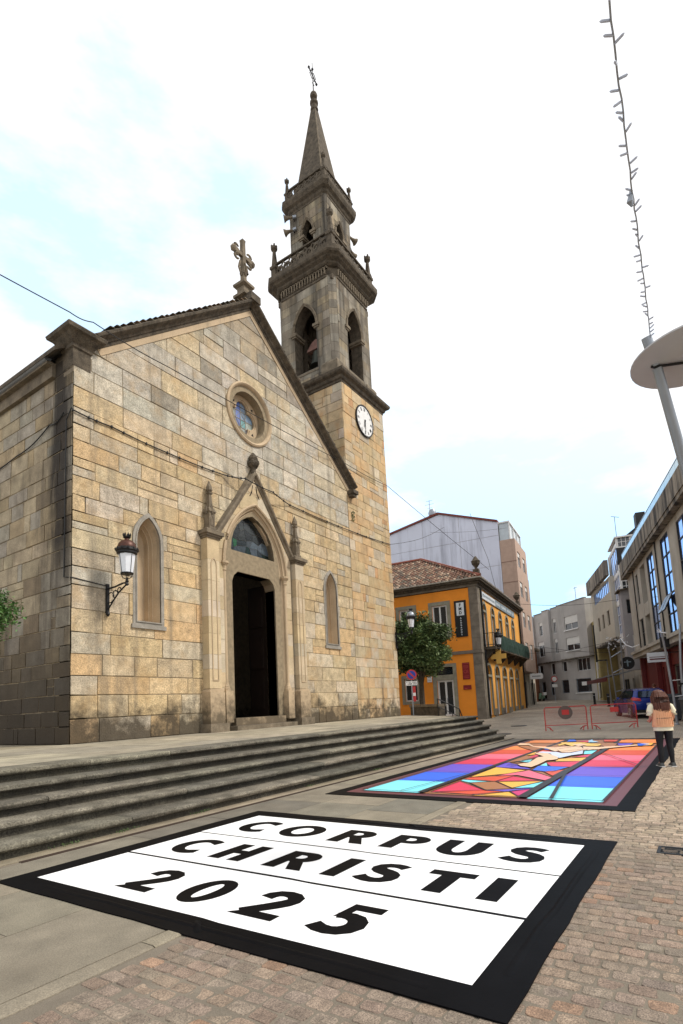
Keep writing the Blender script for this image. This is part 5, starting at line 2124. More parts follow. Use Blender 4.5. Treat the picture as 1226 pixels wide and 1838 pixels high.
J = [((0, 0, .93), (.13, .11)), ((0, 0, 1.12), (.12, .09)), ((.02, 0, 1.30), (.15, .10)), ((.04, 0, 1.40), (.07, .06)), ((.05, 0, 1.48), (.05, .05)),
     ((.075, 0, 1.56), (.08, .075)), ((.085, 0, 1.63), (.075, .07)),
     ((.02, .17, 1.34), (.055, .055)), ((.0, .23, 1.10), (.042, .042)), ((.16, .21, 1.00), (.035, .035)), ((.24, .17, 1.02), (.028, .02)),
     ((.02, -.17, 1.34), (.055, .055)), ((.0, -.24, 1.10), (.042, .042)), ((.16, -.23, .98), (.035, .035)), ((.24, -.19, 1.0), (.028, .02)),
     ((0, .09, .84), (.085, .085)), ((.03, .10, .48), (.055, .055)), ((0, .12, .10), (.035, .035)), ((.12, .13, .04), (.035, .03)),
     ((0, -.09, .84), (.085, .085)), ((.03, -.10, .48), (.055, .055)), ((0, -.11, .10), (.035, .035)), ((.12, -.12, .04), (.035, .03))]
B = [(0, 1), (1, 2), (2, 3), (3, 4), (4, 5), (5, 6), (2, 7), (7, 8), (8, 9), (9, 10), (2, 11), (11, 12), (12, 13), (13, 14), (0, 15), (15, 16), (16, 17), (17, 18), (0, 19), (19, 20), (20, 21), (21, 22)]
body_mesh(wm, J, B, 'body', skinm)
for s in (-1, 1):     # fingers and thumb reaching forward
    mb = MB()
    for k in range(4):
        y = s * .18 + (k - 1.5) * .018
        mb.tube([(.25, y, 1.02), (.29, y, 1.025), (.31, y, 1.005 - .004 * k)], .009, 5)
    mb.tube([(.24, s * .15, 1.02), (.27, s * .135, 1.04)], .010, 5)
    mb.build('fingers', skinm, wm)
for s in (-1, 1):
    mb = MB()
    loft(mb, [(.0, s * .115, .09, .045, .043), (.0, s * .113, .2, .052, .05), (-.015, s * .105, .34, .068, .065), (.02, s * .10, .48, .065, .063), (.01, s * .098, .62, .083, .08), (-.005, s * .09, .8, .10, .095), (0, s * .075, .92, .12, .10)])
    mb.build('legging', legg, wm, smooth=True)
    mb = MB()
    mb.rings([[(-.07, s * .12 - .038, z), (-.05, s * .12 - .045, z), (.10, s * .12 - .05, z), (.17, s * .12 - .035, z), (.19, s * .12, z), (.17, s * .12 + .035, z), (.10, s * .12 + .05, z), (-.05, s * .12 + .045, z), (-.07, s * .12 + .038, z)] for z in (.002, .045)] + [[(-.055, s * .12 - .03, .09), (-.04, s * .12 - .035, .095), (.05, s * .12 - .035, .085), (.12, s * .12 - .025, .06), (.14, s * .12, .055), (.12, s * .12 + .025, .06), (.05, s * .12 + .035, .085), (-.04, s * .12 + .035, .095), (-.055, s * .12 + .03, .09)]])
    sh = mb.build('shoe', shoe, wm, smooth=True)
    mb = MB()
    mb.box(-.075, .195, s * .12 - .05, s * .12 + .05, .0, .018)
    mb.build('sole', M['wpaint'], sh)
mb = MB()
loft(mb, [(0, 0, .80, .155, .205), (0, 0, .92, .15, .20), (0, 0, 1.1, .12, .165), (.01, 0, 1.3, .12, .19), (.02, 0, 1.38, .10, .17), (.04, 0, 1.43, .06, .07)], 16)
mb.build('shirt', cream, wm, smooth=True)
for s in (-1, 1):
    mb = MB()
    mb.tube([(.02, s * .13, 1.37), (.015, s * .20, 1.33), (.0, s * .245, 1.22), (.0, s * .262, 1.14)], .07, 10, rads=[.07, .075, .07, .066])
    mb.build('sleeve', cream, wm, smooth=True)
mb = MB()
loft(mb, [(0, 0, .885, .172, .215), (0, 0, .90, .176, .22), (-.005, 0, 1.02, .158, .205), (-.005, 0, 1.2, .145, .195), (.0, 0, 1.32, .138, .185), (.02, 0, 1.40, .11, .155), (.035, 0, 1.435, .075, .09)], 20)
mb.build('vest', vest, wm, smooth=True)
mb = MB()
for i in range(10):
    y0, y1 = -.15 + i * .03, -.15 + (i + 1) * .03
    xs0, xs1 = -.168 * math.sqrt(max(.02, 1 - (y0 / .21) ** 2)), -.168 * math.sqrt(max(.02, 1 - (y1 / .21) ** 2))
    mb.bar((xs0, y0, 1.08), (xs1, y1, 1.08), .012, .014)
mb.build('vest_strap', make_mat('strap_grey', (.18, .12, .08)), wm)
mb = MB()
rs = []
for k, (z, rx, ry, ox) in enumerate([(1.24, .06, .10, -.055), (1.30, .10, .155, -.035), (1.38, .12, .17, -.015), (1.46, .128, .165, .005), (1.53, .13, .15, .03), (1.58, .125, .135, .045), (1.65, .115, .118, .06), (1.70, .08, .085, .07), (1.72, .02, .02, .075)]):
    rs.append([(ox + rx * math.cos(a) * (1 + .12 * math.sin(7 * a + k)) if math.cos(a) < .55 or k > 4 else ox + rx * .5, ry * math.sin(a) * (1 + .10 * math.sin(9 * a + k * 2)), z + (R_.uniform(-.04, .02) if k == 0 else 0)) for a in [2 * math.pi * i / 18 for i in range(18)]])
mb.rings(rs)
hr_ = mb.build('hair', hairm, wm, smooth=True)
for k in range(26):
    a = math.pi * (.5 + k / 25) + R_.uniform(-.08, .08)
    q = lambda r, z, ox: (ox + .13 * r * math.cos(a), .165 * r * math.sin(a), z)
    mb = MB()
    mb.tube([q(.75, 1.66, .05), q(1.0, 1.55, .03), q(1.04 + R_.uniform(-.03, .06), 1.42, .0), q(1.0 + R_.uniform(-.08, .12), 1.30, -.02), q(.85 + R_.uniform(-.15, .2), 1.22 + R_.uniform(-.05, .03), -.04)], .02, 5, rads=[.014, .022, .022, .018, .004])
    mb.build('hair_strand', hairm, hr_, root=wm, smooth=True)
# folds hanging down the vest
mb = MB()
for k in range(9):
    y = -.16 + k * .04
    x0 = -.15 * math.sqrt(max(.05, 1 - (y / .21) ** 2))
    mb.tube([(x0 * .95 + .0, y * .9, 1.30), (x0 * 1.02 - .006, y, 1.15), (x0 * 1.12 - .004, y * 1.08 + R_.uniform(-.01, .01), .93)], .01, 5, rads=[.002, .011, .012])
mb.build('vest_fold', vest, wm, smooth=True)
# face features (turned away)
mb = MB()
mb.lathe([(.004, 1.545), (.014, 1.55), (.01, 1.575), (.003, 1.59)], .155, 0, 6)
mb.build('nose', skinm, wm)

# ---------------------------------------------------------------- car
blue = make_mat('blue_car_paint', (.010, .03, .22), rough=.25, metal=.3, var=.05, bump=0, coat=.6)
tyre = make_mat('tyre_rubber', (.012, .012, .012), rough=.8, var=.1, bump=.1)
rim_m = make_mat('alloy_rim', (.45, .46, .48), rough=.3, metal=.8, var=.05, bump=0)
cg = make_mat('car_glass', (.015, .018, .02), rough=.06, var=0, bump=0, spec=.9)
tl_m = make_mat('tail_lamp', (.45, .015, .02), rough=.15, var=.1, bump=0)
car = thing('parked_car', 'blue five-door hatchback parked behind the red barriers, seen from the rear', 'car', (34.9, 3.35, G(34.9)), rad(21))
# local: +x forward, y left, length 4.25, width 1.8
W2 = .89
side = [(-2.08, .42), (-2.12, .62), (-2.06, .92), (-2.0, 1.02), (-1.72, 1.42), (-1.35, 1.50), (-.3, 1.53), (.35, 1.42), (1.05, 1.02), (1.75, .90), (2.02, .74), (2.10, .5), (2.06, .28), (1.75, .22), (-1.85, .24)]
mb = MB()
rs = []
for yy, sc, dz in ((-W2 + .06, .0, 0), (-W2, 1.0, 0), (-.62, 1.0, 0), (0, 1, 0), (.62, 1.0, 0), (W2, 1, 0), (W2 - .06, 0, 0)):
    ring = []
    for (px_, pz_) in side:
        k = 0
        y_ = yy
        if pz_ > 1.0 and abs(yy) > .6:
            y_ = yy * (1 - .26 * (pz_ - 1.0) / .5)
        x_ = px_ * (1 - .03 * abs(yy) ** 2)
        if sc == 0:
            x_, z_ = px_ * .97, .3 + (pz_ - .3) * .96
            y_ = y_ * (1.0 if pz_ < 1 else .98)
        else:
            z_ = pz_ + .02 * (1 - (yy / W2) ** 2) * (pz_ > 1)
        ring.append((x_, y_, z_))
    rs.append(ring)
mb.rings(rs, 0, True, True)
mb.build('body', blue, car, smooth=True)
for s in (-1, 1):
    sy = lambda z: s * (W2 + .004) * (1 - .26 * max(0, z - 1.0) / .5)
    wins = [[(-1.75, 1.05), (-1.1, 1.04), (-1.15, 1.42), (-1.52, 1.38)], [(-1.05, 1.04), (-.12, 1.03), (-.15, 1.46), (-1.1, 1.43)], [(-.05, 1.03), (.92, 1.01), (.32, 1.37), (-.08, 1.45)]]
    for wv in wins:
        mb = MB()
        mb.add([(x_, sy(z_) + s * .012, z_) for x_, z_ in wv] + [(x_, sy(z_) - s * .03, z_) for x_, z_ in wv], [(0, 1, 2, 3), (0, 4, 5, 1), (1, 5, 6, 2), (2, 6, 7, 3), (3, 7, 4, 0)])
        mb.build('side_window', cg, car)
    for wx in (-1.30, 1.32):
        mb = MB()
        F = frame_m((wx, s * (W2 - .20) if s > 0 else s * (W2 - .20), .315), (1, 0, 0), (0, -s, 0))
        rr = [[(r * math.cos(a), dd, r * math.sin(a)) for a in [2 * math.pi * i / 20 for i in range(20)]] for r, dd in ((.2, -.2), (.30, -.215), (.318, -.18), (.318, -.02), (.30, .0))]
        mb.M = F
        mb.rings(rr)
        wh = mb.build('wheel', tyre, car)
        mb = MB(F)
        mb.rings([[(r * math.cos(a), dd, r * math.sin(a)) for a in [2 * math.pi * i / 16 for i in range(16)]] for r, dd in ((.21, -.205), (.19, -.222), (.17, -.20))], cap=False)
        for k in range(5):
            a = k * 1.257
            mb.bar((0, -.21, 0), (.19 * math.cos(a), -.215, .19 * math.sin(a)), .05, .02)
        mb.build('rim', rim_m, wh, root=car)
        mb = MB(F)
        mb.poly(round_arch(0, -.12, .02, .37, 6), -.212, -.2)
        mb.build('wheel_arch', tyre, car)
    mb = MB()
    mb.hexa([(.55, s * .90, .98), (.72, s * .90, .98), (.72, s * 1.02, 1.0), (.55, s * 1.02, 1.0)], [(.55, s * .90, 1.1), (.68, s * .90, 1.1), (.68, s * 1.02, 1.1), (.55, s * 1.02, 1.1)])
    mb.build('mirror', blue, car)
    mb = MB()
    mb.add([(-2.03, s * .48, .86), (-1.99, s * .88, .90), (-1.72, s * .905, 1.0), (-1.86, s * .86, 1.08), (-2.0, s * .50, 1.0)] + [(-1.9, s * .48, .86), (-1.9, s * .8, .90), (-1.7, s * .8, 1.0), (-1.8, s * .8, 1.08), (-1.9, s * .50, 1.0)],
           [(0, 1, 2, 3, 4), (0, 5, 6, 1), (1, 6, 7, 2), (2, 7, 8, 3), (3, 8, 9, 4)])
    for v in mb.v:
        v.x -= .045
        v.y += s * .012
    mb.build('tail_light', tl_m, car)
    mb = MB()
    mb.lathe([(.03, .70), (.10, .72), (.12, .80), (.04, .82)], 2.0, s * .62, 8)
    mb.build('headlight', M['lampglass'], car)
    for hx in (-.75, .2):
        mb = MB()
        mb.box(hx, hx + .16, s * (W2 + .0) - .01, s * (W2 + .0) + .02, .86, .89)
        mb.build('door_handle', blue, car)
    mb = MB()
    for lx in (-1.08, -.1):
        mb.bar((lx, s * (W2 + .003), .32), (lx, s * (W2 + .003), .98), .01, .006)
    mb.build('door_gap', tyre, car)
mb = MB()
mb.add([(-2.035, -.62, 1.06), (-2.035, .62, 1.06), (-1.77, .52, 1.39), (-1.77, -.52, 1.39)], [(0, 1, 2, 3)])
mb.build('rear_window', cg, car)
mb = MB()
mb.add([(1.02, -.72, 1.07), (1.02, .72, 1.07), (.42, .58, 1.44), (.42, -.58, 1.44)], [(0, 1, 2, 3)])
mb.build('windscreen', cg, car)
mb = MB()
mb.box(-2.15, -2.11, -.26, .26, .64, .75)
mb.build('number_plate', M['wpaint'], car)
mb = MB()
mb.box(-2.16, -2.0, -.75, .75, .26, .40)
mb.build('bumper', tyre, car)

# ---------------------------------------------------------------- bollards, bins, signs, lamps


def bollard(x, y, label):
    o = thing('bollard', label, 'bollard', (x, y, G(x)))
    mb = MB()
    mb.lathe([(.14, 0), (.14, .06), (.10, .08), (.10, .92), (.115, .93), (.115, 1.0), (.06, 1.04)], 0, 0, 12)
    mb.build('post', M['iron'], o, smooth=True)
    mb = MB()
    mb.lathe([(.103, .78), (.107, .79), (.107, .83), (.103, .84)], 0, 0, 12)
    mb.build('band', M['steel'], o)


bollard(54.6, 8.86, 'dark metal bollard further up the street, in front of the grey corner block')
bollard(48.7, 6.87, 'dark metal bollard nearer the blue car, beside the leaning arch of pipes')

binm = make_mat('dark_plastic', (.022, .026, .032), rough=.5, var=.1, bump=.1)
bn = thing('waste_container', 'dark grey waste container cut by the right edge of the picture, behind the woman', 'container', (26.9, .55, G(27)), rad(14))
mb = MB()
mb.hexa([(-.55, -.38, .06), (.55, -.38, .06), (.55, .38, .06), (-.55, .38, .06)], [(-.62, -.46, 1.1), (.62, -.46, 1.1), (.62, .46, 1.1), (-.62, .46, 1.1)])
mb.build('tub', binm, bn)
mb = MB()
mb.hexa([(-.66, -.5, 1.104), (.66, -.5, 1.104), (.66, .5, 1.104), (-.66, .5, 1.104)], [(-.6, -.4, 1.26), (.6, -.4, 1.26), (.6, .4, 1.26), (-.6, .4, 1.26)])
mb.build('lid', binm, bn)
for sx in (-1, 1):
    for sy in (-1, 1):
        mb = MB()
        mb.tube([(sx * .45 - .03, sy * .3, .07), (sx * .45 + .03, sy * .3, .07)], .07, 10)
        mb.build('wheel', tyre, bn)
bn2 = copy_tree(bn)
bn2.location = (31.0, 1.75, G(31))
bn2['label'] = 'dark grey waste container further back, between the blue car and the red shopfront'
bn2['group'] = bn['group'] = 'dark waste containers'

# no-parking sign at the round tree
ns = thing('no_parking_sign', 'round blue and red no-parking sign on a pole in front of the round tree', 'traffic sign', (28.75, 14.75, G(28.7)))
d = Vector((.5, -.86, 0)).normalized()
F, n_ = front_frame((28.05, 13.97, 0), d)
FS = F
mb = MB()
mb.tube([(28.07, 14.0, G(28)), (28.07, 14.0, 3.5)], .035, 8)
mb.build('pole', M['steel'], ns, world=True)
mb = MB(F)
mb.poly(circle(0, 3.22, .30, 24), -.06, -.04, back=True)
mb.build('sign_rim', red, ns, world=True)
mb = MB(F)
mb.poly(circle(0, 3.22, .225, 24), -.064, -.061)
mb.build('sign_face', make_mat('sign_blue', (.015, .035, .30), rough=.4), ns, world=True)
mb = MB(F)
a = rad(-45)
mb.poly([(-.23 * math.cos(a) - .03, 3.22 - .23 * math.sin(a) - .03), (-.23 * math.cos(a) + .03, 3.22 - .23 * math.sin(a) + .03), (.23 * math.cos(a) + .03, 3.22 + .23 * math.sin(a) + .03), (.23 * math.cos(a) - .03, 3.22 + .23 * math.sin(a) - .03)], -.068, -.065)
mb.build('sign_bar', red, ns, world=True)
mb = MB(F)
mb.poly(rect(-.36, .30, 2.62, 2.86), -.06, -.04, back=True)
mb.build('plate', M['wpaint'], ns, world=True)
mb = MB(F)
for k in range(3):
    for j in range(9):
        if R_.random() < .8:
            mb.poly(rect(-.31 + j * .065, -.265 + j * .065, 2.665 + k * .06, 2.70 + k * .06), -.062, -.061)
mb.build('small_text', M['iron'], ns, world=True)
mb = MB(F)
mb.poly(rect(.02, .18, 1.75, 2.56), -.06, -.04, back=True)
mb.poly(circle(.1, 1.78, .08, 12), -.058, -.042, back=True)
mb.build('red_strip', red, ns, world=True)
mb = MB(F)
mb.poly(rect(.03, .17, 2.02, 2.2), -.064, -.061)
mb.build('white_patch', M['wpaint'], ns, world=True)

# no entry sign far away
ne = thing('no_entry_sign', 'small round no-entry sign on a pole in front of the grey corner block', 'traffic sign', (68.0, 15.2, G(68)))
F, n_ = front_frame((68.0, 15.2, 0), Vector((.5, -.86, 0)).normalized())
mb = MB()
mb.tube([(68.03, 15.25, G(68)), (68.03, 15.25, G(68) + 2.9)], .04, 6)
mb.build('pole', M['steel'], ne, world=True)
mb = MB(F)
mb.poly(circle(0, G(68) + 2.65, .36, 20), -.06, -.03, back=True)
mb.build('sign_rim', red, ne, world=True)
mb = MB(F)
mb.poly(circle(0, G(68) + 2.65, .27, 20), -.066, -.061)
mb.build('sign_face', M['wpaint'], ne, world=True)
mb = MB(F)
mb.poly(rect(-.3, .3, G(68) + 1.7, G(68) + 2.05), -.06, -.03, back=True)
mb.build('plate', M['wpaint'], ne, world=True)

# disc-headed street lamp at the right
dl = thing('disc_street_lamp', 'tall leaning steel street lamp with a large flat disc at the upper right', 'street lamp', (8.9, -.62, 0), 0)
discc = Vector((6.46, -.26, 5.0))
mb = MB()
mb.lathe([(.60, 5.0), (.615, 5.005), (.615, 5.02), (.58, 5.045), (.05, 5.09)], discc.x, discc.y, 40)
mb.build('disc', make_mat('disc_grey', (.42, .42, .43), rough=.5, var=.05, bump=0), dl, world=True, smooth=True)
mb = MB()
lp = [Vector(q_) for q_ in ((6.42, .10, 4.985), (6.72, .02, 4.4), (6.98, -.05, 3.9), (7.6, -.22, 2.7), (8.3, -.42, 1.2), (8.7, -.55, 0))]
mb.tube(lp, .062, 12, rads=[.048, .052, .055, .062, .068, .072])
mb.build('pole', M['steel'], dl, world=True, smooth=True)
mb = MB()
mb.tube([(6.28, .16, 5.28), (6.40, .11, 5.0)], .05, 12)
mb.build('pole_tip', M['steel'], dl, world=True, smooth=True)
mb = MB()
mb.tube([(6.36, .15, 4.985), (6.42, .03, 4.983), (6.5, -.15, 4.983), (6.56, -.35, 4.983)], .013, 6)
mb.build('arm_slot', M['iron'], dl, world=True)
mb = MB()
mb.lathe([(.05, 4.93), (.08, 4.95), (.08, 4.99)], 6.56, -.30, 12)
mb.build('lamp_unit', M['iron'], dl, world=True)
mb = MB()
mb.lathe([(.14, 0), (.14, .02), (.09, .05)], 8.7, -.55, 12)
mb.build('base_plate', M['steel'], dl, world=True)
mb = MB()
mb.lathe([(.075, 3.45), (.085, 3.5), (.085, 3.62), (.07, 3.66)], 7.17, -.10, 8)
mb.build('clamp', M['iron'], dl, world=True)

# string of lights above
sl = thing('string_lights', 'string of small white fairy light tubes stretched overhead to the disc lamp', 'string lights', (4.3, .08, 5.0))
P0, P1 = Vector((6.18, .118, 5.2)), Vector((2.40, .045, 4.90))


def sp(t):
    p = P0.lerp(P1, t)
    p.z -= .03 * math.sin(math.pi * t) * 0
    return p


mb = MB()
pts = [sp(i / 40) + Vector((0, R_.uniform(-.004, .004), R_.uniform(-.006, .006))) for i in range(41)]
mb.tube(pts + [P1.lerp(P0, -2.0)], .0055, 5)
mb.build('wire', M['steel'], sl, world=True)
ledm = make_mat('frosted_led', (.5, .55, .66), rough=.3, var=.05, bump=0)
proto = None
for i in range(46):
    t = (i + R_.uniform(.2, .8)) / 46
    p = sp(t)
    mb = MB()
    mb.tube([(0, 0, 0), (.004, 0, 0), (.010, 0, 0), (.046, 0, 0), (.055, 0, 0)], .006, 6, rads=[.003, .0065, .0075, .0075, .002])
    if proto is None:
        ob = mb.build('light_tube', ledm, sl, world=True)
        proto = ob
        off0 = Vector((.0275, 0, 0))
    else:
        ob = proto.copy()
        COL.objects.link(ob)
    ang = R_.choice([1.57, -1.57, 2.3, -2.3, 2.7, 2.0, -2.0]) + R_.uniform(-.3, .3)
    dirv = Vector((R_.uniform(-.9, -.2), math.sin(ang) * .8, R_.uniform(-.5, .2))).normalized()
    ob.rotation_euler = dirv.to_track_quat('X', 'Z').to_euler()
    c = p + dirv * .0275
    ob.location = c - Vector((4.3, .08, 5.0))
mb = MB()
mb.tube([(4.03, .085, 5.05), (4.05, .10, 4.99), (4.06, .09, 4.96)], .02, 8, rads=[.012, .022, .01])
mb.build('cable_clamp', M['steel'], sl, world=True)

# curved twin poles at far right
for (pts, lab) in ((((28.2, 1.35, G(28)), (28.15, 1.36, 1.3), (28.05, 1.42, 2.6), (27.85, 1.46, 3.5), (27.6, 1.5, 4.15)), 'curved grey lamp pole leaning left, behind the woman'),
                   (((28.35, 1.02, G(28)), (28.3, 1.0, 1.6), (28.15, .95, 2.8), (28.05, .88, 3.6), (28.1, .8, 4.5)), 'curved grey lamp pole at the right edge with a junction box')):
    o = thing('curved_lamp_pole', lab, 'street lamp', pts[0], 0, 'curved lamp poles in front of the red shopfront')
    mb = MB()
    mb.tube(pts, .05, 10, rads=[.06, .058, .054, .05, .046])
    mb.build('pole', M['steel'], o, world=True, smooth=True)
    mb = MB()
    mb.lathe([(.11, pts[0][2]), (.11, pts[0][2] + .02), (.07, pts[0][2] + .05)], pts[0][0], pts[0][1], 10)
    mb.build('base_plate', M['steel'], o, world=True)
    if 'junction' in lab:
        mb = MB()
        mb.tube([(28.33, 1.02, 1.75), (28.27, .99, 1.95)], .09, 8)
        mb.build('junction_box', M['iron'], o, world=True)
    else:
        mb = MB()
        for k in range(7):
            p = Vector(pts[-1]) + Vector((R_.uniform(-.15, .15), R_.uniform(-.2, .2), R_.uniform(-.1, .25)))
            mb.tube([Vector(pts[-1]), p], .012, 4)
        mb.build('light_cluster', M['lampglass'], o, world=True)
rr = thing('pole_rails', 'thin pale horizontal rails tied between the two curved lamp poles', 'rail', (28.25, 1.2, 1.35))
for z in (1.35, 2.05):
    mb = MB()
    mb.tube([(28.12, 1.36, z), (28.3, 1.02, z + .02)], .02, 6)
    mb.build('rail', M['wpaint'], rr, world=True)
# arch of pipes with light tangle further back
ar = thing('light_arch', 'leaning pair of pale pipes with rungs carrying a tangle of lights', 'light frame', (46.9, 5.75, G(47)))
for a, b in (((46.87, 6.01, G(47)), (46.37, 6.15, 5.3)), ((47.2, 5.51, G(47)), (46.73, 5.31, 5.9))):
    mb = MB()
    mb.tube([a, b], .05, 8)
    mb.build('pipe', M['steel'], ar, world=True)
for t in (.25, .55, .8):
    mb = MB()
    p_ = Vector((46.87, 6.01, G(47))).lerp(Vector((46.37, 6.15, 5.3)), t)
    q_ = Vector((47.2, 5.51, G(47))).lerp(Vector((46.73, 5.31, 5.9)), t)
    mb.tube([p_, q_], .04, 6)
    mb.build('rung', M['steel'], ar, world=True)
mb = MB()
for k in range(40):
    p = Vector((46.5, 5.7, 5.5)) + Vector((R_.uniform(-.3, .3), R_.uniform(-.9, .6), R_.uniform(-.5, .5)))
    mb.tube([p, p + Vector((R_.uniform(-.2, .2), R_.uniform(-.2, .2), R_.uniform(-.2, .2)))], .02, 4)
mb.build('light_tangle', M['lampglass'], ar, world=True)
mb = MB()
mb.tube([(46.7, 5.3, 5.8), (46.0, 4.9, 5.2), (45.2, 4.4, 4.9), (44.5, 3.9, 5.0)], .035, 5)
mb.build('garland', M['lampglass'], ar, world=True)
# slim street lamp
st = thing('street_lamp', 'slim dark street lamp with a small horizontal head, beside the leaning light arch', 'street lamp', (51.0, 7.0, G(51)))
mb = MB()
mb.tube([(0, 0, 0), (0, 0, 3.8)], .05, 8, rads=[.06, .035])
mb.build('pole', M['steel'], st)
mb = MB()
mb.tube([(0, 0, 3.75), (-.3, .5, 3.85)], .025, 6)
mb.build('arm', M['iron'], st)
mb = MB()
mb.box(-.5, .1, -.05, .75, 3.78, 3.86)
mb.build('lamp_head', M['iron'], st)
wp = thing('tall_pole', 'tall pole, dark above and white below, at the corner of the grey block', 'pole', (67.3, 10.3, G(67)))
mb = MB()
mb.tube([(67.3, 10.3, G(67)), (66.6, 10.15, 5.2)], .10, 8)
mb.build('lower_pole', M['wpaint'], wp, world=True)
mb = MB()
mb.tube([(66.6, 10.15, 5.2), (66.1, 10.05, 9.3)], .10, 8)
mb.build('upper_pole', M['iron'], wp, world=True)
# scooter and person far off
sc_ = thing('parked_scooter', 'small pale green scooter parked at the far end of the street', 'scooter', (72.5, 17.9, G(72.5)), rad(40))
grn = make_mat('pale_green', (.25, .42, .30), rough=.5)
mb = MB()
mb.hexa([(-.5, -.15, .25), (.45, -.15, .25), (.45, .15, .25), (-.5, .15, .25)], [(-.55, -.15, .75), (-.1, -.12, .7), (-.1, .12, .7), (-.55, .15, .75)])
mb.hexa([(.35, -.2, .3), (.55, -.2, .3), (.55, .2, .3), (.35, .2, .3)], [(.25, -.15, 1.0), (.35, -.15, 1.0), (.35, .15, 1.0), (.25, .15, 1.0)])
mb.build('fairing', grn, sc_)
mb = MB()
mb.hexa([(-.55, -.12, .76), (0, -.1, .71), (0, .1, .71), (-.55, .12, .76)], [(-.5, -.1, .84), (-.02, -.08, .78), (-.02, .08, .78), (-.5, .1, .84)])
mb.build('seat', M['iron'], sc_)
for wx in (-.45, .6):
    mb = MB(frame_m((wx, -.05, .24), (1, 0, 0), (0, 1, 0)))
    mb.rings([[(r * math.cos(2 * math.pi * i / 14), dd, r * math.sin(2 * math.pi * i / 14)) for i in range(14)] for r, dd in ((.2, 0), (.24, .02), (.24, .08), (.2, .1))])
    mb.build('wheel', tyre, sc_)
mb = MB()
mb.tube([(.28, -.3, 1.05), (.3, 0, 1.0), (.28, .3, 1.05)], .025, 6)
mb.build('handlebar', M['iron'], sc_)
mb = MB()
mb.box(-.95, -.56, -.2, .2, .72, 1.1)
mb.build('top_box', M['wpaint'], sc_)


def simple_person(loc, rot, label, top, bottom, scale=1.0, group=None):
    o = thing('person', label, 'person', loc, rot, group)
    bo = body_mesh(o, [((x * scale, y * scale, z * scale), (a * scale, b * scale)) for (x, y, z), (a, b) in [(j[0], j[1]) for j in J]], B, 'body', skinm)
    mb = MB()
    loft(mb, [(0, 0, .85, .15, .19), (0, 0, 1.1, .135, .18), (.01, 0, 1.32, .13, .2), (.02, 0, 1.41, .09, .13), (.04, 0, 1.45, .06, .06)], 12)
    mb.build('jacket', top, o, smooth=True)
    for s in (-1, 1):
        mb = MB()
        mb.tube([(.02, s * .14, 1.37), (0, s * .23, 1.25), (0, s * .25, 1.1), (.13, s * .23, 1.0)], .06, 8)
        mb.build('sleeve', top, o, smooth=True)
        mb = MB()
        loft(mb, [(.0, s * .115, .06, .06, .06), (0, s * .105, .4, .075, .075), (0, s * .09, .85, .11, .105)])
        mb.build('trouser_leg', bottom, o, smooth=True)
        mb = MB()
        mb.hexa([(-.07, s * .12 - .045, 0), (.18, s * .12 - .045, 0), (.18, s * .12 + .045, 0), (-.07, s * .12 + .045, 0)], [(-.06, s * .12 - .035, .09), (.1, s * .12 - .035, .07), (.1, s * .12 + .035, .07), (-.06, s * .12 + .035, .09)])
        mb.build('shoe', M['iron'], o)
    mb = MB()
    mb.lathe([(.06, 1.54), (.1, 1.58), (.1, 1.66), (.07, 1.72), (.02, 1.74)], .055, 0, 10)
    mb.build('hair', hairm, o, smooth=True)
    return o


dkc = make_mat('dark_cloth', (.012, .012, .014), rough=.8)
simple_person((72.6, 18.75, G(72.6)), rad(-20), 'distant person in dark clothes standing beside the pale green scooter', dkc, dkc)
simple_person((38.0, 2.75, G(38)), rad(60), 'person in a tan jacket by the red shopfront, partly hidden behind the waste containers', make_mat('tan_cloth', (.42, .28, .14), rough=.8), dkc)

# ---------------------------------------------------------------- trees


def leaf_cloud(mb, c, rx, ry, rz, n, size, cols, rr=None, clumps=130):
    """leaves gathered in clumps spread through the crown"""
    rr = rr or R_
    cl = []
    for _ in range(clumps):
        d = Vector((rr.gauss(0, 1), rr.gauss(0, 1), rr.gauss(0, 1))).normalized()
        k = (rr.random() ** .35) * rr.uniform(.8, 1.08)
        cl.append((Vector((c[0] + d.x * rx * k, c[1] + d.y * ry * k, c[2] + d.z * rz * k)), rr.uniform(.12, .24) * (rx + rz) / 2, rr.uniform(.75, 1.25), d))
    for _ in range(n):
        p0, sg_, br_, d = rr.choice(cl)
        p = p0 + Vector([max(-1.7, min(1.7, rr.gauss(0, 1))) for _q in range(3)]) * sg_ * .62
        a = Vector((rr.gauss(0, 1), rr.gauss(0, 1), rr.gauss(0, .7))).normalized()
        b = a.cross(Vector((rr.gauss(0, .5), rr.gauss(0, .5), 1))).normalized()
        s = size * rr.uniform(.6, 1.4)
        col = tuple(x * br_ for x in rr.choice(cols))
        mb.add([p - a * s, p + b * s * .45, p + a * s, p - b * s * .45], [(0, 1, 2, 3)], 0, cc(col, .25, rr))


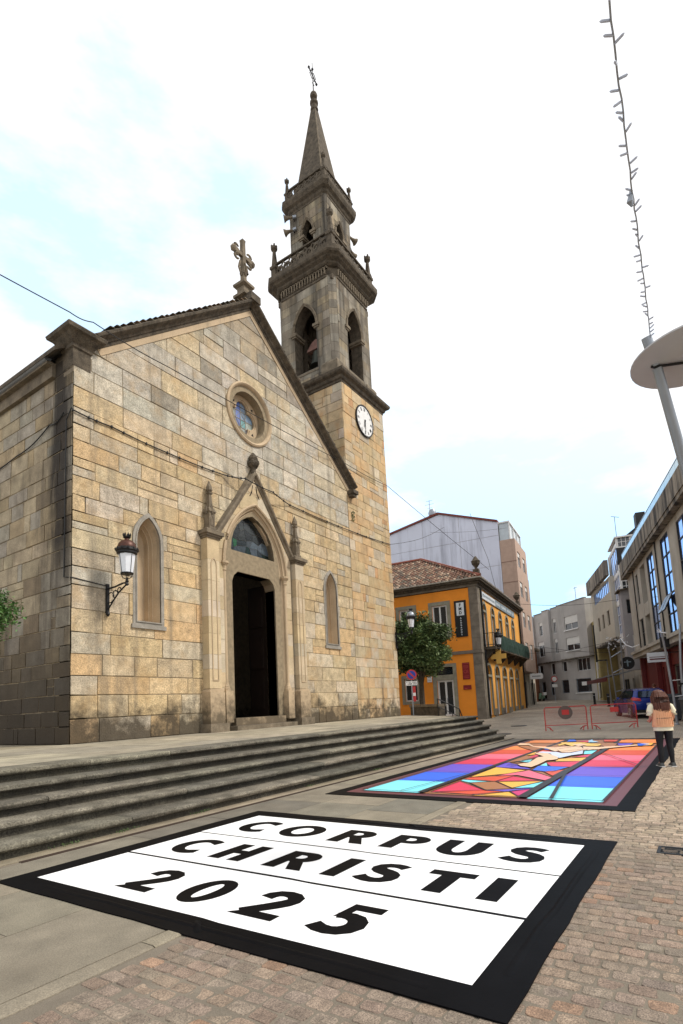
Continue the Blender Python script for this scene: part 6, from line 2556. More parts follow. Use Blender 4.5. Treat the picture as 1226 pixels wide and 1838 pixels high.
def tree(name, label, base, crown, rx, ry, rz, n, size, cols, trunk_r):
    o = thing(name, label, 'tree', base)
    b = Vector(base)
    c = Vector(crown)
    mb = MB()
    mb.tube([b, b.lerp(c, .4) + Vector((.05, .03, 0)), b.lerp(c, .75), c], trunk_r, 8, rads=[trunk_r * 1.2, trunk_r, trunk_r * .7, trunk_r * .4])
    for k in range(9):
        a = k * 2.399
        s0 = b.lerp(c, .45 + .05 * k)
        e = c + Vector((math.cos(a) * rx * .75, math.sin(a) * ry * .75, R_.uniform(-.5, .75) * rz))
        mb.tube([s0, s0.lerp(e, .5) + Vector((0, 0, .1)), e], .03, 5, rads=[trunk_r * .45, trunk_r * .3, trunk_r * .1])
    mb.build('trunk', M['bark'], o, world=True)
    mb = MB()
    leaf_cloud(mb, crown, rx, ry, rz, n, size, cols)
    # darker inner mass of leaves so the crown is dense
    leaf_cloud(mb, crown, rx * .72, ry * .72, rz * .72, n // 4, size * 1.8, cols)
    mb.build('crown', M['leaf'], o, world=True)
    return o


GREENS = [(.095, .15, .05), (.07, .12, .04), (.125, .18, .06), (.16, .21, .08), (.05, .085, .03)]
tree('round_tree', 'dense round-crowned olive-green tree between the tower and the orange building', (31.4, 15.0, G(31)), (31.5, 15.0, 5.2), 1.95, 1.95, 1.9, 34000, .10, GREENS, .17)
tree('side_tree', 'green leafy tree whose crown shows at the left edge beside the church wall', (4.9, 13.9, PZ), (5.02, 12.9, 3.95), .95, 1.15, 1.1, 14000, .045, [(.07, .16, .035), (.05, .12, .03), (.10, .21, .05)], .09)
# weeds growing on stone
wd = MB()
for k in range(60):
    p = Vector((24.2, 14.95, 11.75)) + Vector((R_.uniform(-.12, .12), R_.uniform(-.1, 0), R_.uniform(-.3, .25)))
    a = Vector((R_.gauss(0, 1), R_.gauss(0, 1), R_.gauss(0, 1))).normalized() * .06
    b = Vector((R_.gauss(0, 1), R_.gauss(0, 1), R_.gauss(0, 1))).normalized() * .03
    wd.add([p - a, p + b, p + a, p - b], [(0, 1, 2, 3)], 0, cc((.05, .09, .03), .3))
wd.build('wall_weed', M['leaf'], kind='stuff', label='small green weed growing from the joint between church and tower', cat='plant')
wd = MB()
for k in range(260):
    xg = R_.choice([4.1, 4.9, 6.3, 9.2, 12.0]) + R_.gauss(0, .12)
    p = Vector((xg, 7.05 + R_.uniform(-.02, .06), R_.uniform(0, .03)))
    a = Vector((R_.gauss(0, .3), R_.gauss(0, .3), 1)).normalized() * R_.uniform(.01, .035)
    b = Vector((R_.gauss(0, 1), R_.gauss(0, 1), 0)).normalized() * .006
    wd.add([p - b, p + b, p + a], [(0, 1, 2)], 0, cc((.08, .13, .04), .3))
wd.build('joint_grass', M['leaf'], kind='stuff', label='sparse tufts of grass at the foot of the steps', cat='grass')

# ---------------------------------------------------------------- cables


def cable(name, pts, r, label, sag=0.0, group=None, drops=0, n=16):
    o = thing(name, label, 'cable', pts[0], 0, group)
    P_ = [Vector(p) for p in pts]
    full = []
    for i in range(len(P_) - 1):
        for k in range(n):
            t = k / n
            q = P_[i].lerp(P_[i + 1], t)
            q.z -= sag * math.sin(math.pi * t)
            full.append(q)
    full.append(P_[-1])
    mb = MB()
    mb.tube(full, r, 5)
    mb.build('wire', M['cable'], o, world=True)
    if drops:
        for k in range(drops):
            i = int((k + .5) / drops * (len(full) - 1))
            q = full[i]
            mb = MB()
            mb.lathe([(.01, q.z - .05), (.035, q.z - .02), (.035, q.z + .03), (.01, q.z + .06)], q.x, q.y, 6)
            mb.bar(q, q + Vector((0, .05, .05)), .02)
            mb.build('clip', M['cable'], o, world=True)
    return o


cable('overhead_cable', [(1.0, 14.0, 12.95), (7.92, 14.0, 13.15), (8.7, 14.1, 13.35), (11.71, 14.4, 13.6), (23.68, 14.88, 14.5), (28.3, 14.9, 14.75), (41.0, 13.2, 11.6)], .016, 'thin black overhead wire crossing in front of the gable and the rose window', .06)
cable('wall_cable', [(8.58, 14.93, 10.82), (9.87, 14.93, 10.82), (12.03, 14.93, 10.76), (14.70, 14.93, 10.86), (15.6, 14.6, 10.9), (17.3, 14.6, 10.85), (18.82, 14.92, 10.8), (23.69, 14.93, 10.84), (28.29, 14.93, 11.1)], .022, 'black cable clipped along the facade with small clamps', .03, drops=26, n=5)
cable('corner_cable', [(8.55, 14.96, 10.9), (8.56, 15.25, 10.6), (8.56, 15.28, 5.75), (8.62, 14.96, 5.7), (9.7, 14.97, 5.62), (9.72, 14.97, 5.2)], .018, 'thin cable running down the church corner to the lantern', 0, n=3)
cable('side_wall_cable', [(8.55, 23.0, 10.2), (8.55, 18.2, 10.35), (8.55, 16.2, 10.75), (8.56, 15.4, 10.9)], .02, 'black cable sagging across the left side wall of the church', .12)

# ================================================================== BUILDINGS
orange_p = make_mat('orange_render', (.80, .27, .025), rough=.85, var=.12, vscale=.8, bump=.15, streak=(1.2, .55, .9, (.55, .19, .03)))
yellow_p = make_mat('yellow_orange_render', (.78, .37, .07), rough=.85, var=.1, vscale=.8, bump=.15)
quoin_m = make_mat('quoin_granite', (.17, .145, .115), rough=.9, var=.35, vscale=2, speck=.2, bump=.5)
surr_m = make_mat('window_granite', (.25, .235, .18), rough=.9, var=.25, vscale=3, speck=.15, bump=.4)
white_clad = make_mat('white_cladding', (.60, .63, .74), rough=.6, var=.08, vscale=.5, bump=.05, streak=(1.1, .5, .75, (.27, .28, .34)))
pink_m = make_mat('pink_brown_render', (.42, .30, .235), rough=.85, var=.1, bump=.1)
beige_m = make_mat('beige_concrete', (.37, .345, .30), rough=.85, var=.16, vscale=1, bump=.2, streak=(1.0, .52, .8, (.18, .15, .115)))
conc_d = make_mat('stained_concrete', (.26, .23, .19), rough=.9, var=.3, vscale=1.5, bump=.2, streak=(2.0, .42, .62, (.03, .027, .024)))
grey_r = make_mat('grey_render', (.40, .385, .37), rough=.88, var=.14, vscale=.7, bump=.1, streak=(.8, .55, .85, (.14, .13, .12)))
grey_b = make_mat('blue_grey_render', (.31, .30, .315), rough=.88, var=.14, vscale=.7, bump=.1)
sand_m = make_mat('sand_render', (.46, .43, .36), rough=.88, var=.12, vscale=.7, bump=.1)
ylw_m = make_mat('yellow_render', (.30, .24, .10), rough=.88, var=.15, bump=.1)
redp = make_mat('dark_red_shopfront', (.12, .010, .010), rough=.5, var=.2, bump=0)
brick_m = make_mat('brick_render', (.32, .13, .06), rough=.9, var=.2, bump=.2)
netting = make_mat('green_netting', (.008, .035, .024), rough=.85, var=.35, vscale=6, bump=.6, bscale=12)
slate = make_mat('dark_slate', (.018, .018, .02), rough=.6, var=.3, bump=.2)
shut = make_mat('white_shutter', (.62, .61, .58), rough=.6, var=.05, bump=0)
signw = make_mat('sign_white', (.62, .66, .70), rough=.5, var=.05, bump=0)
signg = make_mat('sign_blue_grey', (.18, .24, .28), rough=.6, var=.2, bump=0)
redsign = make_mat('deep_red_sign', (.20, .010, .012), rough=.5, var=.1, bump=0)
ochre_s = make_mat('ochre_cross', (.62, .36, .07), rough=.5, var=.05, bump=0)
curtain = make_mat('pale_curtain', (.35, .37, .38), rough=.7, var=.2, vscale=12, bump=0)


def wall(F, root, outline, openings, mat, name='wall', thick=.3, d0=0.0):
    mb = MB(F)
    ps = [outline]
    for h in openings:
        he = edges_in(h)
        nps = []
        for q in ps:
            r, _ = subtract(q, h, he)
            nps += r
        ps = nps
    for q in ps:
        mb.poly(q, d0, d0 + thick, back=True)
    return mb.build(name, mat, root)


def window(F, root, u0, u1, w0, w1, nx=2, ny=1, depth=.15, fr=None, gl=None, bar=.05, surround=None, sw=.18, label=None, top=None, name='window', blind=0.0):
    fr = fr or M['wpaint']
    gl = gl or M['glass']
    if surround:
        mb = MB(F)
        mb.frame(rect(u0 - sw, u1 + sw, w0 - sw, w1 + sw), rect(u0, u1, w0, w1), -.04, .04)
        mb.build('window_surround', surround, root)
    mb = MB(F)
    mb.frame(rect(u0, u1, w0, w1), rect(u0 + bar, u1 - bar, w0 + bar, w1 - bar), depth - .03, depth + .05)
    dx, dy = (u1 - u0) / nx, (w1 - w0) / ny
    for i in range(1, nx):
        mb.poly(rect(u0 + dx * i - bar / 2, u0 + dx * i + bar / 2, w0 + bar, w1 - bar), depth - .02, depth + .04)
    for j in range(1, ny):
        mb.poly(rect(u0 + bar, u1 - bar, w0 + dy * j - bar / 2, w0 + dy * j + bar / 2), depth - .022, depth + .04)
    wo = mb.build(name, fr, root, label=label)
    for i in range(nx):
        for j in range(ny):
            mb = MB(F)
            a = R_.uniform(-.004, .004)
            u_a, u_b, w_a, w_b = u0 + dx * i + .01, u0 + dx * (i + 1) - .01, w0 + dy * j + .01, w0 + dy * (j + 1) - .01
            mb.add([(u_a, depth + .02 + a, w_a), (u_b, depth + .02 - a, w_a), (u_b, depth + .02 - a, w_b), (u_a, depth + .02 + a, w_b)], [(0, 1, 2, 3)])
            mb.build('pane', gl, wo, root=root)
    if blind > 0:
        mb = MB(F)
        mb.poly(rect(u0 + bar, u1 - bar, w1 - (w1 - w0) * blind, w1 - bar), depth - .06, depth - .035)
        mb.build('blind', shut, wo, root=root)
    return wo


def text_mesh(s, size, F, u, d, w, mat, parent, root, name='lettering', align='CENTER', bold=0.0, stack=False):
    cu = bpy.data.curves.new('text', 'FONT')
    cu.body = s
    cu.size = size
    cu.align_x = align
    cu.align_y = 'CENTER'
    cu.extrude = 0.004
    cu.offset = bold
    ob = bpy.data.objects.new('text', cu)
    COL.objects.link(ob)
    dg = bpy.context.evaluated_depsgraph_get()
    dg.update()
    me = bpy.data.meshes.new_from_object(ob.evaluated_get(dg))
    bpy.data.objects.remove(ob)
    mb = MB(F)
    mb.add([(u + v.co.x, d - v.co.z, w + v.co.y) for v in me.vertices], [tuple(p.vertices) for p in me.polygons])
    bpy.data.meshes.remove(me)
    return mb.build(name, mat, parent, root=root)


def bx(parent, name, mat, *a, M_=None):
    mb = MB(M_)
    mb.box(*a)
    return mb.build(name, mat, parent)


# ---------------------------------------------------------------- orange corner building
ob_ = thing('orange_corner_building', 'two-storey orange corner building with granite quoins, tiled hip roof and green-netted balcony', 'building', (36.6, 12.8, 0), rad(6))
FS = frame_m((0, 0, 0), (1, 0, 0), (0, 1, 0))
FL = frame_m((0, 0, 0), (0, 1, 0), (1, 0, 0))
us = [1.85, 4.55, 7.25, 9.95, 12.6]
ops = []
for u in us:
    ops.append(round_arch(u, 5.32, 8.05, .52, 4, rise=.5))
    ops.append(round_arch(u, .48, 3.62, .72, 4, rise=.48))
wall(FS, ob_, rect(.95, 15.95, .2, 9.55), ops, yellow_p, 'street_wall')
lops = [rect(2.2, 3.3, 6.4, 8.5), rect(4.75, 5.85, 6.4, 8.5), rect(2.08, 3.30, .6, 4.05), rect(4.75, 5.75, 1.75, 3.4), rect(8.2, 9.3, 6.4, 8.5), rect(8.2, 9.3, 1.75, 3.4)]
wall(FL, ob_, rect(.58, 14, .2, 4.85), [lops[2], lops[3], lops[5]], orange_p, 'side_wall')
wall(FL, ob_, rect(.58, 14, 5.08, 9.5), [lops[0], lops[1], lops[4]], orange_p, 'side_wall')
bx(ob_, 'inner_core', M['dark'], .5, 15.9, .5, 13.9, .2, 9.5)
# quoin pier
for k, (a, b) in enumerate([(.2, 1.0), (1.0, 1.75), (1.75, 2.5), (2.5, 3.3), (3.3, 4.1), (4.1, 4.85), (5.08, 5.9), (5.9, 6.7), (6.7, 7.5), (7.5, 8.3), (8.3, 9.0), (9.0, 9.6)]):
    bx(ob_, 'quoin_stone', quoin_m, -.05, .60 if k % 2 else .64, -.05, .56, a + .006, b - .006)
bx(ob_, 'string_course', quoin_m, -.09, .62, -.09, 14, 4.856, 5.075)
bx(ob_, 'cream_strip', make_mat('cream_strip', (.42, .36, .24), rough=.8), .66, .94, -.03, .2, .2, 9.5)
mb = MB()
mb.tube([(.86, -.10, .3), (.86, -.10, 9.5)], .075, 8)
mb.build('downpipe', M['iron'], ob_)
mb = MB()
mb.tube([(15.75, -.10, .4), (15.75, -.10, 9.5)], .075, 8)
mb.build('downpipe', M['iron'], ob_)
# cornice and eaves
mb = MB()
mb.square([(.5, 0)], 0, 0) if False else None
for (e, a, b, mt_) in ((.10, 9.55, 9.72, quoin_m), (.25, 9.722, 9.86, M['carved_dark']), (.42, 9.862, 10.02, M['carved_dark'])):
    mb = MB()
    mb.box(-e, 16.0 + e, -e, 14, a, b)
    mb.build('cornice', mt_, ob_)
mb = MB()
mb.tube([(-.48, -.45, 10.04), (16.3, -.45, 10.04)], .07, 6)
mb.tube([(-.48, -.45, 10.04), (-.48, 14, 10.04)], .06, 6)
mb.build('gutter', M['granite_grey'], ob_)
# hip roof with tiles
RP = Vector((5.2, 5.6, 13.4))
e0, e1, e2, e3 = Vector((-.4, -.4, 10.05)), Vector((16.3, -.4, 10.05)), Vector((16.3, 14, 10.05)), Vector((-.4, 14, 10.05))
RB = Vector((5.2, 13.9, 13.4))
RC = Vector((11.2, 5.6, 13.4))
RD = Vector((11.2, 13.9, 13.4))
mb = MB()
mb.add([e0, e1, RC, RP], [(0, 1, 2, 3)])
mb.add([e0, RP, RB, e3], [(0, 1, 2, 3)])
mb.add([e1, e2, RD, RC], [(0, 1, 2, 3)])
mb.add([RP, RC, RD, RB], [(0, 1, 2, 3)])
mb.build('roof', M['carved_dark'], ob_)
tl = MB()
TC = [(.17, .09, .06), (.24, .155, .105), (.12, .07, .05), (.30, .22, .16), (.11, .088, .068), (.2, .11, .075)]


def roof_tiles(a, b, c, d, rows, tw):
    """tiles on the quad a-b (eave) to d-c (ridge)"""
    nrm = (b - a).cross(d - a).normalized()
    if nrm.z < 0:
        nrm = -nrm
    for r in range(rows):
        t0, t1 = r / rows, (r + 1.15) / rows
        l0, l1 = a.lerp(d, t0), b.lerp(c, t0)
        m0, m1 = a.lerp(d, min(1, t1)), b.lerp(c, min(1, t1))
        ax = (b - a).normalized()
        s0, s1 = (l0 - a).dot(ax), (l1 - a).dot(ax)
        n = int((s1 - s0) / tw)
        up_ = ((d - a) - ax * ((d - a).dot(ax)))
        for i in range(n):
            s = s0 + (i + .5) * tw
            q = a + ax * s + up_ * t0 + nrm * .05
            q2 = a + ax * s + up_ * min(1, t1) + nrm * .02
            w = ax * tw * .46
            j = nrm * R_.uniform(-.01, .015)
            tl.add([q - w + j, q - w * .5 + nrm * .07 + j, q + w * .5 + nrm * .07 + j, q + w + j, q2 - w * .85, q2 - w * .4 + nrm * .06, q2 + w * .4 + nrm * .06, q2 + w * .85],
                   [(0, 1, 5, 4), (1, 2, 6, 5), (2, 3, 7, 6), (0, 3, 2, 1)], 0, cc(R_.choice(TC), .2))


roof_tiles(e3, e0, RP, RB, 18, .27)
tl.build('roof_tiles', M['tile'], ob_, kind='stuff')
tl = MB()
roof_tiles(e0, e1, RC, RP, 16, .3)
tl.build('roof_tiles', M['tile'], ob_, kind='stuff')
mb = MB()
mb.tube([e0 + Vector((0, 0, .12)), RP + Vector((0, 0, .12))], .13, 6)
mb.tube([RP + Vector((0, 0, .12)), RB + Vector((0, 0, .12))], .13, 6)
mb.build('ridge_tiles', make_mat('ridge_clay', (.22, .07, .045), rough=.85, var=.3), ob_)
# urn finials
for u in (.25, 15.75):
    mb = MB()
    mb.square([(.26, 10.03), (.26, 10.5), (.2, 10.55), (.2, 10.75)], u, -.05)
    mb.lathe([(.1, 10.75), (.1, 10.9), (.28, 11.15), (.30, 11.3), (.34, 11.34), (.25, 11.42), (.16, 11.55), (.06, 11.7)], u, -.05, 10)
    mb.build('urn_finial', M['carved_dark'], ob_)
# windows on the street side
for k, u in enumerate(us):
    mb = MB(FS)
    mb.frame(round_arch(u, 5.32, 8.05, .52, 4, off=.17, rise=.5), round_arch(u, 5.32, 8.05, .52, 4, rise=.5), -.05, .06)
    mb.poly(rect(u - .52, u + .52, 7.93, 8.08), -.03, .1)
    mb.build('window_surround', surr_m, ob_)
    w_ = window(FS, ob_, u - .50, u + .50, 5.34, 7.92, 2, 1, .16, bar=.09, name='balcony_door')
    mb = MB(FS)
    mb.poly(round_arch(u, 8.09, 8.1, .5, 4, rise=.42), .16, .2)
    mb.build('fanlight', M['glass'], ob_)
    mb = MB(FS)
    mb.frame(round_arch(u, .48, 3.62, .72, 4, off=.15, rise=.48), round_arch(u, .48, 3.62, .72, 4, rise=.48), -.05, .06)
    mb.poly(rect(u - .72, u + .72, 3.24, 3.40), -.03, .1)
    mb.build('door_surround', surr_m, ob_)
    window(FS, ob_, u - .70, u + .70, .5, 3.22, 2, 1, .2, bar=.13, name='shop_door', fr=M['wpaint'] if k < 3 else quoin_m)
    mb = MB(FS)
    mb.poly(round_arch(u, 3.42, 3.63, .7, 4, rise=.44), .16, .2)
    mb.build('fanlight', M['glass'], ob_)
    bx(ob_, 'plinth_stone', quoin_m, u + .88, u + 1.82, -.07, .1, .2, .95)
bx(ob_, 'plinth_stone', quoin_m, -.08, .98, -.08, .55, .2, .45)
# signs on the frieze
sg = bx(ob_, 'frieze_sign', signw, 1.0, 5.5, -.10, -.02, 8.85, 9.36)
bx(ob_, 'sign_edge', M['wpaint'], .96, 1.0, -.11, -.02, 8.82, 9.39)
bx(ob_, 'frieze_sign', signg, 5.52, 13.4, -.09, -.02, 8.85, 9.40)
mb = MB(FS)
for k in range(17):
    u = 1.35 + k * .235
    h = .24 if k < 2 else .16
    mb.poly(rect(u, u + .16, 9.11 - h / 2, 9.11 + h / 2), -.104, -.10)
mb.build('lettering', signg, ob_)
mb = MB(FS)
for k in range(22):
    u = 5.9 + k * .33
    if k % 7 != 5:
        mb.poly(rect(u, u + .17, 9.02, 9.24), -.094, -.09)
mb.build('lettering', signw, ob_)
# balcony with netting
bal = bx(ob_, 'balcony_slab', M['carved_dark'], .75, 14.9, -.85, .0, 5.1, 5.3)
for k in range(6):
    u = 1.2 + k * 2.65
    mb = MB()
    mb.hexa([(u - .1, -.1, 4.45), (u + .1, -.1, 4.45), (u + .1, .02, 4.45), (u - .1, .02, 4.45)], [(u - .1, -.75, 5.095), (u + .1, -.75, 5.095), (u + .1, .02, 5.095), (u - .1, .02, 5.095)])
    mb.build('balcony_bracket', M['carved_dark'], ob_)
mb = MB()
for a in ((.8, -.8, 6.25), (.8, -.8, 5.42)):
    mb.tube([(.8, 0, a[2]), (.8, -.8, a[2]), (14.85, -.8, a[2]), (14.85, 0, a[2])], .025, 5)
for k in range(28):
    u = .8 + k * .12
    mb.bar((u, -.8, 5.3), (u, -.8, 6.25), .02)
for k in range(7):
    mb.bar((.8, -.12 * k, 5.3), (.8, -.12 * k, 6.25), .02)
mb.build('balcony_rail', M['iron'], ob_)
mb = MB()
n = 40
top = [(2.6 + 12.3 * i / n, -.86 + R_.uniform(-.02, .02), 6.27 + R_.uniform(-.03, .02)) for i in range(n + 1)]
bot = [(2.6 + 12.3 * i / n, -.87 + R_.uniform(-.03, .03), 5.2 + R_.uniform(-.04, .04)) for i in range(n + 1)]
midn = [(2.6 + 12.3 * i / n, -.90 + R_.uniform(-.04, .04), 5.72) for i in range(n + 1)]
mb.add(top + midn + bot, [(i, i + 1, n + 1 + i + 1, n + 1 + i) for i in range(n)] + [(n + 1 + i, n + 1 + i + 1, 2 * n + 2 + i + 1, 2 * n + 2 + i) for i in range(n)])
mb.build('balcony_netting', netting, ob_)
# pharmacy style cross
pcx = thing('projecting_cross_sign', 'ochre plus-shaped sign projecting over the street from the orange building', 'sign', (38.1, 12.1, 4.6), rad(6))
mb = MB()
mb.box(-.06, .06, -.17, .17, -.52, .52)
mb.box(-.06, .06, -.52, -.172, -.17, .17)
mb.box(-.06, .06, .172, .52, -.17, .17)
mb.build('cross', ochre_s, pcx)
mb = MB()
mb.bar((0, .5, .1), (0, .85, .1), .04)
mb.build('arm', M['iron'], pcx)
lantern(37.95, 11.95, 5.25, 12.9, 'black lantern with ochre panes on the corner of the orange building, over the balcony end', M['iron'], xw=37.95, s=.85)
# left side features
for k, (a, b, c, d) in enumerate(((2.2, 3.3, 6.4, 8.5), (4.75, 5.85, 6.4, 8.5), (8.2, 9.3, 6.4, 8.5))):
    window(FL, ob_, a, b, c, d, 2, 1, .12, bar=.11, surround=surr_m, sw=.26)
window(FL, ob_, 4.75, 5.75, 1.75, 3.4, 2, 1, .12, bar=.09, surround=surr_m, sw=.22)
window(FL, ob_, 8.2, 9.3, 1.75, 3.4, 2, 1, .12, bar=.09, surround=surr_m, sw=.22)
mb = MB(FL)
mb.frame(rect(1.82, 3.58, .3, 4.28), rect(2.08, 3.30, .6, 4.05), -.045, .04)
mb.poly(rect(2.08, 3.30, 3.14, 3.5), -.03, .1)
mb.build('door_surround', surr_m, ob_)
dr = window(FL, ob_, 2.09, 3.29, .62, 3.13, 2, 1, .12, bar=.13, name='entrance_door')
bx(dr, 'door_handle', M['steel'], .06, .1, 2.62, 2.65, 1.5, 1.9)
window(FL, ob_, 2.09, 3.29, 3.51, 4.04, 1, 1, .12, bar=.04, fr=M['iron'], name='transom_window')
sgn = thing('vertical_office_sign', 'tall black sign with FMD on a pale panel on the orange side wall', 'sign', (36.6 - 1.22 * math.sin(rad(6)), 12.8 + 1.22 * math.cos(rad(6)), 0), rad(6))
FG = frame_m((-.02, 0, 0), (0, 1, 0), (1, 0, 0))
mb = MB(FG)
mb.poly(rect(-.42, .42, 6.07, 8.65), -.06, 0)
mb.build('board', make_mat('sign_black', (.006, .006, .007), rough=.4, bump=0), sgn)
mb = MB(FG)
mb.poly(rect(-.27, .27, 7.58, 8.5), -.066, -.061)
mb.build('panel', signw, sgn)
FGm = frame_m((-.02, 0, 0), (0, -1, 0), (1, 0, 0))
for s, z in (('F', 8.32), ('M', 8.04), ('D', 7.76)):
    text_mesh(s, .28, FGm, 0, -.07, z, M['iron'], sgn, sgn, bold=.012)
for k, s in enumerate('ABOGADOS'):
    text_mesh(s, .15, FGm, 0, -.066, 7.38 - k * .165, signw, sgn, sgn, bold=.004)
rs_ = thing('red_wall_sign', 'upright dark red sign with faint letters low on the orange side wall', 'sign', (36.6 - 1.13 * math.sin(rad(6)), 12.8 + 1.13 * math.cos(rad(6)), 0), rad(6))
mb = MB(FG)
mb.poly(rect(-.25, .25, 3.09, 4.25), -.04, 0)
mb.build('board', redsign, rs_)
fm = make_mat('faded_red_letter', (.42, .06, .05), rough=.5, bump=0)
text_mesh('O', .34, FGm, -.06, -.046, 3.62, fm, rs_, rs_)
text_mesh('I', .34, FGm, .12, -.046, 3.62, fm, rs_, rs_)
mb = MB(FG)
for w in (3.2, 3.3, 3.86, 3.94, 4.02):
    mb.poly(rect(-.17, .17, w, w + .03), -.044, -.041)
mb.poly(rect(-.25, .25, 4.17, 4.21), -.044, -.041)
mb.build('faint_lines', fm, rs_)
rs2 = thing('red_wall_plate', 'small landscape dark red plate under the upright red sign', 'sign', (36.6 - 1.13 * math.sin(rad(6)), 12.8 + 1.13 * math.cos(rad(6)), 0), rad(6))
mb = MB(FG)
mb.poly(rect(-.28, .28, 2.38, 2.68), -.04, 0)
mb.build('board', redsign, rs2)
mb = MB(FG)
mb.poly(rect(0, .2, 2.43, 2.48), -.044, -.041)
mb.build('faint_lines', fm, rs2)
wn = thing('white_notice', 'small white notice board on the orange wall left of the glass door', 'sign', (36.6 - 3.82 * math.sin(rad(6)), 12.8 + 3.82 * math.cos(rad(6)), 0), rad(6))
mb = MB(FG)
mb.poly(rect(-.17, .17, 3.05, 3.5), -.03, 0)
mb.build('board', M['wpaint'], wn)
mb = MB(FG)
for w in (3.15, 3.2, 3.38, 3.43):
    mb.poly(rect(-.1, .1, w, w + .02), -.034, -.031)
mb.build('printed_lines', M['steel'], wn)

# ---------------------------------------------------------------- white gabled block behind
wb = thing('white_gabled_block', 'tall block with a weathered white gable wall and pinkish front behind the orange building', 'building', (53.97, 16.09, 0), rad(6))
FW = frame_m((0, 0, 0), (0, 1, 0), (1, 0, 0))
gab = [(0, .3), (16, .3), (16, 19.6), (11.8, 20.4), (6.13, 21.6), (0, 19.5)]
# cladding panels, each its own piece
zs_ = [.3, 5.2, 8.8, 11.9, 15.0, 18.1, 21.7]
vs_ = [0, 4.0, 8.0, 12.0, 16.0]
for i in range(4):
    for j in range(6):
        p = rect(vs_[i] + .02, vs_[i + 1] - .02, zs_[j] + .02, zs_[j + 1] - .02)
        for a, b, c in edges_in(gab):
            p = clip_half(p, a, b, c)
            if len(p) < 3:
                break
        if len(p) > 2 and abs(area(p)) > .01:
            mb = MB(FW)
            mb.poly(p, -.03, .05)
            mb.build('cladding_panel', white_clad, wb)
mb = MB(FW)
mb.poly(gab, .0, 9, back=True)
mb.build('main_block', grey_r, wb)
mb = MB()
for (a, b) in (((0, 19.5), (6.13, 21.6)), ((6.13, 21.6), (11.8, 20.4)), ((11.8, 20.4), (16, 19.6))):
    mb.hexa([(-.18, a[0], a[1] - .05), (9.2, a[0], a[1] - .05), (9.2, b[0], b[1] - .05), (-.18, b[0], b[1] - .05)], [(-.18, a[0], a[1] + .16), (9.2, a[0], a[1] + .16), (9.2, b[0], b[1] + .16), (-.18, b[0], b[1] + .16)])
mb.build('roof', make_mat('red_roof_edge', (.16, .04, .03), rough=.8), wb)
BL = 6.5
FWs = frame_m((0, -1.5, 0), (1, 0, 0), (0, 1, 0))
wops = [rect(a, a + 1.5, z, z + 1.6) for a in (.9, 3.8) for z in (5.5, 8.6, 11.7, 14.8)]
wall(FWs, wb, rect(0, BL, 4.2, 17.3), wops, pink_m, 'bay_wall')
mb = MB()
mb.box(0, BL, -1.48, -.02, 4.2, 4.5)
mb.box(0, .25, -1.19, -.02, 4.5, 17.3)
mb.box(BL - .25, BL, -1.19, -.02, 4.5, 17.3)
mb.box(.0, BL, -1.49, -.02, 17.302, 17.5)
mb.build('bay_end', pink_m, wb)
band = make_mat('bay_band', (.25, .165, .13), rough=.85)
for z in (6.9, 10.0, 13.1, 15.2):
    bx(wb, 'bay_band', band, -.03, .0, -1.52, -.04, z, z + .06)
for w in wops:
    window(FWs, wb, w[0][0], w[1][0], w[0][1], w[2][1], 2, 1, .12, bar=.08, blind=.3)
mb = MB()
mb.box(.1, BL - .1, -1.0, -.05, 17.52, 19.3)
mb.build('attic_glass', make_mat('attic_pale_glass', (.5, .56, .6), rough=.15, var=.1, bump=0), wb)
mb = MB()
for u in (.1, 2.2, 4.3, 6.4):
    mb.bar((u, -1.05, 17.5), (u, -1.05, 19.35), .12)
mb.bar((0, -1.05, 19.35), (BL, -1.05, 19.35), .14)
mb.bar((.05, -1.05, 19.35), (.05, 0, 19.35), .14)
mb.bar((0, -1.05, 17.6), (BL, -1.05, 17.6), .12)
mb.build('attic_frame', M['wpaint'], wb)
dops = [rect(.8, 2.2, .6, 3.3), rect(3.4, 5.4, .6, 3.3)]
FWg = frame_m((0, -.6, 0), (1, 0, 0), (0, 1, 0))
wall(FWg, wb, rect(-1.2, BL, .3, 4.19), dops, sand_m, 'ground_wall')
for w in dops:
    window(FWg, wb, w[0][0], w[1][0], w[0][1], w[2][1], 2, 1, .12, bar=.08, fr=quoin_m, name='shop_window')
mb = MB()
mb.tube([(.6, 7.2, 21.2), (.6, 7.2, 23.6)], .035, 5)
for z, l in ((23.5, .35), (23.1, .5), (22.7, .25)):
    mb.bar((.6, 7.2 - l, z), (.6, 7.2 + l, z), .03)
mb.build('roof_antenna', M['steel'], wb)
mb = MB()
mb.lathe([(.05, 21.55), (.40, 21.75), (.45, 22.05), (.32, 22.4), (.05, 22.5)], .5, 6.9, 10)
mb.build('roof_cowl', M['steel'], wb, smooth=True)

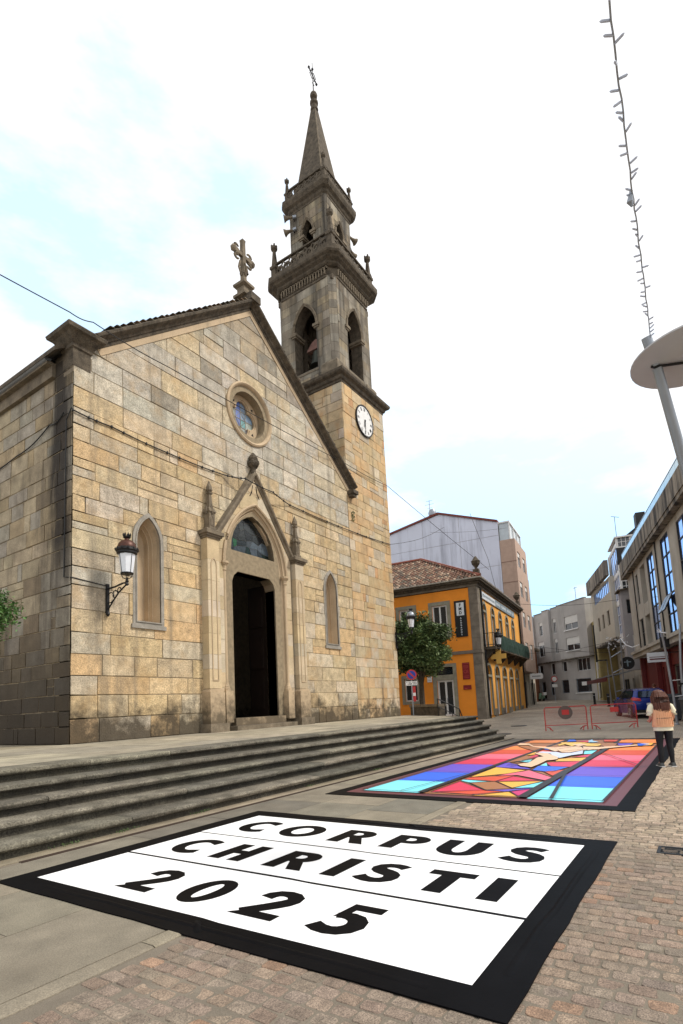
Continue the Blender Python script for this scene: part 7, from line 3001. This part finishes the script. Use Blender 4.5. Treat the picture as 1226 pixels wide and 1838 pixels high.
# lower grey neighbour after the orange building
gn = thing('grey_terraced_house', 'narrow grey and cream house next down the street from the orange building', 'building', (60.6, 16.1, 0), rad(6))
FN = frame_m((0, 0, 0), (1, 0, 0), (0, 1, 0))
nops = [rect(.6, 1.6, .6, 3.2), rect(2.6, 3.6, .6, 3.2), rect(.6, 1.6, 4.2, 6.0), rect(2.6, 3.6, 4.2, 6.0)]
wall(FN, gn, rect(0, 4, .3, 7.0), nops, sand_m, 'street_wall')
bx(gn, 'body', grey_r, 0, 4, .35, 6, .3, 15.0)
bx(gn, 'upper_wall', grey_b, .0, 4, -.3, .345, 7.002, 15.2)
bx(gn, 'overhang', M['carved_dark'], -.2, 4.1, -.8, .3, 6.8, 7.0)
for a, b in ((.6, .6), (2.6, .6), (.6, 4.2), (2.6, 4.2)):
    window(FN, gn, a, a + 1.0, b, b + (2.6 if b < 1 else 1.8), 2, 1, .12, bar=.07, fr=quoin_m if b < 1 else M['wpaint'])
mb = MB()
mb.tube([(-.1, -.3, .5), (-.1, -.3, 6.8)], .08, 8)
mb.build('downpipe', M['iron'], gn)
ss = thing('hanging_shop_sign', 'small pale rounded shop sign hanging at the end of the orange terrace', 'sign', (56.2, 14.2, 3.7), rad(6))
mb = MB(frame_m((0, 0, 0), (0, -1, 0), (1, 0, 0)))
mb.poly([(-.5, -.28), (.5, -.28), (.6, -.18), (.6, .18), (.5, .28), (-.5, .28), (-.6, .18), (-.6, -.18)], -.06, .06, back=True)
mb.build('board', M['wpaint'], ss)
mb = MB(frame_m((0, 0, 0), (0, -1, 0), (1, 0, 0)))
for k in range(8):
    mb.poly(rect(-.4 + k * .1, -.34 + k * .1, -.06, .06), -.066, -.061)
mb.build('lettering', M['iron'], ss)
mb = MB()
mb.bar((0, .6, .3), (0, 1.2, .3), .05)
mb.build('arm', M['iron'], ss)
bb = thing('brick_house', 'low orange-brown house glimpsed between the terrace and the grey block', 'building', (70.4, 19.3, 0), rad(100))
FB = frame_m((0, 0, 0), (1, 0, 0), (0, -1, 0))
FB = frame_m((-4, 0, 0), (1, 0, 0), (0, -1, 0))
wall(FB, bb, rect(2.7, 6, 1.0, 8.2), [rect(3.3, 4.4, 4.4, 5.9), rect(3.2, 4.4, 1.2, 3.3)], brick_m, 'front_wall')
bx(bb, 'body', brick_m, -1.3, 2, -6, -.32, 1.0, 8.2)
window(FB, bb, 3.3, 4.4, 4.4, 5.9, 2, 1, .1, bar=.1)
window(FB, bb, 3.2, 4.4, 1.2, 3.3, 1, 1, .1, bar=.1, fr=brick_m, name='door')

# ---------------------------------------------------------------- grey corner block at the end
gb = thing('grey_corner_block', 'grey four-storey corner block with stepped facets closing the end of the street', 'building', (69.19, 11.53, 0), rad(45.7))
FG0 = frame_m((0, 0, 0), (1, 0, 0), (0, -1, 0))
# into the building = away from the camera
FG0 = frame_m((0, 0, 0), (1, 0, 0), (0, -1, 0))
low_ops = [rect(-.26, 2.55, 1.95, 3.6), rect(4.0, 5.45, 1.95, 3.6), rect(7.0, 7.9, 1.75, 3.5), rect(9.0, 10.0, 1.3, 3.6), rect(10.9, 11.7, 1.3, 3.6),
           rect(-.4, 2.0, 4.5, 6.0), rect(4.1, 5.0, 4.6, 5.9), rect(6.6, 7.5, 4.4, 5.9), rect(9.3, 10.7, 4.5, 5.8)]
wall(FG0, gb, rect(-1.6, 13, .9, 6.1), low_ops, grey_r, 'ground_wall')
for a in low_ops:
    u0, u1 = a[0][0], a[1][0]
    w0, w1 = a[0][1], a[2][1]
    if w0 < 3:
        window(FG0, gb, u0, u1, w0, w1, 1, 1, .12, bar=.07, fr=M['steel'], name='shop_window')
    else:
        window(FG0, gb, u0, u1, w0, w1, 3 if u1 - u0 > 2 else 1, 1, .15, bar=.06)
bx(gb, 'sill', M['wpaint'], -.4, 2.7, .0, .12, 1.82, 1.93)
bx(gb, 'paper_notice', M['wpaint'], .7, 1.6, -.10, -.085, 2.75, 3.2)
blocks = [(-1.6, 3.85, -.85, 12.75, [(-.08, 2.5, 9.5, 11.15), (-.08, 2.5, 7.0, 8.55)]),
          (3.852, 6.3, -.15, 12.85, [(5.3, 6.0, 9.6, 11.5), (5.3, 6.0, 7.0, 8.9)]),
          (6.302, 7.75, -.5, 12.75, []),
          (7.752, 10.3, -.1, 12.65, [(7.95, 9.2, 9.7, 11.5), (7.98, 9.75, 6.9, 8.9)]),
          (10.302, 13.0, -.45, 12.5, [(10.8, 12.3, 9.6, 11.05), (10.8, 12.3, 7.2, 8.6)])]
for k, (a, b, dd, zt, ws) in enumerate(blocks):
    Fk = frame_m((0, -dd, 0), (1, 0, 0), (0, -1, 0))
    wall(Fk, gb, rect(a, b, 6.102, zt), [rect(*w) for w in ws], grey_r, 'upper_wall')
    mb = MB()
    mb.box(a, b, -6, -dd - .31, 6.11, zt - .01)
    mb.build('body', grey_r, gb)
    bx(gb, 'soffit', conc_d, a, b, -.0, -dd - .01, 6.0, 6.098)
    bx(gb, 'parapet_cap', conc_d, a, b, -dd - .3, -dd + .05, zt + .003, zt + .1)
    for i, w in enumerate(ws):
        window(Fk, gb, *w, nx=2, ny=1, depth=.12, bar=.07, blind=(.55 if k == 0 else .25), fr=M['wpaint'])
        if k == 0:
            bx(gb, 'sill', M['wpaint'], w[0] - .1, w[1] + .1, .84, .98, w[2] - .1, w[2])
bx(gb, 'low_body', M['dark'], -1.55, 13, -5, -.35, .9, 6.0)
mb = MB()
mb.tube([(1.0, 0, 12.8), (1.0, 0, 14.6)], .04, 5)
mb.bar((.6, 0, 14.5), (1.3, 0, 14.5), .05)
mb.build('roof_antenna', M['steel'], gb)

# ---------------------------------------------------------------- long sand-coloured building with overhang
lb = thing('overhanging_block', 'long sand-coloured block whose upper floors overhang the street, with a blue window strip', 'building', (65.3, 9.9, 0), rad(18))
FB2 = frame_m((0, 0, 0), (1, 0, 0), (0, -1, 0))
sops = [rect(-9.9, -1.8, 11.05, 12.2), rect(-3.8, -2.8, 8.1, 9.5), rect(-6.2, -5.2, 8.1, 9.5), rect(-8.9, -7.8, 8.1, 9.5)]
wall(FB2, lb, rect(-10.6, -.1, 6.75, 12.4), sops, sand_m, 'upper_wall')
window(FB2, lb, -9.9, -1.8, 11.05, 12.2, 9, 1, .08, bar=.06, gl=M['glass_blue'], fr=M['steel'], name='strip_window')
for w in sops[1:]:
    window(FB2, lb, w[0][0], w[1][0], w[0][1], w[2][1], 2, 1, .12, bar=.08, fr=quoin_m)
bx(lb, 'parapet', conc_d, -10.6, .1, .0, .35, 12.5, 13.95)
bx(lb, 'parapet_return', conc_d, -.2, .1, -8, -.002, 12.5, 13.95)
bx(lb, 'soffit', conc_d, -10.6, -.1, -2.6, -.01, 6.55, 6.745)
bx(lb, 'body', sand_m, -10.55, -.15, -9, -.31, 6.76, 12.45)
FL2 = frame_m((0, -2.0, 0), (1, 0, 0), (0, -1, 0))
l_ops = [rect(-8.2, -7.4, 4.6, 6.2), rect(-5.0, -4.2, 4.6, 6.2), rect(-7.6, -6.0, 1.0, 3.0), rect(-4.5, -2.2, 1.2, 3.0)]
wall(FL2, lb, rect(-10.6, -.1, .7, 6.54), l_ops, beige_m, 'ground_wall')
for w in l_ops:
    window(FL2, lb, w[0][0], w[1][0], w[0][1], w[2][1], 2, 1, .12, bar=.07, fr=M['wpaint'] if w[0][1] > 3 else M['iron'])
bx(lb, 'low_body', M['dark'], -10.5, -.2, -9, -2.35, .7, 6.5)
aw = thing('shop_awning', 'thin dark red edged shop awning under the overhanging block', 'awning', (58.5, 8.6, 3.2), rad(18))
mb = MB()
mb.hexa([(-5.5, -1.6, .3), (5.5, -1.6, .1), (5.5, .6, -.3), (-5.5, .6, -.1)], [(-5.5, -1.6, .38), (5.5, -1.6, .18), (5.5, .6, -.2), (-5.5, .6, 0)])
mb.build('awning_sheet', M['steel'], aw)
bx(aw, 'valance', redp, -5.5, 5.5, .56, .62, -.5, -.15)
yb_ = thing('yellow_house', 'narrow ochre-yellow house wedged between the grey block and the overhanging block', 'building', (66.3, 10.0, 0), rad(18))
FY = frame_m((0, 0, 0), (1, 0, 0), (0, -1, 0))
FYe = frame_m((-1.8, .35, 0), (0, 1, 0), (1, 0, 0))
wall(FY, yb_, rect(-.9, 2.6, .9, 9.8), [rect(-.1, .9, 4.4, 5.9), rect(-.4, .9, 1.1, 3.2)], ylw_m, 'front_wall')
bx(yb_, 'body', ylw_m, -.85, 2.6, -6, -.32, .9, 9.7)
window(FY, yb_, -.1, .9, 4.4, 5.9, 2, 1, .1, bar=.07)
window(FY, yb_, -.4, .9, 1.1, 3.2, 1, 1, .1, bar=.1, fr=ylw_m, name='door')

# ---------------------------------------------------------------- glazed bay building
gl_ = thing('glazed_bay_house', 'tall house with white glazed gallery bays, dark slate band and slate roof', 'building', (51.98, 5.46, .104), rad(14))
WM[gl_] = WM[gl_] @ Matrix.Scale(.935, 4)
gl_.scale = (.935, .935, .935)
FE = frame_m((0, 0, 0), (0, -1, 0), (1, 0, 0))
FT = frame_m((0, 0, 0), (1, 0, 0), (0, -1, 0))
FE = frame_m((0, 0, 0), (0, -1, 0), (1, 0, 0))
g_mat = M['glass_blue']
wall(FE, gl_, rect(.02, 7, 6.8, 16.1), [rect(.15, 1.6, 6.95, 10.2), rect(.15, 1.6, 10.4, 13.3), rect(.15, 1.2, 15.05, 16.0), rect(1.5, 3.0, 15.05, 16.0)], M['wpaint'], 'gallery_wall', .2)
window(FE, gl_, .15, 1.6, 6.95, 10.2, 4, 7, .05, bar=.05)
window(FE, gl_, .15, 1.6, 10.4, 13.3, 4, 6, .05, bar=.05)
window(FE, gl_, .15, 1.2, 15.05, 16.0, 3, 2, .05, bar=.05)
window(FE, gl_, 1.5, 3.0, 15.05, 16.0, 3, 2, .05, bar=.05)
mb = MB(FE)
mb.poly(rect(-.03, 1.5, 13.4, 14.98), -.05, -.003)
mb.build('slate_band', slate, gl_)
mb = MB(FE)
mb.poly(rect(1.52, 7.0, 13.4, 14.98), -.04, -.003)
mb.build('brick_band', brick_m, gl_)
wall(FT, gl_, rect(0, 5, 6.8, 15.5), [rect(.2, 4.8, 7.2, 10.0), rect(.2, 4.8, 10.4, 12.6), rect(.2, 4.8, 12.9, 15.2)], M['wpaint'], 'gallery_wall', .2)
for a, b, c in ((7.2, 10.0, 3), (10.4, 12.6, 2), (12.9, 15.2, 1)):
    window(FT, gl_, .2, 4.8, a, b, 4, c, .05, bar=.07, gl=g_mat)
bx(gl_, 'body', grey_r, .22, 8, -7, -.22, 6.8, 15.9)
bx(gl_, 'bay_floor', M['wpaint'], -.05, 5.05, -7, .05, 6.6, 6.795)
mb = MB()
ro = [(-.9, 16.05), (-2.0, 16.85), (-3.2, 17.3), (-5.3, 20.05), (-7, 20.7), (-9.5, 20.9), (-9.5, 16.05)]
mb.rings([[(xx, y_, z_) for y_, z_ in ro] for xx in (-.12, 5.2)])
mb.build('roof', slate, gl_)
bx(gl_, 'roof_edge', M['wpaint'], -.18, 5.2, -9.5, .10, 15.92, 16.048)
bx(gl_, 'chimney', slate, .4, 1.4, -2.75, -1.95, 16.4, 18.2)
mb = MB()
mb.hexa([(-.16, -4.3, 18.5), (-.13, -4.3, 18.5), (-.13, -4.4, 18.62), (-.16, -4.4, 18.62)], [(-.16, -5.2, 18.95), (-.13, -5.2, 18.95), (-.13, -5.3, 19.07), (-.16, -5.3, 19.07)])
mb.build('roof_light', M['wpaint'], gl_)
FU = frame_m((0, -1.0, 0), (1, 0, 0), (0, -1, 0))
wall(FU, gl_, rect(0, 5, .6, 6.59), [rect(.6, 1.4, 1.0, 3.2), rect(.8, 1.4, 4.4, 6.0), rect(2.6, 3.4, 4.4, 6.0)], beige_m, 'ground_wall')
for a, b, c, d in ((.6, 1.4, 1.0, 3.2), (.8, 1.4, 4.4, 6.0), (2.6, 3.4, 4.4, 6.0)):
    window(FU, gl_, a, b, c, d, 1, 1, .1, bar=.07)
wall(frame_m((.01, -1.0, 0), (0, -1, 0), (1, 0, 0)), gl_, rect(0, 5, .6, 6.59), [rect(.5, 1.1, 4.2, 5.8)], beige_m, 'end_wall')
window(frame_m((.01, -1.0, 0), (0, -1, 0), (1, 0, 0)), gl_, .5, 1.1, 4.2, 5.8, 1, 1, .1, bar=.07)
mb = MB()
mb.tube([(2.5, -.5, 16.2), (2.5, -.5, 18.7)], .035, 5)
mb.bar((2.5, -.9, 18.6), (2.5, -.2, 18.8), .05)
mb.build('roof_antenna', M['steel'], gl_)
rsn = thing('round_shop_sign', 'round dark hanging sign with a pale emblem under the glazed bay', 'sign', (47.6, 5.1, 3.9), rad(14))
mb = MB(frame_m((0, 0, 0), (0, -1, 0), (1, 0, 0)))
mb.poly(circle(0, 0, .5, 18), -.05, .05, back=True)
mb.build('board', M['iron'], rsn)
mb = MB(frame_m((0, 0, 0), (0, -1, 0), (1, 0, 0)))
mb.poly(rect(-.05, .05, -.25, .25), -.056, -.051)
mb.poly(rect(-.25, .25, .05, .13), -.058, -.0515)
mb.build('emblem', signg, rsn)

# ---------------------------------------------------------------- narrow grey house
nh = thing('narrow_grey_house', 'narrow grey rendered house with a jettied upper part beside the beige block', 'building', (50.3, 5.0, 0), rad(14))
FE3 = frame_m((0, .33, 0), (0, -1, 0), (1, 0, 0))
e_ops = [rect(.35, .7, 8.1, 9.3), rect(.55, .95, 4.75, 6.3)]
wall(FE3, nh, rect(0, 6, 3.45, 10.1), e_ops, grey_b, 'end_wall', .3)
window(FE3, nh, .35, .7, 8.1, 9.3, 1, 1, .2, bar=.04, fr=grey_b)
window(FE3, nh, .55, .95, 4.75, 6.3, 1, 1, .08, bar=.05, blind=.9)
bx(nh, 'body', grey_b, .31, 1.3, -6, .33, 3.45, 10.1)
mb = MB()
mb.hexa([(-.25, .6, 10.0), (1.45, .6, 10.0), (1.45, -6, 10.9), (-.25, -6, 10.9)], [(-.25, .6, 10.12), (1.45, .6, 10.12), (1.45, -6, 11.02), (-.25, -6, 11.02)])
mb.build('roof', M['carved_dark'], nh)
FU3 = frame_m((.5, -.7, 0), (0, -1, 0), (1, 0, 0))
wall(FU3, nh, rect(0, 5, .5, 3.44), [rect(.2, .6, .7, 3.0), rect(.9, 1.6, .7, 3.0)], sand_m, 'ground_wall')
for a, b in ((.2, .6), (.9, 1.6)):
    window(FU3, nh, a, b, .7, 3.0, 1, 1, .1, bar=.06, fr=quoin_m, name='shop_door')
bx(nh, 'low_body', sand_m, .85, 1.3, -5.7, -.72, .5, 3.44)

# ---------------------------------------------------------------- beige block on the right
be = thing('beige_concrete_block', 'beige concrete block on the right with tall blue-glazed windows, glass roof rail and red shopfront', 'building', (48.98, 4.59, 0), rad(14))
FR = frame_m((0, 0, 0), (1, 0, 0), (0, -1, 0))
LB = -26
b_ops = [rect(-4.4, -3.5, 8.0, 10.2), rect(-4.75, -3.4, 4.85, 6.9), rect(-7.25, -5.5, 4.85, 10.35), rect(-10.3, -8.15, 4.85, 10.45), rect(-14.65, -12.5, 4.85, 10.45), rect(-18.9, -16.6, 4.85, 10.3), rect(-23.2, -21, 4.85, 10.3)]
wall(FR, be, rect(LB, 0, 4.76, 10.7), b_ops, beige_m, 'street_wall', .35)
window(FR, be, -4.4, -3.5, 8.0, 10.2, 2, 2, .12, bar=.06, fr=M['iron'], gl=g_mat)
window(FR, be, -4.75, -3.4, 4.9, 6.9, 2, 2, .12, bar=.06, fr=M['iron'])
# recess with a small window high and a balcony below
FR1 = frame_m((0, -.6, 0), (1, 0, 0), (0, -1, 0))
wall(FR1, be, rect(-7.3, -5.45, 4.8, 10.4), [rect(-7.0, -5.8, 7.8, 8.9), rect(-7.0, -5.9, 4.9, 6.8)], conc_d, 'recess_wall', .2)
window(FR1, be, -7.0, -5.8, 7.8, 8.9, 2, 1, .05, bar=.07, gl=g_mat)
window(FR1, be, -7.0, -5.9, 4.9, 6.8, 1, 1, .05, bar=.07, fr=M['iron'])
bx(be, 'recess_balcony', beige_m, -7.24, -5.51, -.58, -.02, 6.9, 7.75)
for a, b in ((-10.3, -8.15), (-14.65, -12.5), (-18.9, -16.6), (-23.2, -21)):
    window(FR, be, a, b, 4.87, 10.43, 2, 5, .05, bar=.07, fr=M['iron'], gl=g_mat, name='tall_window')
# open sashes tilted outwards
mb = MB()
mb.hexa([(-14.5, .50, 6.05), (-12.6, .50, 6.05), (-12.6, .02, 7.0), (-14.5, .02, 7.0)], [(-14.5, .54, 6.08), (-12.6, .54, 6.08), (-12.6, .06, 7.04), (-14.5, .06, 7.04)])
mb.build('open_sash', M['iron'], be)
for a, b in ((-14.42, -13.62), (-13.48, -12.68)):
    mb = MB()
    mb.add([(a, .55, 6.1), (b, .55, 6.1), (b, .09, 7.0), (a, .09, 7.0)], [(0, 1, 2, 3)])
    mb.build('sash_glass', make_mat('sky_glass', (.45, .55, .7), rough=.15, metal=.4, var=.05, bump=0) if a < -14 else bpy.data.materials['sky_glass'], be)
# ledge with two mouldings
bx(be, 'ledge', beige_m, LB, .05, -.3, .35, 4.55, 4.755)
bx(be, 'ledge', beige_m, LB, .05, -.3, .22, 4.25, 4.545)
# parapet and glass rail
for k in range(13):
    a = -2.0 * (k + 1)
    bx(be, 'parapet_panel', conc_d, a + .01, a + 1.99, -.2, .45, 10.95, 12.0)
bx(be, 'parapet_soffit', conc_d, LB, 0, -.3, .40, 10.72, 10.945)
bx(be, 'parapet_end', conc_d, .0, .3, -8, .44, 10.7, 11.99)
railg = make_mat('pale_glass_rail', (.40, .62, .75), rough=.08, metal=.2, var=.04, bump=0, spec=.9)
for k in range(20):
    a = -1.25 * (k + 1)
    bx(be, 'glass_panel', railg, a + .02, a + 1.23, .20, .22, 12.05, 12.72)
mb = MB()
mb.bar((LB, .21, 12.75), (.1, .21, 12.75), .05)
mb.bar((LB, .21, 12.03), (.1, .21, 12.03), .05)
mb.build('glass_rail_frame', M['steel'], be)
mb = MB()
mb.hexa([(-24, -1.2, 12.0), (-1.5, -1.2, 12.0), (-1.5, -8.9, 12.0), (-24, -8.9, 12.0)], [(-23, -4.8, 17.6), (-7.5, -4.8, 17.6), (-7.5, -8, 17.6), (-23, -8, 17.6)])
mb.build('attic_roof', slate, be)
mb = MB()
mb.hexa([(-10.8, -2.92, 14.9), (-8.6, -2.92, 14.9), (-8.6, -3.12, 15.2), (-10.8, -3.12, 15.2)], [(-10.8, -2.84, 14.95), (-8.6, -2.84, 14.95), (-8.6, -3.04, 15.25), (-10.8, -3.04, 15.25)])
mb.build('skylight', M['wpaint'], be)
bx(be, 'body', beige_m, LB, -.02, -9, -.82, 4.3, 12.0)
# floor-level mouldings and shopfront
FR2 = frame_m((0, -.5, 0), (1, 0, 0), (0, -1, 0))
s_ops = [rect(-5.6, -4.3, .5, 3.0), rect(-8.6, -6.6, .5, 3.2), rect(-12.5, -9.6, .6, 3.2), rect(-17.5, -14.5, .6, 3.2), rect(-22.5, -19.5, .6, 3.2)]
wall(FR2, be, rect(LB, -.2, .3, 4.24), s_ops, redp, 'shopfront_wall')
for w in s_ops:
    window(FR2, be, w[0][0], w[1][0], w[0][1], w[2][1], 2, 2, .15, bar=.08, fr=quoin_m, name='shop_window')
bx(be, 'low_body', M['dark'], LB, -.3, -9, -.86, .3, 4.24)
for u in (-.4, -6.1, -9.1, -13.5, -18.5, -24):
    bx(be, 'shopfront_pillar', redp, u - .25, u + .25, -.48, -.2, .3, 4.24)
for (u, y_) in ((-3.0, .0), (-11.4, .0)):
    mb = MB()
    mb.tube([(u, .06, 4.8), (u, .06, 10.7)], .04, 6)
    mb.build('downpipe', M['iron'], be)
ps_ = thing('projecting_shop_sign', 'white and red box sign projecting from the red shopfront', 'sign', (36.4, 2.35, 3.55), rad(14))
bx(ps_, 'box', signw, -.06, .06, -.55, .5, -.26, .3)
bx(ps_, 'red_line', redp, -.08, -.062, -.55, .4, -.12, -.05)
bx(ps_, 'red_line', redp, -.08, -.062, -.55, .4, .02, .05)
mb = MB()
mb.bar((0, -1.2, .25), (0, -.55, .25), .05)
mb.build('arm', M['iron'], ps_)
bs_ = thing('wall_sign_box', 'dark box sign above the white projecting sign on the beige block', 'sign', (36.3, 1.9, 4.2), rad(14))
bx(bs_, 'box', M['iron'], -.12, .12, -.25, .2, -.1, .5)

# ---------------------------------------------------------------- overhead wires across the street
cable('street_wire', [(28.3, 14.9, 11.1), (36.5, 14.8, 14.2)], .014, 'thin wire from the tower to the white gabled block', .25)
cable('street_wire', [(46.0, 20.0, 17.3), (53.8, 15.2, 18.6)], .012, 'thin wire over the roof of the orange building', .15)
cable('street_wire', [(37.7, 13.2, 15.2), (37.9, 12.2, 11.6), (40.0, 12.5, 9.9)], .014, 'thin wire slanting down to the eaves of the orange building', .05)
cable('street_wire', [(48.0, 13.6, 9.9), (52.5, 5.5, 9.7)], .016, 'thin black wire crossing high over the street', .35)
cable('street_wire', [(47.0, 13.4, 6.3), (56.5, 5.0, 5.2)], .016, 'thin black wire crossing lower over the street in front of the grey block', .3)
cable('street_wire', [(50.0, 13.8, 5.6), (58.0, 7.5, 6.6)], .016, 'lowest thin wire over the street near the overhanging block', .3)
